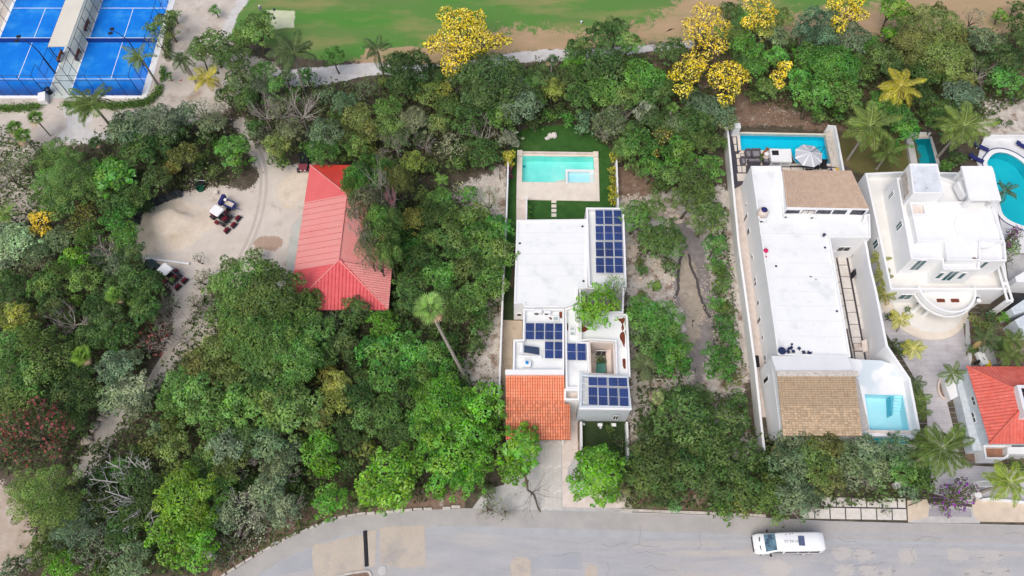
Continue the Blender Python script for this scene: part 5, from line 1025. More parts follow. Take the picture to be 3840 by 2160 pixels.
# long house roof equipment
c = R3(492, 1150, 4.7); t = thing('water_tank', 'cream round water tank with a dark lid on the long roof', 'water tank', c)
MB().lathe(c, [(.66, 0), (.68, .15), (.62, .3), (.66, .5), (.6, .8), (.45, 1.0), (.3, 1.06)], 20).build('tank', mat('cream_tank', lin(228, 216, 206), lin(212, 198, 186), 3, .6), t); MB().lathe(c + Vector((0, 0, 1.06)), [(.36, 0), (.38, .06), (.1, .12)], 16).build('lid', navy, t)
ac_unit(R3(486, 1235, 4.7), 'white pump box just below the round water tank', 0, .9); ac_unit(R3(775, 1182, 4.7), 'air conditioner under the leftmost clerestory window', 0, .8); ac_unit(R3(1085, 1190, 4.7), 'air conditioner under the middle clerestory window', 0, .8); ac_unit(R3(1690, 1222, 4.7), 'air conditioner under the rightmost clerestory window', 1.2, 1.1)
for pts, lb in (([(500, 995), (690, 1000), (735, 1130), (840, 1160), (980, 1150)], 'thin grey conduit bending across the long roof to the clerestory'), ([(470, 1370), (800, 1380), (1210, 1390)], 'straight thin grey conduit across the long roof')):
    o = MB().tube(L(R3, pts, 4.73), .025, 5).build('conduit', alu); tag(o, lb, 'conduit')
c = R3(1222, 1400, 4.95); t = thing('roof_vent', 'small dark vent at the corner above the courtyard', 'vent', c); MB().lathe(c, [(.14, 0), (.14, .3), (.2, .34), (.04, .44)], 10).build('cap', darkmet, t)
c = S_(2869, 944, 4.7); t = thing('ball', 'bright magenta ball on the long white roof', 'ball', c); MB().lathe(c, [(.06, .0), (.2, .06), (.28, .2), (.28, .34), (.2, .47), (.04, .53)], 14).build('ball_body', magp, t); MB().lathe(c + Vector((-.05, -.7, 0)), [(.1, 0), (.14, .1), (.04, .2)], 10).build('bulb', magp, t)
def deck_chair(c, rz, lab, m=navy, grp=None, s=1.0):
    """low lounge chair: seat, tilted back, four legs"""
    t = thing('patio_chair', lab, 'chair', c, rz, grp); Q = Matrix.Rotation(0, 3, 'Z')
    MB().box((0, 0, .40 * s), (.62 * s, .62 * s, .10), 0, 0, .02).build('seat', m, t, False); b = MB(); b.add([(-.3 * s, .27 * s, .42 * s), (.3 * s, .27 * s, .42 * s), (.3 * s, .45 * s, .95 * s), (-.3 * s, .45 * s, .95 * s), (-.3 * s, .34 * s, .42 * s), (.3 * s, .34 * s, .42 * s), (.3 * s, .52 * s, .95 * s), (-.3 * s, .52 * s, .95 * s)], [(0, 1, 2, 3), (7, 6, 5, 4), (3, 2, 6, 7), (0, 3, 7, 4), (1, 5, 6, 2)]); b.build('backrest', m, t, False)
    for x in (-.27, .27):
        for y in (-.27, .27): MB().box((x * s, y * s, .18 * s), (.05, .05, .36 * s)).build('leg', m, t, False)
    return t
t = thing('round_table', 'round dark table lying at the left of the chairs on the long roof', 'table', c4(665, 234, 4.75)); MB().lathe(c4(665, 234, 4.75), [(.08, 0), (.08, .5), (.44, .54), (.44, .58)], 20).build('tabletop', darkmet, t)
for k, (x, y) in enumerate(((755, 232), (815, 225), (885, 190), (940, 235), (1000, 240), (770, 190))):
    deck_chair(c4(x, y, 4.72), .6 + k * .9, '%s dark chair from the left at the bottom of the long roof' % ('first', 'third', 'fourth', 'fifth', 'last', 'second')[k], darkmet, 'dark chairs left on the roof', .5)
c = c4(540, 680, 0); 
# patio furniture
def sofa(f, pts, lab, z=.47, back='N', cat='sofa', m=greyf):
    p = L(f, pts, z + .4); c = sum(p, Vector()) / 4; w = (p[1] - p[0]).length; d = (p[3] - p[0]).length
    t = thing('outdoor_sofa', lab, cat, (c.x, c.y, z), 0, 'grey patio seats'); s = 1 if back == 'N' else -1
    MB().box(c + Vector((0, 0, -.2)), (w, d, .38), 0, 0, .04).build('base', greyf, t); n = max(1, round(w / .85))
    for i in range(n): MB().box(c + Vector((-w / 2 + w * (i + .5) / n, -s * .08, .05)), (w / n - .05, d * .72, .14), 0, 0, .03).build('cushion', mat('grey_cushion', lin(150, 145, 150), lin(136, 131, 137), 5, .9) if 'grey_cushion' not in MATS else MATS['grey_cushion'], t)
    MB().box(c + Vector((0, s * (d / 2 - .1), .2)), (w, .2, .45), 0, 0, .04).build('backrest', greyf, t)
    for x in (-1, 1): MB().box(c + Vector((x * (w / 2 - .08), 0, .08)), (.16, d, .3), 0, 0, .03).build('armrest', greyf, t)
sofa(R3, [(300, 388), (366, 388), (362, 462), (296, 462)], 'single grey armchair at the upper left of the pool seating', cat='armchair'); sofa(R3, [(372, 386), (478, 386), (480, 465), (366, 465)], 'two seat grey sofa at the pool edge')
sofa(R3, [(244, 478), (304, 478), (302, 545), (240, 545)], 'single grey armchair at the lower left of the pool seating', cat='armchair'); sofa(R3, [(330, 494), (478, 494), (478, 545), (326, 545)], 'long grey sofa nearest the house wall', back='S'); sofa(R3, [(510, 490), (580, 488), (578, 552), (508, 552)], 'grey armchair against the white outdoor bar', cat='armchair', back='S')
bt = thing('outdoor_bar', 'white block bar with a dark hob beside the blue pool', 'bar', R3(720, 460, .5)); q = L(R3, [(588, 372), (838, 372), (852, 526), (610, 520)], 1.4)
MB().prism(q, .4, 1.38).build('counter', whitev, bt); MB().prism(L(R3, [(612, 392), (690, 392), (696, 446), (618, 446)], 1.4), 1.38, 1.42).build('hob', blackm, bt)
for x in (662, 775):
    t = thing('bar_bench', '%s dark bench tucked under the white outdoor bar' % ('left' if x < 700 else 'right'), 'bench', R3(x, 540, .47), 0, 'benches under the bar'); MB().box(R3(x, 540, .95), (1.0, .32, .08), 0, 0, .02).build('seat', blackm, t)
    for s in (-.4, .4): MB().box(R3(x, 540, .7) + Vector((s, 0, 0)), (.06, .28, .45)).build('leg', darkmet, t)
t = thing('wooden_plank', 'orange brown board leaning between the pool and the outdoor bar', 'board', R3(530, 410, .47)); MB().tube([R3(505, 440, .55), R3(565, 358, .95)], .16, 4).build('board', woodm, t)
pr = thing('parasol', 'grey and white striped cantilever parasol over the bright blue pool', 'parasol', R3(1124, 530, .47)); c = R3(1072, 412, 3.1); nr = 40; rad = 1.85
for k in range(8):
    a0, a1 = k * math.pi / 4 + .2, (k + 1) * math.pi / 4 + .2; p0 = c + Vector((rad * math.cos(a0), rad * math.sin(a0), -.75)); p1 = c + Vector((rad * math.cos(a1), rad * math.sin(a1), -.75)); mb = MB()
    for i, (t0, t1, mi) in enumerate(((0, .1, 1), (.1, .9, 0), (.9, 1, 1))): mb.add([c, p0.lerp(p1, t0), p0.lerp(p1, t1)], [(0, 1, 2)], mi)
    mb.build('canopy_panel', [mat('parasol_grey', lin(196, 199, 206), rough=.9) if 'parasol_grey' not in MATS else MATS['parasol_grey'], white], pr)
b0 = R3(1124, 530, .47); MB().tube([b0, b0 + Vector((0, 0, 3.3)), b0.lerp(c, .5) + Vector((0, 0, 2.1)), c + Vector((0, 0, .12))], .045, 6).build('pole', darkmet, pr); MB().lathe(b0, [(.4, 0), (.4, .1), (.1, .14)], 12).build('base', blackm, pr)
for x, lb in ((1118, 'dark lounge chair by the parasol pole'), (1212, 'dark lounge chair right of the one by the parasol pole')): deck_chair(R3(x, 605, .47), 0, lb, blackm, 'lounge chairs by the blue pool', 1.25)
t = thing('side_table', 'low dark table left of the lounge chairs by the blue pool', 'table', R3(1050, 620, .47)); MB().box(R3(1050, 620, .8), (.9, .4, .05), 0, 0, .01).build('tabletop', blackm, t)
for s in (-.35, .35): MB().box(R3(1050, 620, .63) + Vector((s, 0, 0)), (.05, .3, .32)).build('leg', blackm, t)
c = R3(1092, 548, .47); t = thing('flower_pot', 'terracotta pot with a rusty plant beside the parasol pole', 'pot', c); MB().lathe(c, [(.2, 0), (.32, .5), (.34, .52), (.28, .5)], 12).build('pot', woodm, t)
o = MB().tube([R3(1375, 600, .55), R3(1395, 612, .62), R3(1398, 632, .58)], .13, 6).build('pool_float', yelp); tag(o, 'yellow pool float at the right end of the lower patio', 'pool float')
o = MB().add([R3(1285, 632, .5), R3(1310, 596, .95), R3(1345, 632, .5), R3(1318, 640, .5), R3(1312, 625, .8)], [(0, 2, 1), (0, 1, 4), (1, 2, 4), (0, 4, 3), (4, 2, 3)]).build('beanbag', navy); tag(o, 'dark triangular beanbag beside the yellow pool float', 'beanbag')
c = R3(520, 470, .47); t = thing('side_table', 'small white table beside the potted plant at the pool seating', 'table', R3(535, 462, .47)); MB().lathe(R3(535, 462, .47), [(.05, 0), (.05, .5), (.3, .52), (.3, .56)], 14).build('tabletop', white, t)
# courtyard pieces
k_ = thing('barbecue_counter', 'dark stone barbecue counter along the courtyard wall', 'barbecue', Z5(430, 220)); MB().prism(L(Z5, [(392, 84), (458, 86), (503, 348), (440, 352)], .95), 0, .95).build('counter', mat('dark_stone', lin(52, 50, 58), lin(40, 38, 46), 3, .4), k_)
MB().prism(L(Z5, [(402, 122), (464, 124), (472, 190), (414, 192)], 1.0), .95, 1.06).build('grill', alu, k_); MB().prism(L(Z5, [(400, 300), (438, 280), (440, 350), (408, 385)], .9), .0, .9).build('side_shelf', blackm, k_)
c = Z5(470, 275, .96); t = thing('wooden_bowl', 'brown wooden bowl on the dark barbecue counter', 'bowl', c); MB().lathe(c, [(.12, 0), (.26, .12), (.3, .18), (.22, .1)], 14).build('bowl_body', woodm, t)
cloth('draped_cloth', 'rumpled dark blue cloth draped along the courtyard bench', 'cloth', [Z5(492, 355, .5), Z5(505, 420, .5), Z5(520, 480, .5), Z5(530, 540, .5), Z5(545, 598, .5)], .5, .3, mat('blue_cloth', lin(38, 62, 112), lin(28, 44, 84), 3, .9), .15)
t = thing('bench', 'long white bench under the blue cloth in the courtyard', 'bench', Z5(520, 480)); MB().prism(L(Z5, [(474, 350), (515, 350), (566, 606), (528, 612)], .4), .3, .42).build('seat', white, t)
for x, y in ((492, 360), (545, 600)): MB().box(Z5(x, y, .15), (.3, .1, .3)).build('leg', white, t)
t = thing('steps', 'slatted grey steps at the lower end of the courtyard', 'steps', Z5(450, 1260))
for k in range(7): MB().prism(L(Z5, [(398, 1212 + k * 14), (494, 1212 + k * 14), (496, 1221 + k * 14), (400, 1221 + k * 14)], .1), 0, .08 + k * .16 * .4).build('tread', pinkst, t)
t = thing('leaning_board', 'pale grey board leaning over the courtyard steps', 'board', Z5(540, 1240)); q = [Z5(496, 1180, .9), Z5(560, 1158, .9), Z5(578, 1300, .2), Z5(512, 1326, .2)]; MB().add(q + [p + Vector((0, 0, -.06)) for p in q], [(0, 3, 2, 1), (0, 1, 5, 4)[::-1], (1, 2, 6, 5), (2, 3, 7, 6), (3, 0, 4, 7)]).build('board', pinkst, t)
# ------------------------------------------------------------------ white passenger van
def loft(secs, n_sm=True):
    mb = MB(); k = len(secs[0]); vs = [p for s in secs for p in s]
    fs = [(i * k + j, i * k + (j + 1) % k, (i + 1) * k + (j + 1) % k, (i + 1) * k + j) for i in range(len(secs) - 1) for j in range(k)]
    mb.add(vs, [f[::-1] for f in fs], 0, n_sm); mb.add(secs[0], [tuple(range(k))]); mb.add(secs[-1], [tuple(range(k - 1, -1, -1))]); return mb
def vsec(x, wb, wt, zt, z0=.38, zs=1.15):
    zs = min(zs, zt - .06); r = .14 if zt > 1.6 else .07
    return [(x, -wb, z0), (x, -wb - .02, (z0 + zs) / 2), (x, -wb, zs), (x, -wt, max(zs + .01, zt - r)), (x, -wt + r, zt), (x, 0, zt + .03), (x, wt - r, zt), (x, wt, max(zs + .01, zt - r)), (x, wb, zs), (x, wb + .02, (z0 + zs) / 2), (x, wb, z0)]
vc = W(2800 + 1265 / 8.05, 1960 + 600 / 8.05, 1.6); vc.z = .02
van = thing('passenger_van', 'white high roofed passenger van driving left on the grey road', 'van', vc, R(.8))
secs = [vsec(-3.36, .72, .62, .78, .45), vsec(-3.28, .86, .78, .95, .40), vsec(-3.05, .96, .86, 1.08), vsec(-2.5, 1.0, .92, 1.26), vsec(-2.38, 1.0, .92, 1.34), vsec(-1.5, 1.01, .86, 2.34), vsec(-1.2, 1.01, .87, 2.52), vsec(-.4, 1.02, .89, 2.60), vsec(2.6, 1.02, .89, 2.60), vsec(3.2, 1.0, .87, 2.56), vsec(3.33, .97, .82, 2.42)]
loft(secs).build('body', vanw, van, False)
def vq(name, pts, m, par=van): return MB().add(pts, [tuple(range(len(pts)))]).build(name, m, par, False)
wsx = lambda t: (-2.38 + t * .88, 1.37 + t * 1.0)
vq('windscreen', [(-2.36, -.84, 1.40), (-2.36, .84, 1.40), (-1.52, .78, 2.36), (-1.52, -.78, 2.36)][::-1], mat('windscreen_glass', lin(40, 58, 84), lin(110, 150, 166), 1.4, .06, spec=.8))
for s in (-1, 1):
    yb, yt = 1.025 * s, .945 * s
    for x0, x1, x2, x3, nm in ((-2.0, -.75, -.85, -1.45, 'front_side_window'), (-.55, .7, .7, -.6, 'side_window'), (.78, 1.85, 1.85, .78, 'side_window'), (1.93, 2.95, 2.9, 1.93, 'side_window')):
        q = [(x0, yb, 1.28), (x1, yb, 1.28), (x2, yt - .005 * s, 2.02), (x3, yt - .005 * s, 2.02)]; vq(nm, q if s < 0 else q[::-1], glassd)
    MB().box((-3.2, .66 * s, .93), (.2, .3, .14), 0, -.5 * s, .03).build('headlight', mat('headlamp', (.75, .78, .8), rough=.1) if s < 0 else MATS['headlamp'], van, False)
    MB().box((-1.95, 1.18 * s, 1.42), (.12, .3, .26), 0, 0, .03).build('mirror', blackm, van, False)
    for x in (-2.35, 1.75):
        w = MB().tube([(x, .78 * s, .36), (x, 1.03 * s, .36)], .36, 18, 0, True, False).build('wheel', blackm, van, False); MB().tube([(x, 1.03 * s, .36), (x, 1.05 * s, .36)], .2, 14, 0, True, False).build('rim', alu, w, False)
    MB().box((0.3, 1.03 * s, .5), (4.6, .03, .1)).build('side_strip', blackm, van, False)
MB().box((-3.33, 0, .62), (.12, 1.5, .28), 0, 0, .03).build('grille', blackm, van, False); MB().box((3.36, 0, .55), (.1, 1.8, .22), 0, 0, .02).build('rear_bumper', blackm, van, False)
for y in (-.42, .42): MB().box((-2.8, y, 1.215), (.10, .42, .02), 0, -.12 * (1 if y > 0 else -1)).build('bonnet_vent', blackm, van, False)
MB().box((.95, .02, 2.645), (.62, .95, .04), 0, -.06, .01).build('roof_hatch', mat('roof_hatch_glass', lin(96, 106, 134), lin(80, 90, 122), 1, .15, spec=.5), van, False)
for x, y in ((-.5, .66), (-.1, .68), (.15, .72)): MB().box((x, y, 2.63), (.14, .06, .02), 0, .3).build('roof_fitting', greyf, van, False)
fc = bpy.data.curves.new('roof_number', 'FONT'); fc.body = '47-RE-52'; fc.size = .36; fc.align_x = 'CENTER'; fc.align_y = 'CENTER'; fc.extrude = .002; fc.space_character = 1.1; fc.materials.append(greyf)
fo = bpy.data.objects.new('roof_number_text', fc); COL.objects.link(fo); me = bpy.data.meshes.new_from_object(fo); bpy.data.objects.remove(fo)
fo = link('roof_number', me, van); fo.location = (-.05, .0, 2.642); fo.rotation_euler = (0, 0, math.pi)
# ------------------------------------------------------------------ mowers, trailer, buggy
def mower(c, rz, lab, reels=3):
    t = thing('ride_on_mower', lab, 'mower', c, rz, 'red ride on mowers in the yard')
    MB().box((-.95, 0, .85), (.95, .95, .55), 0, 0, .15).build('engine_cover', redp, t, False); MB().box((.05, 0, .55), (2.3, .75, .3), 0, 0, .05).build('chassis', blackm, t, False)
    MB().box((.0, 0, 2.05), (1.5, 1.35, .13), 0, 0, .12).build('canopy', whitev, t, False)
    for x in (-.55, .55):
        for y in (-.5, .5): MB().tube([(x * .8, y, .7), (x, y, 2.0)], .03, 5).build('canopy_post', blackm, t, False)
    MB().box((-.15, 0, .85), (.5, .5, .14), 0, 0, .03).build('seat', blackm, t, False); MB().box((-.4, 0, 1.1), (.1, .5, .45), 0, 0, .03).build('seat_back', blackm, t, False)
    MB().tube([(.75, 0, .7), (.5, 0, 1.1)], .03, 5).build('steering_column', blackm, t, False); MB().box((.75, 0, .78), (.5, .7, .22), 0, 0, .05).build('footwell', redp, t, False)
    for x, r, y in ((.75, .42, .72), (-.95, .36, .62)):
        for s in (-1, 1):
            w = MB().tube([(x, (y - .14) * s, r), (x, (y + .14) * s, r)], r, 16, 0, True, False).build('wheel', mat('tyre_grey', lin(66, 66, 70), rough=.9) if 'tyre_grey' not in MATS else MATS['tyre_grey'], t, False); MB().tube([(x, (y + .14) * s, r), (x, (y + .16) * s, r)], r * .5, 12, 0, True, False).build('rim', redp, w, False)
    ys_ = [(-1.05, 1.75), (0.0, 1.95), (1.05, 1.75)] if reels == 3 else [(-.55, 1.75), (.55, 1.75)]
    for y, x in ys_:
        u = MB().box((x, y, .40), (.36, .80, .26), 0, 0, .1).build('reel_unit', redp, t, False); MB().tube([(x + .25, y - .42, .2), (x + .25, y + .42, .2)], .12, 10).build('roller', blackm, u, False); MB().tube([(x - .6, y * .5, .6), (x - .1, y, .5)], .05, 5).build('lift_arm', blackm, u, False)
    for y in (-.98, .98): MB().box((.05, y * .9, .45), (.5, .5, .28), 0, 0, .08).build('reel_unit', redp, t, False)
mc = Y7(940, 600, .9); mc.z = 0.02; mower(mc, R(-32), 'red mower with a white canopy beside the blue trailer')
mc = Y7(385, 1235, .9); mc.z = 0.02; mower(mc, R(-36), 'red mower with a white canopy parked below the white pipe', 2)
tr = thing('trailer', 'small blue tipping trailer half filled with cream sand', 'trailer', Y7(1025, 455, .6)); q = [Y7(952, 428, .9), Y7(985, 405, .9), Y7(1112, 470, .9), Y7(1072, 524, .9)]
q = [Y7(965, 480, .9), Y7(1000, 412, .9), Y7(1112, 468, .9), Y7(1072, 528, .9)]; qi = inset(q, .1)
mb = MB(); qq = ccw(q); nn = 4; mb.prism(qq, .45, .95, top=False); mb.add([(p.x, p.y, .95) for p in qq] + [(p.x, p.y, .95) for p in qi] + [(p.x, p.y, .6) for p in qi], [(i, (i + 1) % 4, 4 + (i + 1) % 4, 4 + i) for i in range(4)] + [(4 + i, 4 + (i + 1) % 4, 8 + (i + 1) % 4, 8 + i) for i in range(4)]); mb.build('bed', bluep, tr)
MB().poly([(p.x, p.y, .72) for p in qi]).build('sand_load', heapm, tr); d_ = (q[0] - q[3]).normalized(); cc = (q[0] + q[1]) / 2; MB().box((cc.x - .2, cc.y + .1, 1.05), (.5, 1.5, .55), 0, math.atan2((q[1] - q[0]).y, (q[1] - q[0]).x) - math.pi / 2, .08).build('tailgate', navy, tr)
MB().tube([(q[2] + q[3]) / 2 - Vector((0, 0, .4)), Y7(1165, 540, .4)], .05, 5).build('drawbar', bluep, tr)
for a_, b_ in ((0, 3), (1, 2)):
    p = q[a_].lerp(q[b_], .5); s = (q[3] - q[2]).normalized() * (1 if a_ == 0 else -1); MB().tube([Vector((p.x, p.y, .3)) + s * .02, Vector((p.x, p.y, .3)) + s * .2], .3, 14, 0, True, False).build('wheel', blackm, tr)
MB().lathe(Y7(1002, 437, .95), [(.2, 0), (.22, .2), (.1, .26)], 10).build('bucket', white, None); tag(bpy.data.objects['bucket'], 'white bucket standing in the blue trailer', 'bucket')
uc = W(1141, 612, .5); uc.z = .03; ut = thing('utility_buggy', 'red and black utility buggy parked at the top left corner of the red roof', 'buggy', uc, R(2))
MB().box((0, .05, .55), (1.25, 2.6, .35), 0, 0, .06).build('chassis', blackm, ut, False); b = MB(); b.add([(-.62, -.55, 1.05), (.62, -.55, 1.05), (.48, -1.35, .82), (-.48, -1.35, .82), (-.62, -.55, .6), (.62, -.55, .6), (.48, -1.4, .6), (-.48, -1.4, .6)], [(0, 3, 2, 1), (3, 7, 6, 2), (0, 4, 7, 3), (1, 2, 6, 5)]); b.build('bonnet', redp, ut, False)
MB().box((0, .25, .85), (1.15, .5, .18), 0, 0, .04).build('seat', blackm, ut, False); MB().box((0, .52, 1.15), (1.15, .12, .5), 0, 0, .04).build('seat_back', blackm, ut, False); MB().box((0, 1.05, .95), (1.2, .8, .3), 0, 0, .04).build('cargo_bed', blackm, ut, False)
for s in (-1, 1):
    MB().tube([(.58 * s, -.5, 1.0), (.52 * s, -.1, 1.85), (.52 * s, .6, 1.85), (.58 * s, .7, .9)], .035, 6).build('roll_bar', blackm, ut, False); MB().box((.28 * s, -1.4, .76), (.22, .06, .1), 0, 0, .01).build('headlight', MATS['headlamp'], ut, False)
    for y in (-1.0, 1.05): MB().tube([(.55 * s, y, .34), (.85 * s, y, .34)], .34, 16, 0, True, False).build('wheel', MATS['tyre_grey'], ut, False)
MB().tube([(.0, -.35, .95), (-.3, -.15, 1.15)], .03, 5).build('steering_wheel', blackm, ut, False)
# things lying in the yard
a, b = Y7(108, 1065, .15), Y7(610, 1128, .15); o = MB().tube([a, b], .17, 8).build('white_pipe', white); tag(o, 'long white pipe lying on the sand above the lower mower', 'pipe')
cloth('tarpaulin', 'green tarpaulin heaped left of the lower mower', 'tarpaulin', [Y7(165, 1130), Y7(200, 1165), Y7(235, 1195), Y7(262, 1215)], 1.6, .9, tarpg, .3)
t = thing('cart', 'black handcart at the upper edge of the yard under the trees', 'cart', Y7(715, 235, .5)); MB().box(Y7(715, 240, .6), (1.5, .7, .35), 0, .15, .06).build('tray', blackm, t); MB().tube([Y7(580, 195, .9), Y7(650, 235, .7)], .03, 5).build('handle', alu, t)
for x in (675, 755): MB().tube([Y7(x, 262, .22), Y7(x + 12, 262, .22)], .22, 12, 0, True, False).build('wheel', blackm, t)
MB().tube([Y7(660, 215, .9), Y7(780, 225, .9)], .04, 5).build('rail', alu, t)
c = Y7(735, 318, 0); t = thing('hose_reel', 'round dark green tub below the black handcart', 'tub', c); MB().lathe(c, [(.5, 0), (.52, .4), (.4, .4), (.38, .1)], 18).build('tub_body', greend, t)
MB().box(Y7(898, 355, .25), (.5, .45, .45), 0, .4, .06).build('sack', slabm, None); tag(bpy.data.objects['sack'], 'whitish sack on the litter right of the dark green tub', 'sack')
c = O(706, 706, 3.0); 
cloth('plastic_sheet', 'white plastic sheet showing through the big tree left of the red roof', 'plastic sheet', [O(700, 700, 5.5), O(704, 706, 5.6), O(709, 714, 5.5)], 1.0, .3, white, .2); bpy.data.objects['plastic_sheet'].location.z += 4.6
# rocks
def rock(c, s, m=rockm, flatk=.5, parent=None, name='limestone_block'):
    mb = MB(); n = 9; r0 = random.random() * 6; rj = [random.uniform(.75, 1.15) for _ in range(n)]; vs = []
    for z, k in ((-.1, .8), (.35, 1.0), (.75, .8), (.95, .45)):
        for j in range(n):
            a = r0 + 2 * math.pi * j / n; vs.append((c.x + s[0] * .5 * k * rj[j] * math.cos(a), c.y + s[1] * .5 * k * rj[j] * math.sin(a), c.z + s[2] * z * random.uniform(.92, 1.05)))
    mb.add(vs, [(i * n + j, i * n + (j + 1) % n, (i + 1) * n + (j + 1) % n, (i + 1) * n + j) for i in range(3) for j in range(n)] + [tuple(range(3 * n, 4 * n))]); return mb.build(name, m, parent)
rl = [((1105, 135), (1.5, 1.9, .5), 'largest pale limestone slab at the left of the dumped pile'), ((1150, 120), (.9, 1.2, .5), 'upright oval limestone block in the middle of the dumped pile'), ((1195, 138), (1.6, .8, .4), 'flat limestone slab at the upper right of the dumped pile'), ((1225, 180), (1.9, .9, .35), 'long flat limestone slab at the lower right of the dumped pile'), ((1258, 225), (1.3, .7, .35), 'pale limestone slab lying apart on the mud track'),
      ((1118, 90), (.8, .7, .5), 'small limestone block at the top of the dumped pile'), ((1160, 165), (.8, .7, .4), 'small limestone block at the foot of the dumped pile'), ((1180, 195), (.6, .5, .3), 'smallest limestone block below the dumped pile'), ((1095, 178), (.7, .5, .3), 'thin limestone block at the lower left of the dumped pile'),
      ((1125, 525), (1.3, 1.1, .7), 'round white boulder among scrub left of the mud track'), ((1085, 552), (.7, .6, .5), 'white boulder just below left of the round one'), ((1215, 655), (.7, .9, .5), 'white boulder at the left edge of the dry mud'), ((1072, 825), (.8, .7, .5), 'white boulder below the bright green little bush'), ((965, 655), (.8, .6, .5), 'white boulder left of the bright green little bush'), ((890, 610), (.9, .8, .4), 'pale boulder beside the right wall of the solar house'), ((1185, 700), (.5, .4, .4), 'small white stone below the one at the mud edge'), ((920, 520), (.8, .6, .4), 'pale boulder below the square clearing'), ((900, 440), (2.3, 2.2, .12), 'flat pale square slab beside the solar house wall')]
for (x, y), s, lb in rl: tag(rock(m3(x, y, 0), s), lb, 'rock', 'pale limestone rocks on the vacant plot')
BL = fr(0, 1440, 2.0125)
for (x, y), s, lb in (((952, 110), (.8, .9, .5), 'topmost white boulder along the dirt track'), ((895, 145), (.9, 1.1, .6), 'second white boulder from the top along the dirt track'), ((788, 220), (1.1, 1.0, .6), 'round white boulder halfway down the dirt track'), ((768, 265), (1.3, .7, .5), 'long pale boulder halfway down the dirt track'), ((725, 318), (1.2, .9, .6), 'large white boulder on the leaf litter by the dirt track'), ((705, 352), (.7, .6, .4), 'small boulder touching the large white one by the dirt track'), ((655, 438), (1.4, 1.0, .6), 'lowest and widest white boulder along the dirt track'), ((683, 405), (.6, .5, .4), 'small boulder above the lowest white one by the dirt track')):
    tag(rock(BL(x, y), s), lb, 'rock', 'white boulders lining the dirt track')
T3 = fr(1920, 0, 2.0125)
for (x, y), s, lb in (((318, 1028), (.8, 1.1, .6), 'right white rock on the lawn behind the turquoise pool'), ((290, 1030), (.9, .9, .5), 'middle white rock on the lawn behind the turquoise pool'), ((268, 1048), (.9, .6, .4), 'left low white rock on the lawn behind the turquoise pool')): tag(rock(T3(x, y), s, slabm), lb, 'rock', 'white rocks on the lawn')
for k in range(9):
    a = k * 2 * math.pi / 9; c = t4(1680, 790) + Vector((.85 * math.cos(a), .8 * math.sin(a), 0)); 
    if k == 0: rg = thing('stone_ring', 'ring of white stones on the ground at the upper right', 'stone ring', t4(1680, 790))
    rock(c, (.62, .5, .35), slabm, .5, rg, 'stone')
for (x, y), s, lb in (((1545, 1295), (1.1, .9, .6), 'grey rock in the undergrowth by the road bend, left one'), ((1610, 1300), (1.2, .9, .6), 'grey rock in the undergrowth by the road bend, right one')): tag(rock(BL(x, y), s, concr), lb, 'rock', 'grey rocks by the road bend')
# scattered small stones: nobody could count them
sb_ = MB()
def pebbles(f, box, n, smin=.1, smax=.35, poly=None):
    for _ in range(n):
        c = f(random.uniform(box[0], box[2]), random.uniform(box[1], box[3])); s = random.uniform(smin, smax); a = random.random() * 3; vs = []
        for k in range(5): w = a + k * 1.257; vs.append((c.x + s * .6 * math.cos(w) * random.uniform(.7, 1.1), c.y + s * .5 * math.sin(w), .0))
        vs += [(c.x + (x - c.x) * .6, c.y + (y - c.y) * .6, s * .5) for x, y, _ in vs]
        sb_.add(vs, [(i, (i + 1) % 5, 5 + (i + 1) % 5, 5 + i) for i in range(5)] + [(5, 6, 7, 8, 9)])
pebbles(m3, (870, 300, 1240, 900), 260); pebbles(m3, (1480, 330, 1680, 1250), 220, .08, .25); pebbles(m3, (830, 20, 1150, 180), 120); pebbles(m3, (1420, 560, 1520, 1000), 120, .06, .2); pebbles(m3, (-340, 820, -90, 1400), 200, .06, .25); pebbles(m3, (-380, -60, -60, 160), 150, .06, .25)
pebbles(t4, (-60, 700, 480, 960), 260, .04, .13); pebbles(t4, (1560, 700, 1930, 990), 200, .06, .2); pebbles(Y7, (560, 240, 950, 400), 120, .05, .2); pebbles(b3, (880, 280, 1000, 500), 90, .08, .3); pebbles(BL, (560, 240, 860, 700), 90, .05, .2)
o = sb_.build('loose_stones', rockm); tag(o, 'loose white stones scattered over the bare plots', 'stones', None, 'stuff')
# right hand gate arch, things by the street
c6 = fr(3340, 1640, 4.026); t = thing('arbour', 'white lattice arch over the gate under the purple flowers', 'arbour', c6(1330, 830))
a, b = c6(1150, 800, 0), c6(1455, 830, 0); pr_ = [(0, 0), (.0, 1.7), (.12, 2.2), (.35, 2.5), (.65, 2.5), (.88, 2.2), (1, 1.7), (1, 0)]
for dy in (0, .55): MB().tube([a.lerp(b, x) + Vector((0, dy, z)) for x, z in pr_], .06, 6).build('arch_rib', white, t)
sm_ = smooth_poly([a.lerp(b, x) + Vector((0, 0, z)) for x, z in pr_], 4, 0, False)
for p in sm_[4:-4]: MB().tube([p, p + Vector((0, .55, 0))], .03, 4).build('slat', white, t)
MB().box(c6(1285, 880, .5), (.7, .5, 1.0), 0, 0, .04).build('gate_post', white, t)
t = thing('plant_pot', 'big dark round pot beside the pavement under the purple flowers', 'pot', c6(210, 870)); MB().lathe(c6(210, 870), [(.35, 0), (.5, .5), (.42, .8), (.36, .78)], 16).build('pot', mat('dark_grey_pot', lin(60, 62, 66), rough=.8), t)
o = MB().tube([c6(265, 1035, .1), c6(480, 945, .5)], .045, 5).build('wooden_pole', barkm); tag(o, 'thin dark pole lying slanted at the edge of the pavement', 'pole')
t = thing('white_planter', 'white planter block half hidden under the grey green street trees', 'planter', c6(140, 720)); MB().box(c6(140, 720, .4), (1.3, .7, .8), 0, .1, .1).build('box', white, t)
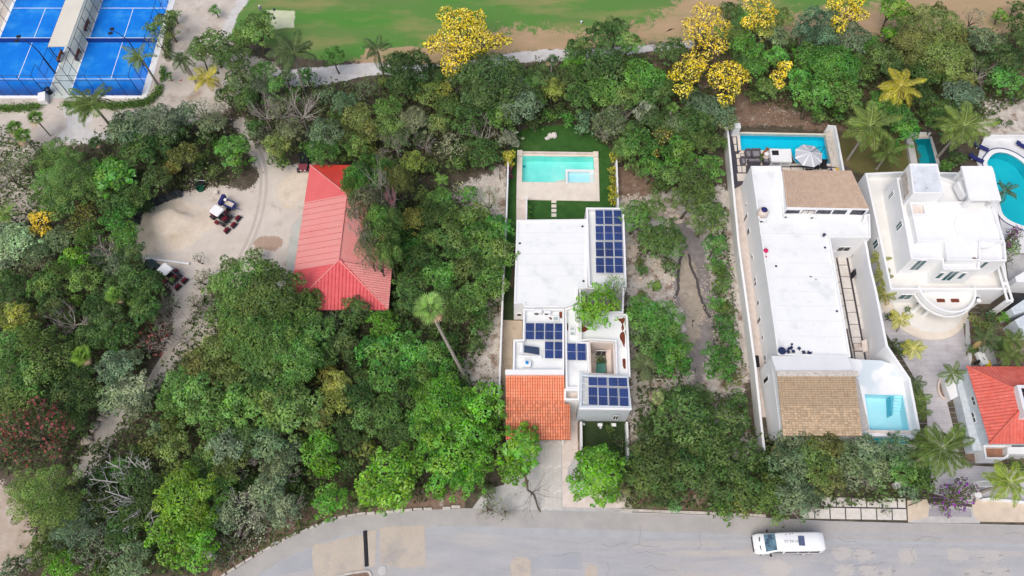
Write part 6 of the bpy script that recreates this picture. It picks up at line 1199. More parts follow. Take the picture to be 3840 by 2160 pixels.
t = thing('golf_cart', 'white roofed cart with a yellow seat parked above the red tiled house', 'cart', H6(700, 330)); MB().box(H6(710, 330, .6), (.55, .75, .3), 0, .1, .05).build('seat', yelp, t); MB().box(H6(650, 280, .55), (.9, 1.6, .5), 0, .2, .08).build('body', white, t)
t = thing('motor_scooter', 'dark scooter parked by the villa driveway above the red tiled house', 'scooter', H6(600, 320)); MB().tube([H6(580, 330, .6), H6(670, 280, .6)], .16, 6).build('body', blackm, t)
for x, y in ((590, 325), (665, 283)): MB().tube([H6(x, y, .28) + Vector((-.04, .06, 0)), H6(x, y, .28) + Vector((.04, -.06, 0))], .28, 12, 0, True, False).build('wheel', blackm, t)
MB().tube([H6(658, 268, 1.0), H6(685, 296, 1.0)], .03, 5).build('handlebar', blackm, t)
t = thing('plant_pot', 'ringed dark pot beside the villa driveway', 'pot', H6(560, 195)); MB().lathe(H6(560, 195), [(.3, 0), (.42, .4), (.42, .5), (.3, .45), (.28, .3)], 16).build('pot', MATS['dark_grey_pot'], t)
pb = thing('palm_planter', 'round stone planter ring at the white corner of the red tiled house', 'planter', H6(265, 570)); pts = [H6(270 + 78 * math.cos(k * math.pi / 10), 575 + 122 * math.sin(k * math.pi / 10)) for k in range(20)]; qp = inset(pts, .2)
pc_ = ccw(pts); MB().add([(p.x, p.y, .3) for p in pc_] + [(p.x, p.y, .3) for p in qp] + [(p.x, p.y, 0) for p in pc_], [(i, (i + 1) % 20, 20 + (i + 1) % 20, 20 + i) for i in range(20)] + [(40 + i, 40 + (i + 1) % 20, (i + 1) % 20, i) for i in range(20)]).build('kerb_ring', pinkst, pb); MB().poly([(p.x, p.y, .2) for p in qp]).build('soil', litterm, pb)
c = O(2505, 795, 0)
for x, y, lb in ((345, 285, 'dark blue parasol top left of the aqua pool'), (290, 410, 'dark blue lounger below the parasol left of the aqua pool'), (800, 275, 'dark blue lounger at the right edge above the aqua pool')):
    c = F7(x, y, .2); t = thing('sun_lounger', lb.replace('parasol top', 'lounger up'), 'lounger', c, 0, 'dark blue loungers on the white patio'); MB().box(c + Vector((0, 0, .3)), (1.7, .65, .1), 0, -.6, .02).build('mattress', navy, t); MB().box(c + Vector((-.75, .5, .5)), (.5, .62, .1), 0, -.6, .02).build('headrest', navy, t)
    for s in (-.5, .5): MB().box(c + Vector((s, -s * .5, .13)), (.08, .5, .26), 0, -.6).build('leg', white, t)
# red market scraps and the golfer
for (x, y), lb in (((1208, 610), 'left red scrap on the sand below the light green palm'), ((1292, 607), 'middle red scrap on the sand below the light green palm'), ((1365, 608), 'right red scrap on the sand below the light green palm')):
    p = T1(x, y); o = MB().add([p + Vector((-.25, -.12, .03)), p + Vector((.25, -.02, .05)), p + Vector((.05, .22, .03))], [(0, 1, 2)]).build('red_rag', mat('red_rag', lin(196, 40, 44)) if 'red_rag' not in MATS else MATS['red_rag']); tag(o, lb, 'rag', 'red scraps on the sand')
for (x, y), lb in (((1028, 38.5), 'upper dark tee marker at the pale tee'), ((1029, 70), 'lower dark tee marker at the pale tee')):
    p = S_(x, y); o = MB().lathe(p, [(.16, 0), (.2, .12), (.12, .28), (.03, .32)], 10).build('tee_marker', darkmet); tag(o, lb, 'tee marker', 'tee markers')
o = MB().lathe(S_(2180, 88), [(.1, 0), (.1, .3), (.22, .4), (.05, .5)], 8).build('fairway_marker', white); tag(o, 'white marker post on the dry fairway above the cart path', 'marker')
gp = S_(985, 55); pe = bpy.data.meshes.new('person')
bv = [(0, 0, .95), (0, 0, 1.2), (0, -.01, 1.42), (0, -.02, 1.52), (0, -.02, 1.66), (.1, 0, .88), (.12, .02, .5), (.12, .0, .06), (.12, -.14, .04), (-.1, 0, .88), (-.12, .02, .5), (-.12, 0, .06), (-.12, -.14, .04), (.2, 0, 1.4), (.26, -.05, 1.14), (.1, -.3, 1.0), (-.2, 0, 1.4), (-.26, -.05, 1.14), (-.06, -.3, .98)]
be = [(0, 1), (1, 2), (2, 3), (3, 4), (0, 5), (5, 6), (6, 7), (7, 8), (0, 9), (9, 10), (10, 11), (11, 12), (2, 13), (13, 14), (14, 15), (2, 16), (16, 17), (17, 18)]
pe.from_pydata(bv, be, []); po = bpy.data.objects.new('person', pe); COL.objects.link(po); po.location = gp; po.rotation_euler = (0, 0, R(200)); pe.materials.append(MATS['grey_violet_cloth'])
md = po.modifiers.new('skin', 'SKIN'); rad = [.16, .15, .17, .06, .11, .1, .075, .05, .045, .1, .075, .05, .045, .07, .05, .035, .07, .05, .035]
for i, v in enumerate(pe.skin_vertices[0].data): v.radius = (rad[i], rad[i] * .8)
pe.skin_vertices[0].data[0].use_root = True; po.modifiers.new('sub', 'SUBSURF').levels = 1; po.modifiers['sub'].render_levels = 1
tag(po, 'person in a white cap and grey clothes standing by the pale tee', 'person'); WL['person'] = gp
MB().lathe((0, -.02, 1.66), [(.12, 0), (.125, .06), (.09, .13), (.02, .16)], 12).build('cap', white, po, False)
MB().add([(-.09, -.1, 1.68), (.09, -.1, 1.68), (.07, -.22, 1.66), (-.07, -.22, 1.66)], [(0, 1, 2, 3)]).build('cap_peak', white, po, False)
# ------------------------------------------------------------------ vegetation prototypes
def np_mesh(name, V, F, tint, m):
    """quads F over vertices V (numpy), tint = one colour triple per face"""
    me = bpy.data.meshes.new(name); nv, nf = len(V), len(F)
    me.vertices.add(nv); me.vertices.foreach_set('co', np.ascontiguousarray(V, dtype=np.float32).ravel())
    me.loops.add(nf * 4); me.loops.foreach_set('vertex_index', np.ascontiguousarray(F, dtype=np.int32).ravel())
    me.polygons.add(nf); me.polygons.foreach_set('loop_start', np.arange(0, nf * 4, 4, dtype=np.int32)); me.polygons.foreach_set('loop_total', np.full(nf, 4, dtype=np.int32))
    at = me.attributes.new('tint', 'FLOAT_COLOR', 'FACE'); c4_ = np.ones((nf, 4), np.float32); c4_[:, :3] = tint; at.data.foreach_set('color', c4_.ravel())
    me.materials.append(m); me.update(); me.validate(); return me
def leaves(C, N, size, asp=.55, fold=.25, jit=.5):
    """leaf blades: folded rhombi at centres C, roughly facing N"""
    n = len(C); N = N + RNG.normal(0, jit, (n, 3)); N /= np.linalg.norm(N, axis=1, keepdims=True) + 1e-9
    T = np.cross(N, RNG.normal(0, 1, (n, 3))); T /= np.linalg.norm(T, axis=1, keepdims=True) + 1e-9; B = np.cross(N, T)
    s = (size * RNG.uniform(.65, 1.35, n))[:, None]
    V = np.stack([C - T * s * .5, C + B * s * asp * .5 + N * s * fold * .3, C + T * s * .5 - N * s * fold * .3, C - B * s * asp * .5 + N * s * fold * .3], 1).reshape(-1, 3)
    return V, np.arange(n * 4).reshape(-1, 4)
def lobes_crown(name, L_, dens, size, m, asp=.55, jit=.5, lobe_var=.42, low=-.35):
    """crown from leaf-clad lobes L_ = [(x, y, z, r)], dens leaves per square metre of lobe"""
    Cs, Ns, Ts = [], [], []
    for (x, y, z, r) in L_:
        n = int(dens * 4 * math.pi * r * r * .62); d = RNG.normal(0, 1, (n, 3)); d[:, 2] = np.abs(d[:, 2]) * np.where(RNG.random(n) < .78, 1, -1)
        d /= np.linalg.norm(d, axis=1, keepdims=True); d = d[d[:, 2] > low - .25]
        bump = 1 + .16 * np.sin(d[:, 0] * 5 + x * 3) * np.cos(d[:, 1] * 6 + y * 2) ; rr = r * (RNG.uniform(.60, 1.08, len(d)) ** .6) * bump
        C = np.array([x, y, z]) + d * rr[:, None] * np.array([1, 1, .82]); keep = np.ones(len(C), bool)
        for (x2, y2, z2, r2) in L_:
            if (x2, y2, z2, r2) != (x, y, z, r): keep &= np.linalg.norm((C - np.array([x2, y2, z2])) / np.array([1, 1, .82]), axis=1) > r2 * .70
        C, d = C[keep], d[keep]; lt = RNG.normal(0, lobe_var * .5); hue = RNG.normal(.5, .22)
        t = np.stack([np.clip(.48 + lt + RNG.normal(0, .17, len(C)), 0, 1), np.clip(hue + RNG.normal(0, .16, len(C)), 0, 1), RNG.uniform(.25, 1, len(C))], 1)
        Cs.append(C); Ns.append(d + np.array([0, 0, .35])); Ts.append(t)
    C, N, T = np.concatenate(Cs), np.concatenate(Ns), np.concatenate(Ts); V, F = leaves(C, N, size, asp, .25, jit)
    return np_mesh(name, V, F, T, m)
def rand_lobes(Rr, h, hz, n, rmin=.17, rmax=.40):
    """lobes filling a flattened dome of radius Rr, half height h, centred at height hz"""
    out = [(0, 0, hz + h * .25, Rr * .5)]
    for i in range(n):
        a = 2.399 * i + random.uniform(-.5, .5); q = math.sqrt((i + .6) / n) * .78 * random.uniform(.8, 1.12); z = hz + h * (.75 * math.sqrt(max(0, 1 - q * q)) - .2) * random.uniform(.6, 1.15)
        out.append((Rr * q * math.cos(a), Rr * q * math.sin(a), z, Rr * random.uniform(rmin, rmax) * (1.05 - .3 * q)))
    for i in range(n // 2):
        a = random.uniform(0, 6.28); q = random.uniform(.75, 1.08); out.append((Rr * q * math.cos(a), Rr * q * math.sin(a), hz + h * random.uniform(-.25, .35), Rr * random.uniform(.07, .16)))
    return out
def branch_mesh(mb, p, d, ln, r, lev, spread=.6, n=3, gn=.0, droop=0.0, sides=3):
    pts = [p]; q = Vector(p); dd = Vector(d)
    for k in range(3):
        dd = (dd + Vector((random.uniform(-1, 1), random.uniform(-1, 1), random.uniform(-1, 1))) * .22 + Vector((0, 0, gn - droop))).normalized(); q = q + dd * ln / 3; pts.append(q.copy())
    mb.tube(pts, [r, r * .85, r * .7, r * .5], sides, 0, False)
    if lev > 0:
        for i in range(n):
            f = pts[random.choice((1, 2, 3, 3))]; w = dd + Vector((random.uniform(-1, 1), random.uniform(-1, 1), random.uniform(-.5, .8))) * spread * 1.6; branch_mesh(mb, f, w.normalized(), ln * random.uniform(.55, .8), r * .55, lev - 1, spread, n, gn, droop, sides)
CLS = {'S': (1.3, 1.0, 1.35), 'M': (2.5, 1.7, 3.9), 'L': (4.0, 2.3, 5.0)}      # nominal radius, half height, height of crown centre
PROTO = {}
def proto_set(cls):
    Rr, h, hz = CLS[cls]; nl = {'S': 10, 'M': 20, 'L': 36}[cls]; P_ = PROTO.setdefault(cls, {})
    P_['broad'] = [lobes_crown('crown_broad', rand_lobes(Rr, h, hz, nl), 34, .27, leafm) for _ in range(4)]
    P_['fine'] = [lobes_crown('crown_fine', rand_lobes(Rr, h, hz, nl + 4, .16, .34), 75, .17, leafm, .5, .7) for _ in range(3)]
    P_['big'] = [lobes_crown('crown_big_leaf', rand_lobes(Rr, h, hz, nl, .18, .38), 27, .38, leafm, .6, .45) for _ in range(3)]
    P_['sparse'] = [lobes_crown('crown_sparse', rand_lobes(Rr, h, hz, nl, .16, .34), 13, .22, leafm, .5, .9) for _ in range(3)]
    P_['trunk'] = []
    for _ in range(3):
        mb = MB(); r = .05 * Rr + .03; b = Vector((random.uniform(-.2, .2) * Rr, random.uniform(-.2, .2) * Rr, hz * .55)); mb.tube([(0, 0, -.05), b * .5 + Vector((.04, 0, 0)), b], [r * 1.3, r, r * .8], 7)
        for k in range(5):
            a = k * 1.257 + random.uniform(-.4, .4); e = Vector((math.cos(a) * Rr * .6, math.sin(a) * Rr * .6, hz + h * .25)); mb.tube([b, b.lerp(e, .5) + Vector((0, 0, .15 * h)), e], [r * .6, r * .4, r * .15], 5)
        o = mb.build('trunk', barkm); P_['trunk'].append(o.data); bpy.data.objects.remove(o)
    P_['bare'] = []
    for _ in range(3):
        mb = MB()
        for k in range(7):
            a = k * .9 + random.random(); branch_mesh(mb, Vector((0, 0, hz * .5)), Vector((math.cos(a), math.sin(a), random.uniform(.3, 1.2))).normalized(), Rr * .66, .036 * Rr, 3, .55, 3)
        mb.tube([(0, 0, 0), (0.05, 0, hz * .5)], [.05 * Rr, .04 * Rr], 6); o = mb.build('bare_branches', twigm); P_['bare'].append(o.data); bpy.data.objects.remove(o)
for k_ in 'SML': proto_set(k_)
# colours of foliage
FC = {'D': (0.109, 0.207, 0.047), 'M': (0.167, 0.311, 0.058), 'B': (0.165, 0.4, 0.02), 'L': (0.215, 0.455, 0.02), 'G': (0.218, 0.318, 0.152), 'O': (0.226, 0.298, 0.067), 'Y': (0.373, 0.417, 0.065), 'T': (0.169, 0.3, 0.153), 'W': (0.393, 0.477, 0.289), 'E': (0.127, 0.341, 0.043), 'K': (0.234, 0.264, 0.135)}
FN = {'D': 'dark green', 'M': 'mid green', 'B': 'bright green', 'L': 'lime green', 'G': 'grey green', 'O': 'olive', 'Y': 'yellow green', 'T': 'bluish green', 'W': 'pale silvery', 'E': 'deep green', 'K': 'brownish'}
LM = []      # landmarks for the labels: (u, v) in the overview, phrase
for u, v, s in ((300, 120, 'the right padel court'), (60, 245, 'the left padel court'), (232, 262, 'the windblown palm below the courts'), (430, 566, 'the sand heap'), (560, 535, 'the mower by the blue trailer'), (425, 690, 'the mower below the white pipe'),
                (765, 403, 'the red and black buggy'), (850, 420, "the red roof's upper edge"), (900, 790, "the red roof's lower edge"), (745, 640, "the red roof's left side"), (975, 600, "the red roof's right side"), (1080, 780, 'the tall fan palm'), (1165, 105, 'the big yellow tree by the fairway'),
                (1275, 430, 'the turquoise pool deck'), (1262, 700, "the solar house's left wall"), (1350, 1050, 'the orange carport roof'), (1600, 640, "the large solar array's block"), (1585, 900, "the solar house's right wall"), (1700, 700, 'the muddy track'), (1800, 180, 'the yellow tree cluster at the top'),
                (1970, 370, 'the bright blue pool'), (1850, 700, 'the long house boundary wall'), (2050, 1010, "the long house's lower tan roof"), (2325, 380, 'the narrow lap pool'), (2265, 217, 'the yellow palm'), (2540, 430, 'the round ended pool'), (2370, 770, 'the villa porch'), (2500, 1000, 'the red tiled house'),
                (1980, 1365, 'the white van'), (2180, 1290, 'the slab pavement'), (920, 1380, 'the speed bump'), (1500, 1196, 'the round lime tree'), (93, 1093, 'the red leaved tree'), (290, 1100, 'the dirt track'), (310, 1230, 'the bare white frangipanis'), (703, 50, 'the pale tee'), (105, 560, 'the yellow tree at the left'),
                (393, 850, 'the fallen red leaved branches'), (740, 135, 'the tall palm by the fairway'), (1720, 1300, 'the rough stone edging'), (27, 1370, 'the sandy corner at bottom left'), (700, 900, 'the big tree right of the track')): LM.append((u, v, s))
TREES = []     # filled by tree(); the labels are written when all stand
def px_per_m(u, v, z): q = W(u * 1.49068, v * 1.49068, z); return proj(q)[2], q
def place(u, v, rpx, h=None, cls=None, zk=1.0):
    """class, scale and ground point for a crown seen at (u, v) with radius rpx (overview pixels)"""
    dep, q = px_per_m(u, v, 4.0); Rm = 1.07 * rpx / (FOC / 1.49068 / dep)
    c = cls or ('S' if Rm < 1.75 else 'M' if Rm < 3.15 else 'L'); c = 'M' if h and h > 3.4 and c == 'S' else c; c = 'L' if h and h > 6.5 else c; Rr, hh, hz = CLS[c]; s = Rm / Rr; zc = (h or hz * (s ** .6)); sz = zc / hz
    dep, q = px_per_m(u, v, zc + hh * sz * .25); return c, s, sz, Vector((q.x, q.y, 0))
def tree(u, v, rpx, col, kind='broad', label=None, h=None, cat='tree', name='tree', extra=None, cls=None):
    c, s, sz, g = place(u, v, rpx, h, cls); P_ = PROTO[c]
    small = c == 'S' and cat == 'tree'
    if kind == 'bare': sz *= 1.4
    nm = name if not small or name != 'tree' else 'shrub'; ct = cat if not small else 'shrub'
    if nm == 'tree' and kind == 'bare': nm = 'bare_tree'
    t = thing(nm, label, ct, g, random.uniform(0, 6.28)); t.scale = (s * random.uniform(.94, 1.06), s * random.uniform(.94, 1.06), sz)
    if kind == 'bare':
        o = link('branches', random.choice(P_['bare']), t)
    else:
        o = link('crown', random.choice(P_[kind]), t); b = FC[col]; w = 1.05 if label else random.uniform(.95, 1.15) if col in 'BL' else random.uniform(.8, 1.28); j = [w * random.uniform(.88, 1.12) for _ in range(3)]; o.color = (b[0] * j[0], b[1] * j[1], b[2] * j[2], 1)
        link('trunk', random.choice(P_['trunk']), t)
        if extra == 'twig': link('branches', random.choice(P_['bare']), t)
    if not label: TREES.append((t, u, v, rpx, 'bare grey' if kind == 'bare' else FN[col], kind, ct))
    return t
def many(s, h=None, rk=1.0):
    """compact list 'u,v,r,COLOUR[kind]' : f fine, b big leaf, s sparse, t with bare twigs, x bare"""
    for w in s.split():
        a = w.split(','); k = a[3][1:]; kd = 'bare' if 'x' in k else 'fine' if 'f' in k else 'big' if 'b' in k else 'sparse' if 's' in k else 'broad'
        tree(float(a[0]), float(a[1]), float(a[2]) * rk, a[3][0], kd, None, h, extra='twig' if 't' in k else None)
# upper left, round the courts and the fairway corner
many('417,55,34,O 400,100,34,Ost 380,70,22,M 437,40,20,M 430,90,14,O 425,190,12,E 540,25,18,E 527,110,46,M 560,130,34,G 585,150,46,D 600,205,40,D 640,75,48,M 660,50,30,M 607,95,34,M 500,135,30,M 570,240,32,D 620,250,34,Dt 500,280,42,Gs 560,285,30,Kst 535,312,36,G 460,290,38,G')
many('144,386,50,Mf 178,452,70,Mf 120,450,40,Mf 240,470,44,M 278,441,58,Eb 320,430,30,E 322,330,56,G 389,308,58,G 355,378,54,D 400,365,44,D 300,300,30,G 55,408,42,Ks 22,435,34,Kst 90,420,26,Es 300,508,46,D 340,490,44,D 298,545,44,E 211,537,36,Yst 250,520,26,Ks 150,505,50,M 100,500,30,M 440,330,36,D 460,393,40,O 425,430,30,Y 477,400,24,Ox 425,410,26,D 590,377,46,Eb 555,365,26,E 500,400,32,M 520,340,30,D 395,450,38,D 540,430,20,O 600,430,18,Es 365,520,26,D')
# middle top: wood between the yard and the fairway
many('840,140,30,E 704,207,28,Ms 784,207,22,Es 754,277,48,Ox 700,270,38,Kst 664,283,36,Ox 640,240,30,D 817,240,28,T 867,255,32,T 920,227,36,Kst 740,235,26,E 880,215,20,Ks 960,205,20,M 817,333,46,T 820,380,36,E 780,375,28,E 727,327,36,K 694,367,36,O 704,400,32,M 640,320,30,D 660,340,28,Kt 610,275,26,Os')
many('1030,175,64,D 1020,210,44,D 904,293,42,O 977,270,36,M 977,317,42,M 927,333,38,O 1044,300,38,Kt 1074,233,38,O 1107,227,32,Y 1140,227,22,Ox 994,360,34,Gx 1000,345,34,G 1070,367,30,Ox 1060,345,30,D 1137,367,42,Ws 1125,340,30,K 934,380,26,Y 897,370,34,M 1037,410,34,Y 1075,420,28,O 1177,300,46,D 1210,333,36,Ox 1215,345,30,D 1260,293,42,M 1217,383,42,D 1165,375,34,D 1277,350,30,W 1280,398,18,Y 1225,200,78,D 1180,200,44,D 1130,265,36,D 1240,260,38,D 1195,245,40,G 880,345,34,O 850,300,30,M 865,395,26,D 960,400,30,K 1000,420,28,D 1105,310,32,O 1150,410,30,M 1245,330,28,K 1110,180,30,K')
many('914,459,50,E 935,425,34,E 961,494,34,Ox 950,520,26,K 958,598,46,M 985,560,28,M 945,640,40,Ks 915,610,30,Ox 975,640,32,M 970,440,32,M 1005,460,30,O 890,480,22,Es', 7.2)
many('905,455,42,E 925,520,44,K 938,590,42,Ks 955,560,40,M 925,630,34,Gs', 7.2)
many('660,180,32,E 690,215,32,M 770,190,28,E 1000,160,36,D 1100,190,36,D 720,195,26,G 650,215,34,K')
many('505,700,28,Ks 490,760,28,Kst 470,800,26,Ox 440,760,24,Ks 540,740,22,Ks 450,850,24,Ox 415,800,24,Ox 500,650,20,Ks 425,830,20,Ks')
many('1010,590,34,M 1044,550,36,Y 1094,533,44,D 1110,503,38,E 1127,550,42,M 1194,550,42,M 1227,500,36,Gst 1027,626,36,E 1060,650,44,D 1144,616,52,M 1210,600,52,M 1250,575,40,E 1255,640,50,M 1177,670,48,M 1110,690,46,E 1037,710,42,D 1227,716,46,M 1177,750,42,M 1027,746,36,D 1144,783,38,M 1210,816,32,M 1194,866,28,M 1010,783,34,D 1180,490,30,E 1150,470,24,Ws 1000,520,26,M 1060,490,26,O 1085,600,38,M 1235,660,40,M 1115,740,36,M 1200,780,30,E 1045,780,28,D 990,690,24,M 1095,830,36,D 1140,850,30,D')
# left forest
many('200,575,46,Os 147,600,36,G 43,605,52,W 95,630,36,G 260,633,36,Ox 250,650,30,G 300,623,28,Gt 187,650,38,B 150,683,42,M 83,655,46,Ks 13,660,32,W 213,703,46,M 293,670,36,G 317,713,52,D 377,715,44,D 350,743,36,M 193,756,22,B 110,716,42,M 33,723,38,D 240,765,38,D 133,766,38,D 40,800,46,Y 73,812,36,O 173,808,38,Ox 180,800,30,D 267,800,46,D 367,785,42,D 330,760,34,D 417,773,24,Ox 240,843,46,D 300,850,42,D 90,850,50,M 33,866,46,M 127,900,58,M 33,923,54,M 83,950,54,M 200,943,38,D 293,926,50,G 340,890,34,G 190,860,36,D 225,590,36,E 260,690,30,D 60,760,32,D 10,780,30,O 320,590,40,E 330,640,36,D 150,930,36,M 20,590,36,T 10,700,30,D')
# big trees in the middle left
many('600,716,78,M 677,750,82,M 677,690,46,M 794,716,28,M 780,760,40,M 744,783,56,M 677,850,80,M 794,833,54,M 744,900,70,M 617,816,70,M 560,790,40,M 550,876,50,O 500,916,46,O 567,933,56,O 520,800,22,Gs 677,933,66,M 830,943,36,Y 850,970,40,Y 860,866,46,D 894,783,42,D 840,800,36,G 810,890,40,D 620,890,50,M 530,960,44,M 720,980,50,M 640,640,24,M 560,680,24,Ws 520,690,22,Ks 500,720,20,Ks')
many('960,816,40,B 944,883,52,E 1027,883,54,E 1094,900,50,E 1144,926,36,M 894,916,36,D 977,943,50,E 1060,950,46,E 880,840,28,D 930,960,40,D 1010,830,34,D 985,800,24,M 1130,880,30,D 900,990,44,D 1020,990,44,D 1150,970,32,E')
# bottom left
many('27,1016,54,O 150,1010,52,D 215,1000,42,D 60,990,44,M 190,1060,40,D 117,1250,84,Of 60,1230,50,Of 165,1290,60,Of 190,1333,62,Tf 117,1383,50,M 150,1426,46,L 33,1423,42,G 240,1376,58,Gst 327,1410,50,G 250,1430,40,M 467,1250,76,L 433,1350,66,L 500,1376,54,L 420,1290,40,L 510,1300,50,L 330,985,52,W 293,1000,48,G 350,1010,40,G 380,1120,36,O 350,1140,34,D 433,1126,44,O 440,1076,38,O 400,1080,30,G 500,1000,66,M 533,1050,58,M 600,1016,62,M 440,1010,46,M 460,960,46,M 567,1126,50,Wt 617,1100,44,D 500,1180,44,D 583,1170,44,Ot 530,1140,40,O 617,1283,58,Wst 570,1300,44,G 677,1116,50,Gt 694,1183,44,Gt 677,1233,50,G 710,1283,46,Gt 660,1310,44,Ws 640,1360,36,Ws 590,1370,36,Gst 620,1210,40,D 760,1250,38,D 804,1126,50,B 830,1183,34,B 834,1260,44,B 800,1180,30,B 960,1206,70,L 1020,1166,50,B 920,1240,40,L 990,1250,44,L 920,1133,36,O 994,1093,42,D 927,1050,50,M 844,1000,46,Y 744,1033,66,M 677,1006,54,O 610,960,50,M 690,1060,46,M 800,1060,44,O 977,1033,46,M 780,1110,36,D 730,1140,40,G 870,1090,42,D 880,1170,34,D 240,1130,26,D 260,1200,40,D 300,1180,36,E 340,1200,44,D 380,1240,46,D 260,1270,46,D 330,1300,44,D 390,1320,40,D 300,1340,46,D 370,1380,40,D 430,1190,40,O 550,1230,44,M 545,1410,30,Gs 560,1420,24,Ks 740,1210,36,D')
many('1110,1016,70,B 1210,1016,58,B 1160,1100,70,B 1127,1183,62,B 1177,1200,48,B 1060,1066,44,E 1220,1100,44,B 1090,1120,46,B 1200,1160,44,B 1070,1010,40,E 1030,1060,36,E 1240,1050,30,B 1100,1235,30,B 1220,1230,22,Os')
# between the solar house and the long house, and along the street
many('1598,543,46,E 1640,520,34,M 1665,593,52,M 1690,610,40,M 1640,600,36,M 1680,670,28,D 1775,550,46,M 1800,535,32,M 1731,503,44,M 1770,490,34,O 1798,616,34,E 1808,670,30,E 1815,723,30,M 1808,766,28,E 1821,810,32,E 1828,846,32,E 1815,690,26,M 1830,780,26,M 1648,720,20,B 1615,680,18,M 1610,660,16,O 1621,783,46,E 1671,800,46,E 1605,820,36,G 1638,850,46,M 1681,843,42,E 1688,900,54,E 1650,900,36,M 1805,910,46,E 1835,945,34,O 1855,940,30,Ys 1840,890,30,E 1615,740,14,O 1710,870,34,E 1600,775,24,M 1720,920,30,E', None, 1.02)
many('1561,1110,26,Ds 1705,1050,68,D 1838,1060,50,D 1671,1000,34,E 1755,1010,46,D 1855,1006,30,M 1655,1166,64,D 1721,1183,60,D 1621,1200,50,M 1671,1240,46,D 1838,1133,66,D 1855,1216,62,D 1828,1283,36,M 1781,1210,48,D 1721,1126,44,D 1780,1090,50,D 1650,1090,46,D 1720,990,36,D 1790,1160,46,D 1860,1270,36,O 1600,1150,34,D 1800,1260,34,D 1575,1180,30,D 1590,1260,26,Os 1640,1070,30,D')
many('1999,1100,44,G 2072,1116,50,O 1982,1166,56,G 2049,1166,56,O 1999,1250,58,Gt 1950,1240,46,M 2082,1200,44,O 1955,1295,30,M 2182,1133,46,G 2249,1133,46,G 2199,1183,46,Gt 2265,1180,42,M 2215,1250,34,Ms 2315,1216,36,M 2320,1180,34,M 2130,1150,44,G 2140,1200,40,G 1940,1190,40,D 1920,1150,36,D 2050,1250,34,G 2030,1090,36,G 2290,1240,30,G 2300,1110,30,D 2230,1285,18,Gs 1920,1260,40,M')
many('1235,1275,38,Gst 1270,1290,24,Gst')
# upper middle and right woods
many('1355,195,38,D 1455,135,34,D 1515,95,46,D 1580,110,38,M 1455,120,36,D 1448,165,34,B 1515,165,52,D 1615,185,50,E 1650,200,36,E 1688,125,38,D 1655,115,22,Ox 1391,225,34,Y 1321,210,38,D 1461,240,44,D 1521,225,44,E 1605,222,40,M 1655,240,42,D 1308,270,52,G 1340,250,36,D 1508,245,28,E 1625,280,34,W 1471,292,28,T 1465,322,26,T 1528,305,44,Kt 1560,290,32,Ox 1691,273,18,B 1755,260,42,T 1800,275,44,T 1738,302,44,D 1618,360,42,E 1660,345,26,D 1705,385,52,E 1811,360,24,M 1778,355,34,M 1790,420,36,E 1738,423,26,Gx 1745,460,44,M 1572,377,34,M 1285,345,30,W 1590,330,32,D 1540,340,30,K 1430,190,36,D 1560,160,40,D 1480,190,40,D 1550,70,34,D 1410,280,22,D 1380,290,22,E 1430,300,24,E 1345,310,24,D 1650,300,40,D 1700,310,38,G 1770,310,38,D 1680,340,36,M 1820,300,32,G 1640,420,36,E 1690,440,40,M 1720,350,36,M 1555,390,22,Y 1740,190,30,K 1690,210,34,D 1300,220,40,G 1292,165,22,Y 1600,420,30,M 1660,470,28,M 1780,470,28,O 1730,240,32,M 1570,250,40,M')
many('1838,27,30,D 1881,117,42,E 1915,70,38,Y 1860,90,34,M 1965,43,30,O 1952,93,34,G 2065,67,58,T 2030,90,40,T 2139,93,50,G 2252,23,42,B 2239,83,28,B 2280,50,36,M 2349,60,62,O 2452,43,32,Ws 2519,40,24,B 2565,60,34,D 2042,150,50,E 2099,167,64,E 2119,233,48,M 2049,240,54,E 1952,143,34,E 2222,143,44,D 2299,110,54,O 2382,150,62,O 2332,187,46,D 2465,100,44,G 2465,187,34,Ox 2450,160,36,D 2532,150,46,D 2525,200,42,E 2565,240,26,M 2225,257,40,E 2259,287,42,E 2352,267,32,D 2425,240,50,T 2365,300,38,D 2405,400,30,D 2380,420,22,E 2512,307,14,D 2540,310,10,D 2160,170,40,M 2400,90,40,O 2250,180,40,D 2290,160,38,O 2420,200,36,O 2500,110,34,G 1900,170,38,E 1940,215,34,M 1905,240,28,D 1985,110,28,D 2010,200,40,E 2180,110,34,E 2340,120,44,O 2400,270,36,D 2445,270,30,D 2320,240,34,D 2110,280,28,E 2060,290,30,M 2570,100,30,D 2560,20,24,D 2280,330,36,E 2330,290,26,D 1870,150,34,D 2215,330,28,D 2250,370,26,E')
many('2465,820,34,O 2490,800,26,D 2500,830,22,G 2262,876,28,D 2239,795,16,D 2283,778,11,M 2559,1173,28,D 2540,603,24,Ks 2535,650,22,Ks 2545,620,24,M 2450,1060,12,D 2520,870,24,E 2445,880,16,M 2410,955,9,D 2560,590,20,Ks 2526,800,20,B')
tree(1500, 1196, 70, 'B', 'big', 'round lime green tree standing alone right of the driveway entrance', cls='L'); tree(1310, 1125, 56, 'B', 'big', 'bright green tree overhanging the lower left of the orange carport roof', cls='M'); tree(1290, 1180, 44, 'B', 'big', 'lower bright green tree left of the driveway with a bent trunk'); tree(1330, 1085, 28, 'B', 'big', 'small bright green tree top against the orange tiles')
tree(1503, 764, 52, 'L', 'broad', 'feathery light green tree growing out of the court of the solar house', h=5.6); tree(1478, 800, 30, 'L', 'fine', 'feathery light green bough over the passage skylights', h=5.0); tree(1545, 718, 30, 'L', 'sparse', 'sparse twiggy bough over the lower end of the large solar array', h=5.6, extra='twig')
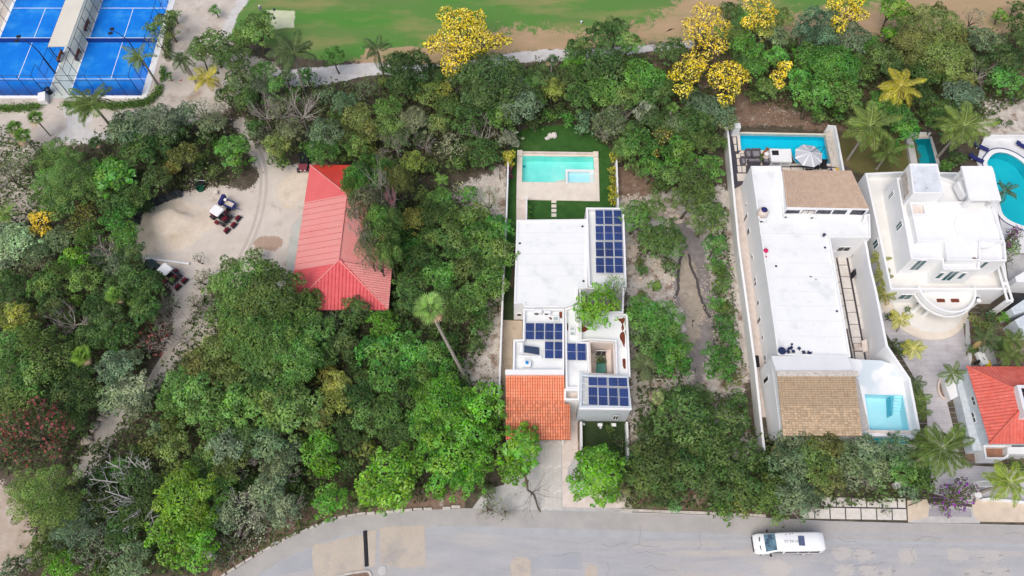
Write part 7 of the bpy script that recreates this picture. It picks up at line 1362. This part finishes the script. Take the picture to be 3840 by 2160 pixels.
# red leaves, blossoms: second crown meshes made of petals
def lobes_px(cs, hz):
    """lobes from crown blobs (u, v, r in overview pixels) about the first blob's ground point"""
    u, v, r = cs[0]; g = W(u * 1.49068, v * 1.49068, hz); out = []
    for (a, b, c) in cs:
        dep, q = px_per_m(a, b, hz); out.append((q.x - g.x, q.y - g.y, hz + random.uniform(-.5, .5), c / (FOC / 1.49068 / dep) * 1.0))
    return Vector((g.x, g.y, 0)), out
def blossom(cs, hz, col, label, name, dens=26, size=.24, green=(.13, .15, .03), gd=8, cat='tree', extra_lobes=5, limb=True, twigs=False):
    g, lo_ = lobes_px(cs, hz); full = []
    for (x, y, z, r) in lo_:
        full.append((x, y, z, r * .82))
        for k in range(extra_lobes): a = k * 2.1 + random.random(); full.append((x + r * .7 * math.cos(a), y + r * .7 * math.sin(a), z + random.uniform(-.25, .35) * r, r * random.uniform(.35, .55)))
    t = thing(name, label, cat, g); m1 = lobes_crown('blossom', full, dens, size, petal, .8, .8, .2); o = link('blossom', m1, t); o.color = (*col, 1)
    o = link('crown', lobes_crown('crown', [(x, y, z - .1, r * .9) for x, y, z, r in full], gd, .26, leafm), t); o.color = (*green, 1)
    mb = MB(); c = sum((Vector(q[:3]) for q in lo_), Vector()) / len(lo_); b0 = Vector((c.x * .6, c.y * .6, 0)); b1 = Vector((c.x * .8, c.y * .8, hz * .5)); mb.tube([b0, b1], [.22, .16], 7)
    for (x, y, z, r) in full[::2]: e = Vector((x, y, z)); mb.tube([b1, b1.lerp(e, .5) + Vector((0, 0, .3)), e], [.1, .07, .02], 5)
    mb.build('trunk', barkm, t, False)
    if twigs:
        o = link('branches', PROTO['M']['bare'][0], t); o.scale = (.9, .9, .55)
    return t
YL = (.90, .73, .012); Y2 = (.88, .67, .014)
blossom([(1165, 100, 50), (1150, 60, 42), (1190, 45, 30), (1115, 110, 36), (1090, 115, 22), (1205, 120, 40), (1250, 112, 24), (1275, 108, 14), (1145, 160, 34), (1195, 80, 30), (1130, 180, 18)], 6.0, YL, 'big bright yellow flowering tree at the edge of the fairway', 'yellow_tabebuia', 19, .24, (.16, .18, .03), 14)
blossom([(1781, 45, 40), (1758, 85, 38), (1805, 80, 34), (1795, 125, 32), (1745, 110, 24), (1765, 145, 28), (1735, 145, 20), (1740, 60, 22)], 6.0, Y2, 'airy yellow flowering tree at the top of the yellow cluster', 'yellow_tabebuia', 12, .24, (.16, .18, .07), 6)
blossom([(1835, 187, 44), (1860, 200, 26), (1805, 205, 28), (1840, 225, 26), (1825, 255, 22), (1815, 175, 20)], 6.0, YL, 'dense golden yellow tree lowest in the yellow cluster', 'yellow_tabebuia', 16, .24, (.16, .18, .03), 13)
blossom([(1722, 182, 30), (1700, 190, 18), (1745, 185, 24), (1718, 232, 24), (1690, 200, 10), (1760, 165, 20)], 5.5, YL, 'small golden yellow tree on the left of the yellow cluster', 'yellow_tabebuia', 15, .24, (.16, .18, .03), 13)
blossom([(1905, 30, 34), (1925, 55, 28), (1885, 60, 22), (1940, 35, 18)], 6.0, Y2, 'yellow flowering tree at the top right of the yellow cluster', 'yellow_tabebuia', 14, .24, (.18, .2, .05), 8)
blossom([(2132, 18, 32), (2165, 40, 22), (2112, 60, 22), (2100, 10, 18), (2155, 10, 20)], 6.5, YL, 'yellow flowering tree at the top edge among dark trees', 'yellow_tabebuia', 18, .24, (.16, .18, .03), 13)
blossom([(1972, 170, 18), (1960, 190, 18), (1965, 208, 14), (1980, 160, 12)], 5.5, YL, 'small yellow flowering bush between the yellow cluster and the green trees', 'yellow_tabebuia', 26)
blossom([(105, 560, 26), (85, 575, 18), (125, 545, 16), (80, 545, 14), (110, 580, 16)], 4.0, Y2, 'small golden tree among green at the left edge', 'yellow_tabebuia', 20)
blossom([(1665, 350, 24), (1650, 385, 12), (1680, 340, 14)], 4.5, (.62, .45, .06), 'sparse yellowish flowering tree right above the vacant plot', 'yellow_tabebuia', 6, .22, (.16, .17, .06), 6)
blossom([(2399, 1250, 34), (2375, 1265, 22), (2425, 1235, 22), (2440, 1255, 16), (2385, 1285, 16), (2415, 1215, 16), (2340, 1268, 8), (2450, 1230, 10)], 2.4, (.30, .018, .42), 'purple bougainvillea spilling over the grey paver apron', 'bougainvillea', 5.5, .2, (.15, .19, .08), 20, 'bougainvillea')
blossom([(2545, 590, 18), (2560, 575, 12), (2535, 615, 14)], 2.0, (.42, .06, .36), 'thin pinkish purple bougainvillea right of the villa roof', 'bougainvillea', 6, .2, (.14, .15, .1), 10, 'bougainvillea')
blossom([(93, 1085, 70), (40, 1120, 36), (150, 1080, 36), (100, 1040, 40), (60, 1150, 30), (30, 1060, 24), (140, 1130, 26)], 5.6, (.30, .075, .068), 'large tree with red and green leaves at the left edge', 'almond_tree', 3.2, .34, (.10, .155, .045), 15)
blossom([(393, 850, 30), (360, 860, 22), (420, 835, 20), (400, 885, 18), (375, 825, 14)], 2.2, (.36, .06, .05), 'leafless pinkish branches with scattered red leaves on the dirt track', 'red_leaved_bush', 2.0, .28, (.2, .16, .12), 1.5, twigs=True)
blossom([(1280, 398, 16), (1283, 410, 10)], 1.6, (.55, .5, .03), 'yellow leaved shrub at the top left corner of the pool deck', 'yellow_shrub', 26, .3, (.3, .36, .03), 20, 'shrub')
o = blossom([(1283, 428, 8), (1284, 442, 7)], .9, (.28, .02, .1), 'crimson leaved shrub by the left wall of the pool deck', 'crimson_shrub', 26, .25, (.2, .03, .08), 10, 'shrub')
for k, (u, v, r) in enumerate(((1543, 400, 12), (1542, 425, 13), (1543, 450, 13), (1542, 475, 13), (1541, 500, 13))): blossom([(u, v, r), (u, v + 6, r * .8)], 1.1, (.5, .46, .02), '%s yellow shrub from the top in the row along the right lawn wall' % ('first', 'second', 'third', 'fourth', 'fifth')[k], 'yellow_shrub', 22, .26, (.26, .33, .03), 24, 'shrub', 2)['group'] = 'yellow shrubs along the lawn wall'
for k, (u, v) in enumerate(((1330, 520), (1331, 535), (1330, 548))): tree(u, v, 8, 'E', 'broad', '%s small green plant from the top along the white garden wall' % ('first', 'second', 'third')[k], cat='shrub', name='shrub')['group'] = 'plants along the garden wall'
tree(1512, 905, 13, 'D', 'broad', 'dark plant beside the tiny green court pool', h=1.8, cat='shrub', name='shrub')
tree(1536, 1080, 14, 'M', 'broad', 'leafy shrub at the top right of the dark front lawn', cat='shrub', name='shrub'); tree(1550, 1140, 20, 'D', 'broad', 'dark shrub by the right wall of the dark front lawn', cat='shrub', name='shrub')
tree(1916, 400, 7, 'M', 'broad', 'potted plant at the upper left of the pool seating', h=.8, cat='shrub', name='potted_plant'); tree(1915, 393, 6, 'M', 'broad', 'potted plant right of the two seat sofa', h=1.0, cat='shrub', name='potted_plant')
# white leafless frangipanis: branches with forking fat twigs
def frangipani(root_px, tips, label):
    g = W(root_px[0] * 1.49068, root_px[1] * 1.49068, 0); t = thing('frangipani', label, 'tree', g, 0, 'bare white frangipanis')
    mb = MB(); pts = []
    for (u, v, z) in tips: pts.append(W(u * 1.49068, v * 1.49068, z))
    j = W(root_px[0] * 1.49068 - 6, root_px[1] * 1.49068 - 2, 1.5); tr = MB().tube([g, g.lerp(j, .5), j], [.13, .11, .09], 6); tr.build('trunk', twigw, t)
    for p in pts:
        m1 = j.lerp(p, .4) + Vector((random.uniform(-.3, .3), random.uniform(-.3, .3), .5)); b = MB().tube([j, m1, p], [.095, .07, .045], 5)
        for k in range(5):
            f = m1.lerp(p, .15 + .17 * k); d = (p - m1).normalized(); sd_ = 1 if k % 2 else -1; s = Vector((-d.y, d.x, .25)) * sd_
            e1 = f + s * random.uniform(.5, .9) + d * .5; e2 = e1 + (s * .25 + d * .5 + Vector((0, 0, .3))) * random.uniform(.6, 1.1); b.tube([f, e1, e2], [.035, .028, .018], 4)
            for q in (-1, 1): b.tube([e1, e1 + (d * .5 + Vector((-d.y, d.x, .3)) * q * .6) * random.uniform(.6, 1.1)], [.022, .014], 3)
        b.build('branch', twigw, t)
    return t
frangipani((385, 1226), [(300, 1188, 5.0), (225, 1205, 4.6), (322, 1150, 5.2), (360, 1160, 5.0), (265, 1160, 5.0)], 'upper bare white frangipani with long forking limbs'); frangipani((395, 1272), [(300, 1262, 5.2), (220, 1258, 4.6), (270, 1290, 4.6), (335, 1300, 5.0), (310, 1335, 4.4), (380, 1290, 5.0), (390, 1325, 4.4), (265, 1235, 5)], 'lower bare white frangipani with forking limbs over dark bushes')
t = thing('leaning_tree', 'bare curved grey trunk leaning over the driveway below the bright tree', 'tree', b3(215, 965)); MB().tube([b3(215, 965), b3(195, 930, .5), b3(170, 840, 2.0), b3(120, 800, 3.2), b3(100, 690, 4.6)], [.07, .09, .11, .13, .13], 8).build('trunk', barkm, t)
mb = MB()
for k in range(10): branch_mesh(mb, b3(150, 820, 2.6), Vector((random.uniform(-1, 1), random.uniform(-1, .4), random.uniform(0, .6))).normalized(), 1.6, .03, 2, .6, 2)
mb.build('branches', barkm, t)
# ------------------------------------------------------------------ palms
def frond_mesh(ln, droop, sweep, npair=30, lw=.052, ll=.70):
    """pinnate frond along +x: arching midrib with two rows of hanging leaflets"""
    pts = []; 
    for i in range(npair + 1):
        t = i / npair; pts.append(np.array([ln * (t - .18 * droop * t * t), sweep * t * t * ln, ln * (.34 * t - droop * .62 * t * t)]))
    pts = np.array(pts); V = []; F = []; T = []
    def quad(a, b, c, d, tv): F.append([len(V) + i for i in range(4)]); V.extend([a, b, c, d]); T.append(tv)
    for i in range(npair):
        d = pts[i + 1] - pts[i]; d /= np.linalg.norm(d); s = np.cross(d, [0, 0, 1]); s /= np.linalg.norm(s); w = .035 * (1 - i / npair) + .012
        quad(pts[i] - s * w, pts[i] + s * w, pts[i + 1] + s * w * .9, pts[i + 1] - s * w * .9, (.95, .2, .5))
        if i > 2:
            t = i / npair; le = ll * (math.sin(math.pi * min(1, t * .93 + .12)) ** .6 + .12) * random.uniform(.85, 1.1)
            for sg in (-1, 1):
                tip = pts[i] + s * sg * le * .82 + d * le * .5 + np.array([0, 0, -le * random.uniform(.15, .5)]); b0 = pts[i]; mid = (b0 + tip) / 2 + np.array([0, 0, .05]); wv = d * lw
                quad(b0 - wv * .6, mid - wv, tip, mid + wv, (np.clip(random.gauss(.5, .15), 0, 1), np.clip(random.gauss(.5, .2), 0, 1), random.uniform(.4, 1)))
    return np_mesh('frond', np.array(V), np.array(F), np.array(T), palmm)
FR = [frond_mesh(3.0, d, s) for d, s in ((.55, 0), (.8, .08), (1.05, -.08), (1.35, .05))]; FRS = [frond_mesh(1.5, d, s, 18, .04, .42) for d, s in ((.6, 0), (.95, .1), (1.25, -.1))]
def fan_mesh(r, n=18):
    V = []; F = []; T = []; st = .75 * r
    V += [[0, -.02, 0], [0, .02, 0], [st, .02, .12 * r], [st, -.02, .12 * r]]; F.append([0, 1, 2, 3]); T.append((.8, .3, .5)); o = np.array([st, 0, .12 * r])
    for i in range(n):
        a0, a1 = -2.2 + 4.4 * i / n, -2.2 + 4.4 * (i + 1) / n; am = (a0 + a1) / 2; k = r * (1 - .12 * abs(am)); b = len(V)
        f = lambda a, q, z: o + np.array([math.cos(a) * q, math.sin(a) * q, z])
        V += [o, f(a0 + .02, k * .62, -.03 * r), f(am, k, -.22 * r - random.uniform(0, .1) * r), f(a1 - .02, k * .62, .03 * r)]; F.append([b, b + 1, b + 2, b + 3]); T.append((np.clip(random.gauss(.5, .13), 0, 1), random.uniform(.3, .7), random.uniform(.5, 1)))
    return np_mesh('fan_leaf', np.array(V), np.array(F), np.array(T), palmm)
FAN = [fan_mesh(1.0), fan_mesh(.9), fan_mesh(1.1)]
def palm(u, v, rpx, col, label, hz=6.0, base=None, n=15, wind=None, small=False, old=0, name='coconut_palm', wk=.5, cat='palm'):
    crown = W(u * 1.49068, v * 1.49068, hz); dep = proj(crown)[2]; Rm = rpx / (FOC / 1.49068 / dep); g = W(base[0] * 1.49068, base[1] * 1.49068, 0) if base else Vector((crown.x, crown.y, 0))
    t = thing(name, label, cat, g); c = crown - g; r = .16 if not small else .07
    MB().tube([(0, 0, 0), (c.x * .25, c.y * .25, c.z * .4), (c.x * .65, c.y * .65, c.z * .75), tuple(c)], [r * 1.3, r, r * .85, r * .8], 8).build('trunk', palmbark, t, False)
    s = Rm / (2.45 if not small else 1.25); ms = FRS if small else FR
    for k in range(n):
        a = 2.399 * k + random.uniform(-.25, .25); e = .55 - .75 * (k / n) + random.uniform(-.1, .1)
        if wind is not None:
            dx = math.cos(a) + wk * math.cos(wind); dy = math.sin(a) + wk * math.sin(wind); a = math.atan2(dy, dx)
        o = link('frond', ms[min(len(ms) - 1, int(k / n * len(ms) + random.random() * .8))], t); o.location = c; o.rotation_euler = (random.uniform(-.4, .4), -e, a); q = s * random.uniform(.85, 1.1); o.scale = (q, q, q)
        j = random.uniform(.85, 1.15); cc = (col[0] * j, col[1] * j, col[2] * j, 1) if k < n - old else (.42, .30, .09, 1); o.color = cc
    return t
GP, YP, DP, LP = (.12, .19, .035), (.46, .42, .03), (.085, .135, .045), (.18, .26, .05)
LW = R(165)
palm(353, 143, 40, LP, 'light green coconut palm leaning over the right padel court', 6.5, (397, 213), 13, R(190), wk=.7)
palm(232, 262, 58, GP, 'large windblown coconut palm below the padel courts', 7.0, (280, 320), 17, R(170), wk=.5); palm(517, 197, 38, YP, 'yellow green coconut palm on the sand right of the courts', 5.0, (530, 215), 14, None, old=4)
palm(458, 145, 34, DP, 'dark green drooping palm left of the yellow green one', 5.0, None, 11, R(250), wk=.5); palm(740, 135, 62, DP, 'tall windblown coconut palm between fairway and sandy path', 8.0, (768, 235), 18, R(150), wk=.45)
palm(950, 128, 40, DP, 'windblown coconut palm in the middle of the fairway edge', 7.5, (965, 190), 13, R(140), wk=.7); palm(2265, 217, 54, YP, 'yellow leaved coconut palm in the right hand wood', 6.0, None, 16, None)
palm(2189, 317, 66, LP, 'large coconut palm over the dry lawn right of the bright blue pool', 7.0, None, 17, R(170), wk=.3); palm(2425, 317, 66, LP, 'large coconut palm right of the narrow lap pool', 7.0, None, 18, R(200), wk=.25); palm(2235, 385, 42, GP, 'lower palm on the dry lawn left of the lap pool', 3.5, None, 12, R(190), wk=.3)
palm(2369, 1128, 74, GP, 'big coconut palm above the purple bougainvillea', 7.5, None, 18, None); palm(2540, 1212, 58, (.24, .34, .03), 'bright yellow green palm at the right edge of the street', 5.0, None, 15, R(180), wk=.3); palm(2395, 938, 34, GP, 'palm in the round planter beside the red tiled house', 4.0, (2372, 968), 9, None)
palm(13, 535, 34, (.16, .28, .04), 'bright green palm cut by the left edge', 4.0, None, 12, None)
for k, (u, v) in enumerate(((2213, 655), (2220, 700), (2224, 740))): palm(u, v, 28, (.24, .26, .04), '%s bushy palm along the outer courtyard wall of the long house' % ('upper', 'middle', 'lower')[k], 2.6, None, 12, None, True, 2, 'areca_palm')['group'] = 'bushy palms along the courtyard wall'
palm(2265, 803, 30, (.48, .48, .04), 'yellow palm left of the villa porch', 3.0, (2255, 835), 10, None, True, 0, 'areca_palm'); palm(2297, 878, 30, (.46, .47, .04), 'yellow palm lower along the villa driveway', 3.0, (2280, 885), 10, None, True, 0, 'areca_palm')
palm(2479, 853, 36, DP, 'dark palm nearest the villa driveway in the right bed', 3.4, None, 13, None, False, 1, 'date_palm'); palm(2549, 855, 36, GP, 'upper green palm at the right edge of the villa bed', 3.4, None, 13); palm(2545, 895, 38, GP, 'lower green palm at the right edge above the red tiles', 3.4, None, 13)
palm(2300, 965, 26, DP, 'dark palm outside the terrace wall, upper one', 2.6, None, 11, None, True, 0, 'areca_palm'); palm(2310, 1005, 30, GP, 'dark palm outside the terrace wall, middle one', 2.6, None, 11, None, True, 0, 'areca_palm'); palm(2318, 1035, 26, GP, 'dark palm outside the terrace wall, lower one', 2.6, None, 11, None, True, 0, 'areca_palm')
palm(2526, 480, 34, DP, 'dark palm leaning over the round ended pool beside the villa roof', 4.0, None, 9, R(20), wk=.3); palm(1625, 916, 44, (.15, .2, .08), 'greyish palm right of the lower solar house', 3.2, None, 15, None)
palm(1555, 1233, 34, (.2, .22, .08), 'brownish palm below right of the round lime tree', 2.4, None, 12, None, True); palm(1697, 1275, 20, (.1, .3, .08), 'small green palm sprouting at the stone edging by the road', 1.6, None, 8, None, True, 0, 'areca_palm'); palm(1110, 452, 20, (.16, .34, .04), 'small bright palm left of the rubble by the pool lawn', 2.6, None, 10, None, True); palm(985, 545, 26, (.18, .32, .05), 'bright palm top against the right side of the red roof', 4.6, None, 11, None, True)
palm(1225, 1235, 24, DP, 'dark fern like palm by the driveway edge', 1.6, None, 9, None, True, 0, 'areca_palm')
def fan_palm(u, v, rpx, col, label, hz, base=None, n=20, old=2):
    crown = W(u * 1.49068, v * 1.49068, hz); dep = proj(crown)[2]; Rm = rpx / (FOC / 1.49068 / dep); g = W(base[0] * 1.49068, base[1] * 1.49068, 0) if base else Vector((crown.x, crown.y, 0))
    t = thing('fan_palm', label, 'palm', g); c = crown - g; MB().tube([(0, 0, 0), tuple(c * .5), tuple(c)], [(.22 if base else .12), (.17 if base else .1), (.15 if base else .1)], 9).build('trunk', palmbark, t, False); s = Rm / 1.75
    for k in range(n):
        o = link('fan_leaf', FAN[k % 3], t); o.location = c + Vector((0, 0, .1)); e = 1.25 - 1.75 * (k / n); o.rotation_euler = (random.uniform(-.3, .3), -e, 2.399 * k); o.scale = (s, s, s); j = random.uniform(.65, 1.35)
        o.color = (col[0] * j, col[1] * j, col[2] * j, 1) if k < n - old else (.5, .36, .22, 1)
    return t
fan_palm(1080, 778, 46, (.25, .43, .10), 'tall leaning fan palm with a long pale trunk in the wood', 12.5, (1180, 968), 20, 2)
for u, v, r, lb in ((37, 325, 24, 'upper left fan palm of the three below the padel courts'), (90, 300, 24, 'right fan palm of the three below the padel courts'), (58, 345, 26, 'lower fan palm of the three below the padel courts')): fan_palm(u, v, r, (.13, .25, .04), lb, 3.5, None, 16, 1)['group'] = 'fan palms below the courts'
fan_palm(240, 361, 18, (.07, .14, .05), 'small dark fan palm by the pale path', 2.5); fan_palm(1388, 155, 20, (.07, .13, .05), 'small dark fan palm beside the white cart path', 5.5, None, 14); fan_palm(290, 745, 28, (.17, .33, .05), 'bright fan palm in the wood below the sand heap', 4.5); fan_palm(207, 897, 30, (.2, .36, .04), 'bright fan palm in the left hand wood above the red leaved tree', 4.5)
fan_palm(1954, 1136, 20, (.45, .45, .16), 'pale yellow fan palm at the lower left corner of the long house', 3.0, None, 14, 3); fan_palm(1651, 1003, 22, (.34, .42, .16), 'pale fan palm right of the front solar block', 3.0, None, 12, 3); fan_palm(1691, 273, 18, (.14, .26, .05), 'small bright fan palm in the wood above the vacant plot', 5.5, None, 12, 0); fan_palm(455, 150, 20, (.07, .14, .05), 'small dark fan palm beside the drooping palm', 3.0, None, 10)
# hedges and ground cover
def hedge(pts, w, h, col, label, name='hedge', dens=170, size=.26):
    C = []; tot = 0
    for a, b in zip(pts[:-1], pts[1:]):
        n = int((b - a).length * w * dens); t = RNG.random(n); p = np.outer(1 - t, a) + np.outer(t, b); p[:, :2] += RNG.normal(0, w * .28, (n, 2)); p[:, 2] = h * RNG.random(n) ** .7; C.append(p)
    C = np.concatenate(C); g = Vector(pts[0]); V, F = leaves(C - np.array(g), np.tile([0, 0, 1.0], (len(C), 1)), size, .6, .25, .7)
    T = np.stack([np.clip(RNG.normal(.5, .18, len(C)), 0, 1), np.clip(RNG.normal(.5, .2, len(C)), 0, 1), RNG.uniform(.4, 1, len(C))], 1)
    o = link(name, np_mesh(name, V, F, T, leafm), None, g); o.color = (*col, 1); return tag(o, label, name.replace('_', ' '))
hedge(OP((0, 274), (50, 275), (102, 270)), 1.2, .5, (.13, .25, .04), 'low green hedge along the left padel court'); hedge(OP((162, 266), (230, 268), (300, 268), (370, 262)), 1.2, .5, (.13, .25, .04), 'low green hedge along the right padel court'); hedge(OP((370, 262), (395, 240), (405, 222)), 1.2, .6, (.14, .25, .05), 'low creeper clump at the corner of the right padel court', 'creeper')
hedge(OP((410, 172), (412, 205)), .7, .6, (.12, .26, .04), 'narrow green bush strip on the sand right of the courts', 'shrub_strip'); hedge(OP((430, 60), (424, 100), (422, 150)), .9, .8, (.11, .18, .05), 'narrow green strip of scrub on the sand above the red scraps', 'shrub_strip')
hedge(OP((1820, 570), (1835, 700), (1850, 860), (1870, 930)), .9, .5, (.09, .15, .04), 'thin creeper along the foot of the long boundary wall', 'creeper', 22)
BLF = fr(0, 1440, 2.0125)
hedge([BLF(x, y) for x, y in ((700, 700), (900, 760), (1100, 850))], 3.5, 1.4, (.05, .10, .045), 'dark round leaved bushes under the bare frangipanis', 'bushes', 26, .34)['kind'] = 'stuff'
# weeds and low scrub: one object
FOREST = [[(-60, 300), (180, 400), (330, 300), (480, 320), (600, 330), (640, 420), (560, 470), (380, 490), (340, 560), (340, 640), (430, 740), (420, 860), (320, 1000), (240, 1080), (200, 1180), (60, 1190), (-80, 1200)],
          [(600, 220), (900, 215), (1060, 200), (1290, 170), (1440, 160), (1650, 140), (1840, 110), (1850, 310), (1700, 480), (1560, 400), (1440, 310), (1300, 330), (1260, 420), (1100, 450), (780, 405), (640, 380)],
          [(540, 700), (740, 690), (980, 790), (985, 440), (1090, 470), (1270, 560), (1265, 760), (1230, 850), (1180, 960), (1265, 960), (1270, 1100), (1230, 1240), (1000, 1270), (860, 1300), (700, 1370), (560, 1440), (230, 1470), (110, 1400), (60, 1260), (220, 1200), (330, 1030), (440, 900)],
          [(1840, 120), (2580, 90), (2580, 250), (2430, 330), (2280, 340), (2130, 330), (1860, 240)], [(1600, 970), (1870, 1000), (1900, 1100), (2330, 1110), (2340, 1260), (1940, 1290), (1570, 1280), (1580, 1180)], [(1590, 520), (1660, 640), (1600, 660)], [(1590, 780), (1700, 820), (1720, 960), (1600, 960)], [(1780, 500), (1820, 520), (1840, 940), (1790, 960), (1790, 640)]]
def in_poly(x, y, P):
    c = np.zeros(len(x), bool); n = len(P); j = n - 1
    for i in range(n):
        xi, yi, xj, yj = *P[i], *P[j]; c ^= ((yi > y) != (yj > y)) & (x < (xj - xi) * (y - yi) / (yj - yi + 1e-9) + xi); j = i
    return c
def scrub(name, label, count, hmax, size, col, polys):
    C = []
    for P in polys:
        G = [O(*q) for q in P]; G2 = [(q.x, q.y) for q in G]; xs = [q[0] for q in G2]; ys = [q[1] for q in G2]; ar = abs(pts_normal(G)) / 2
        n = int(count * ar / 1000); x = RNG.uniform(min(xs), max(xs), n * 2); y = RNG.uniform(min(ys), max(ys), n * 2); k = in_poly(x, y, G2); x, y = x[k], y[k]
        z = hmax * RNG.random(len(x)) ** 1.3 * (.4 + .6 * (np.sin(x * .9) * np.cos(y * .8) > -.2)); C.append(np.stack([x, y, z], 1))
    C = np.concatenate(C); V, F = leaves(C, np.tile([0, 0, 1.0], (len(C), 1)), size, .6, .25, .8); T = np.stack([np.clip(RNG.normal(.45, .2, len(C)), 0, 1), np.clip(RNG.normal(.5, .25, len(C)), 0, 1), RNG.uniform(.3, 1, len(C))], 1)
    o = link(name, np_mesh(name, V, F, T, leafm), None); o.color = (*col, 1); return tag(o, label, 'undergrowth', None, 'stuff')
scrub('undergrowth', 'low dark undergrowth covering the ground beneath the woods', 15000, 2.2, .42, (.125, .18, .055), FOREST)
scrub('weeds', 'thin weeds and seedlings on the rubble of the vacant plot', 2200, .5, .22, (.11, .17, .05), [[(1575, 510), (1640, 640), (1680, 760), (1640, 900), (1580, 960), (1575, 700)], [(1790, 520), (1830, 700), (1860, 960), (1800, 960), (1790, 640)], [(1180, 560), (1270, 520), (1270, 960), (1190, 960)]])
def base_mat():
    m = leafm.copy(); m.name = 'leaf_of_joined_trees'; n = m.node_tree; at = n.nodes.new('ShaderNodeAttribute'); at.attribute_name = 'base'
    hs = next(q for q in n.nodes if q.type == 'HUE_SAT'); n.links.new(at.outputs['Color'], hs.inputs['Color']); return m
def join_small(limit):
    """trees beyond the limit, smallest in the photo first, become one object of real crowns and trunks"""
    ts = [q for q in TREES if q[6] == 'tree']; ts.sort(key=lambda q: -q[3] if q[5] != 'bare' else -999); drop = ts[limit:]; Vs, Fs, Ts, Bs = [], [], [], []; k = 0; tr = MB()
    index_kids(); bpy.context.view_layer.update()
    for q in drop:
        t = q[0]; M = Matrix.Translation(t.location) @ t.rotation_euler.to_matrix().to_4x4() @ Matrix.Diagonal((*t.scale, 1)); Mn = np.array(M)
        for o in KIDS.get(t.name, []):
            me = o.data; co = np.empty(len(me.vertices) * 3, np.float32); me.vertices.foreach_get('co', co); co = co.reshape(-1, 3) @ Mn[:3, :3].T + Mn[:3, 3]
            if o.name.startswith('crown'):
                fi = np.empty(len(me.loops), np.int32); me.loops.foreach_get('vertex_index', fi); c = np.empty(len(me.polygons) * 4, np.float32); me.attributes['tint'].data.foreach_get('color', c)
                Vs.append(co); Fs.append(fi.reshape(-1, 4) + k); k += len(co); Ts.append(c.reshape(-1, 4)[:, :3]); Bs.append(np.tile(np.array(o.color[:]), (len(me.polygons), 1)))
            elif o.name.startswith('trunk'): tr.add(co.tolist(), [list(p.vertices) for p in me.polygons], 0, True)
            bpy.data.objects.remove(o)
        bpy.data.objects.remove(t)
    me = np_mesh('small_trees', np.concatenate(Vs), np.concatenate(Fs), np.concatenate(Ts), base_mat()); at = me.attributes.new('base', 'FLOAT_COLOR', 'FACE'); at.data.foreach_set('color', np.concatenate(Bs).astype(np.float32).ravel())
    o = link('small_trees', me, None); tag(o, 'smaller trees filling the gaps of the woods', 'trees', None, 'stuff'); tr.build('trunk', barkm, o)
    gone = {id(q) for q in drop}; return [q for q in TREES if id(q) not in gone]
TREES = join_small(278)
# ------------------------------------------------------------------ labels of the plain trees: look, landmark, side and rank
def side_of(du, dv):
    return ('right of ' if du > 0 else 'left of ') if abs(du) > abs(dv) else ('below ' if dv > 0 else 'above ')
ORD = ['', 'second ', 'third ', 'fourth ', 'fifth ', 'sixth ', 'seventh ', 'eighth ', 'ninth ', 'tenth ']
buckets = {}
for (t, u, v, r, look, kind, ct) in TREES:
    d, a, b, s = sorted(((u - a) ** 2 + (v - b) ** 2, a, b, s) for a, b, s in LM)[0]
    tex = {'fine': 'fine leaved ', 'big': 'big leaved ', 'sparse': 'thin ', 'bare': '', 'broad': ''}[kind]; w = 'bush' if ct == 'shrub' else 'tree'
    sz = '' if ct == 'shrub' else 'large ' if r > 52 else 'small ' if r < 33 else ''
    buckets.setdefault(('%s%s%s %s' % (sz, tex, look, w), side_of(u - a, v - b) + s), []).append((d, t, (u - a, v - b)))
NTH = ['nearest to it', 'second nearest to it', 'third nearest to it', 'fourth nearest to it', 'fifth nearest to it', 'sixth nearest to it', 'seventh nearest to it', 'eighth nearest to it', 'ninth nearest to it']
for (lk, ps), ls in buckets.items():
    ls.sort(key=lambda q: q[0])
    for i, (d, t, _) in enumerate(ls): t['label'] = '%s %s' % (lk, ps) if len(ls) == 1 else '%s %s, %s' % (lk, ps, NTH[i])
# ------------------------------------------------------------------ done
bpy.context.view_layer.update()
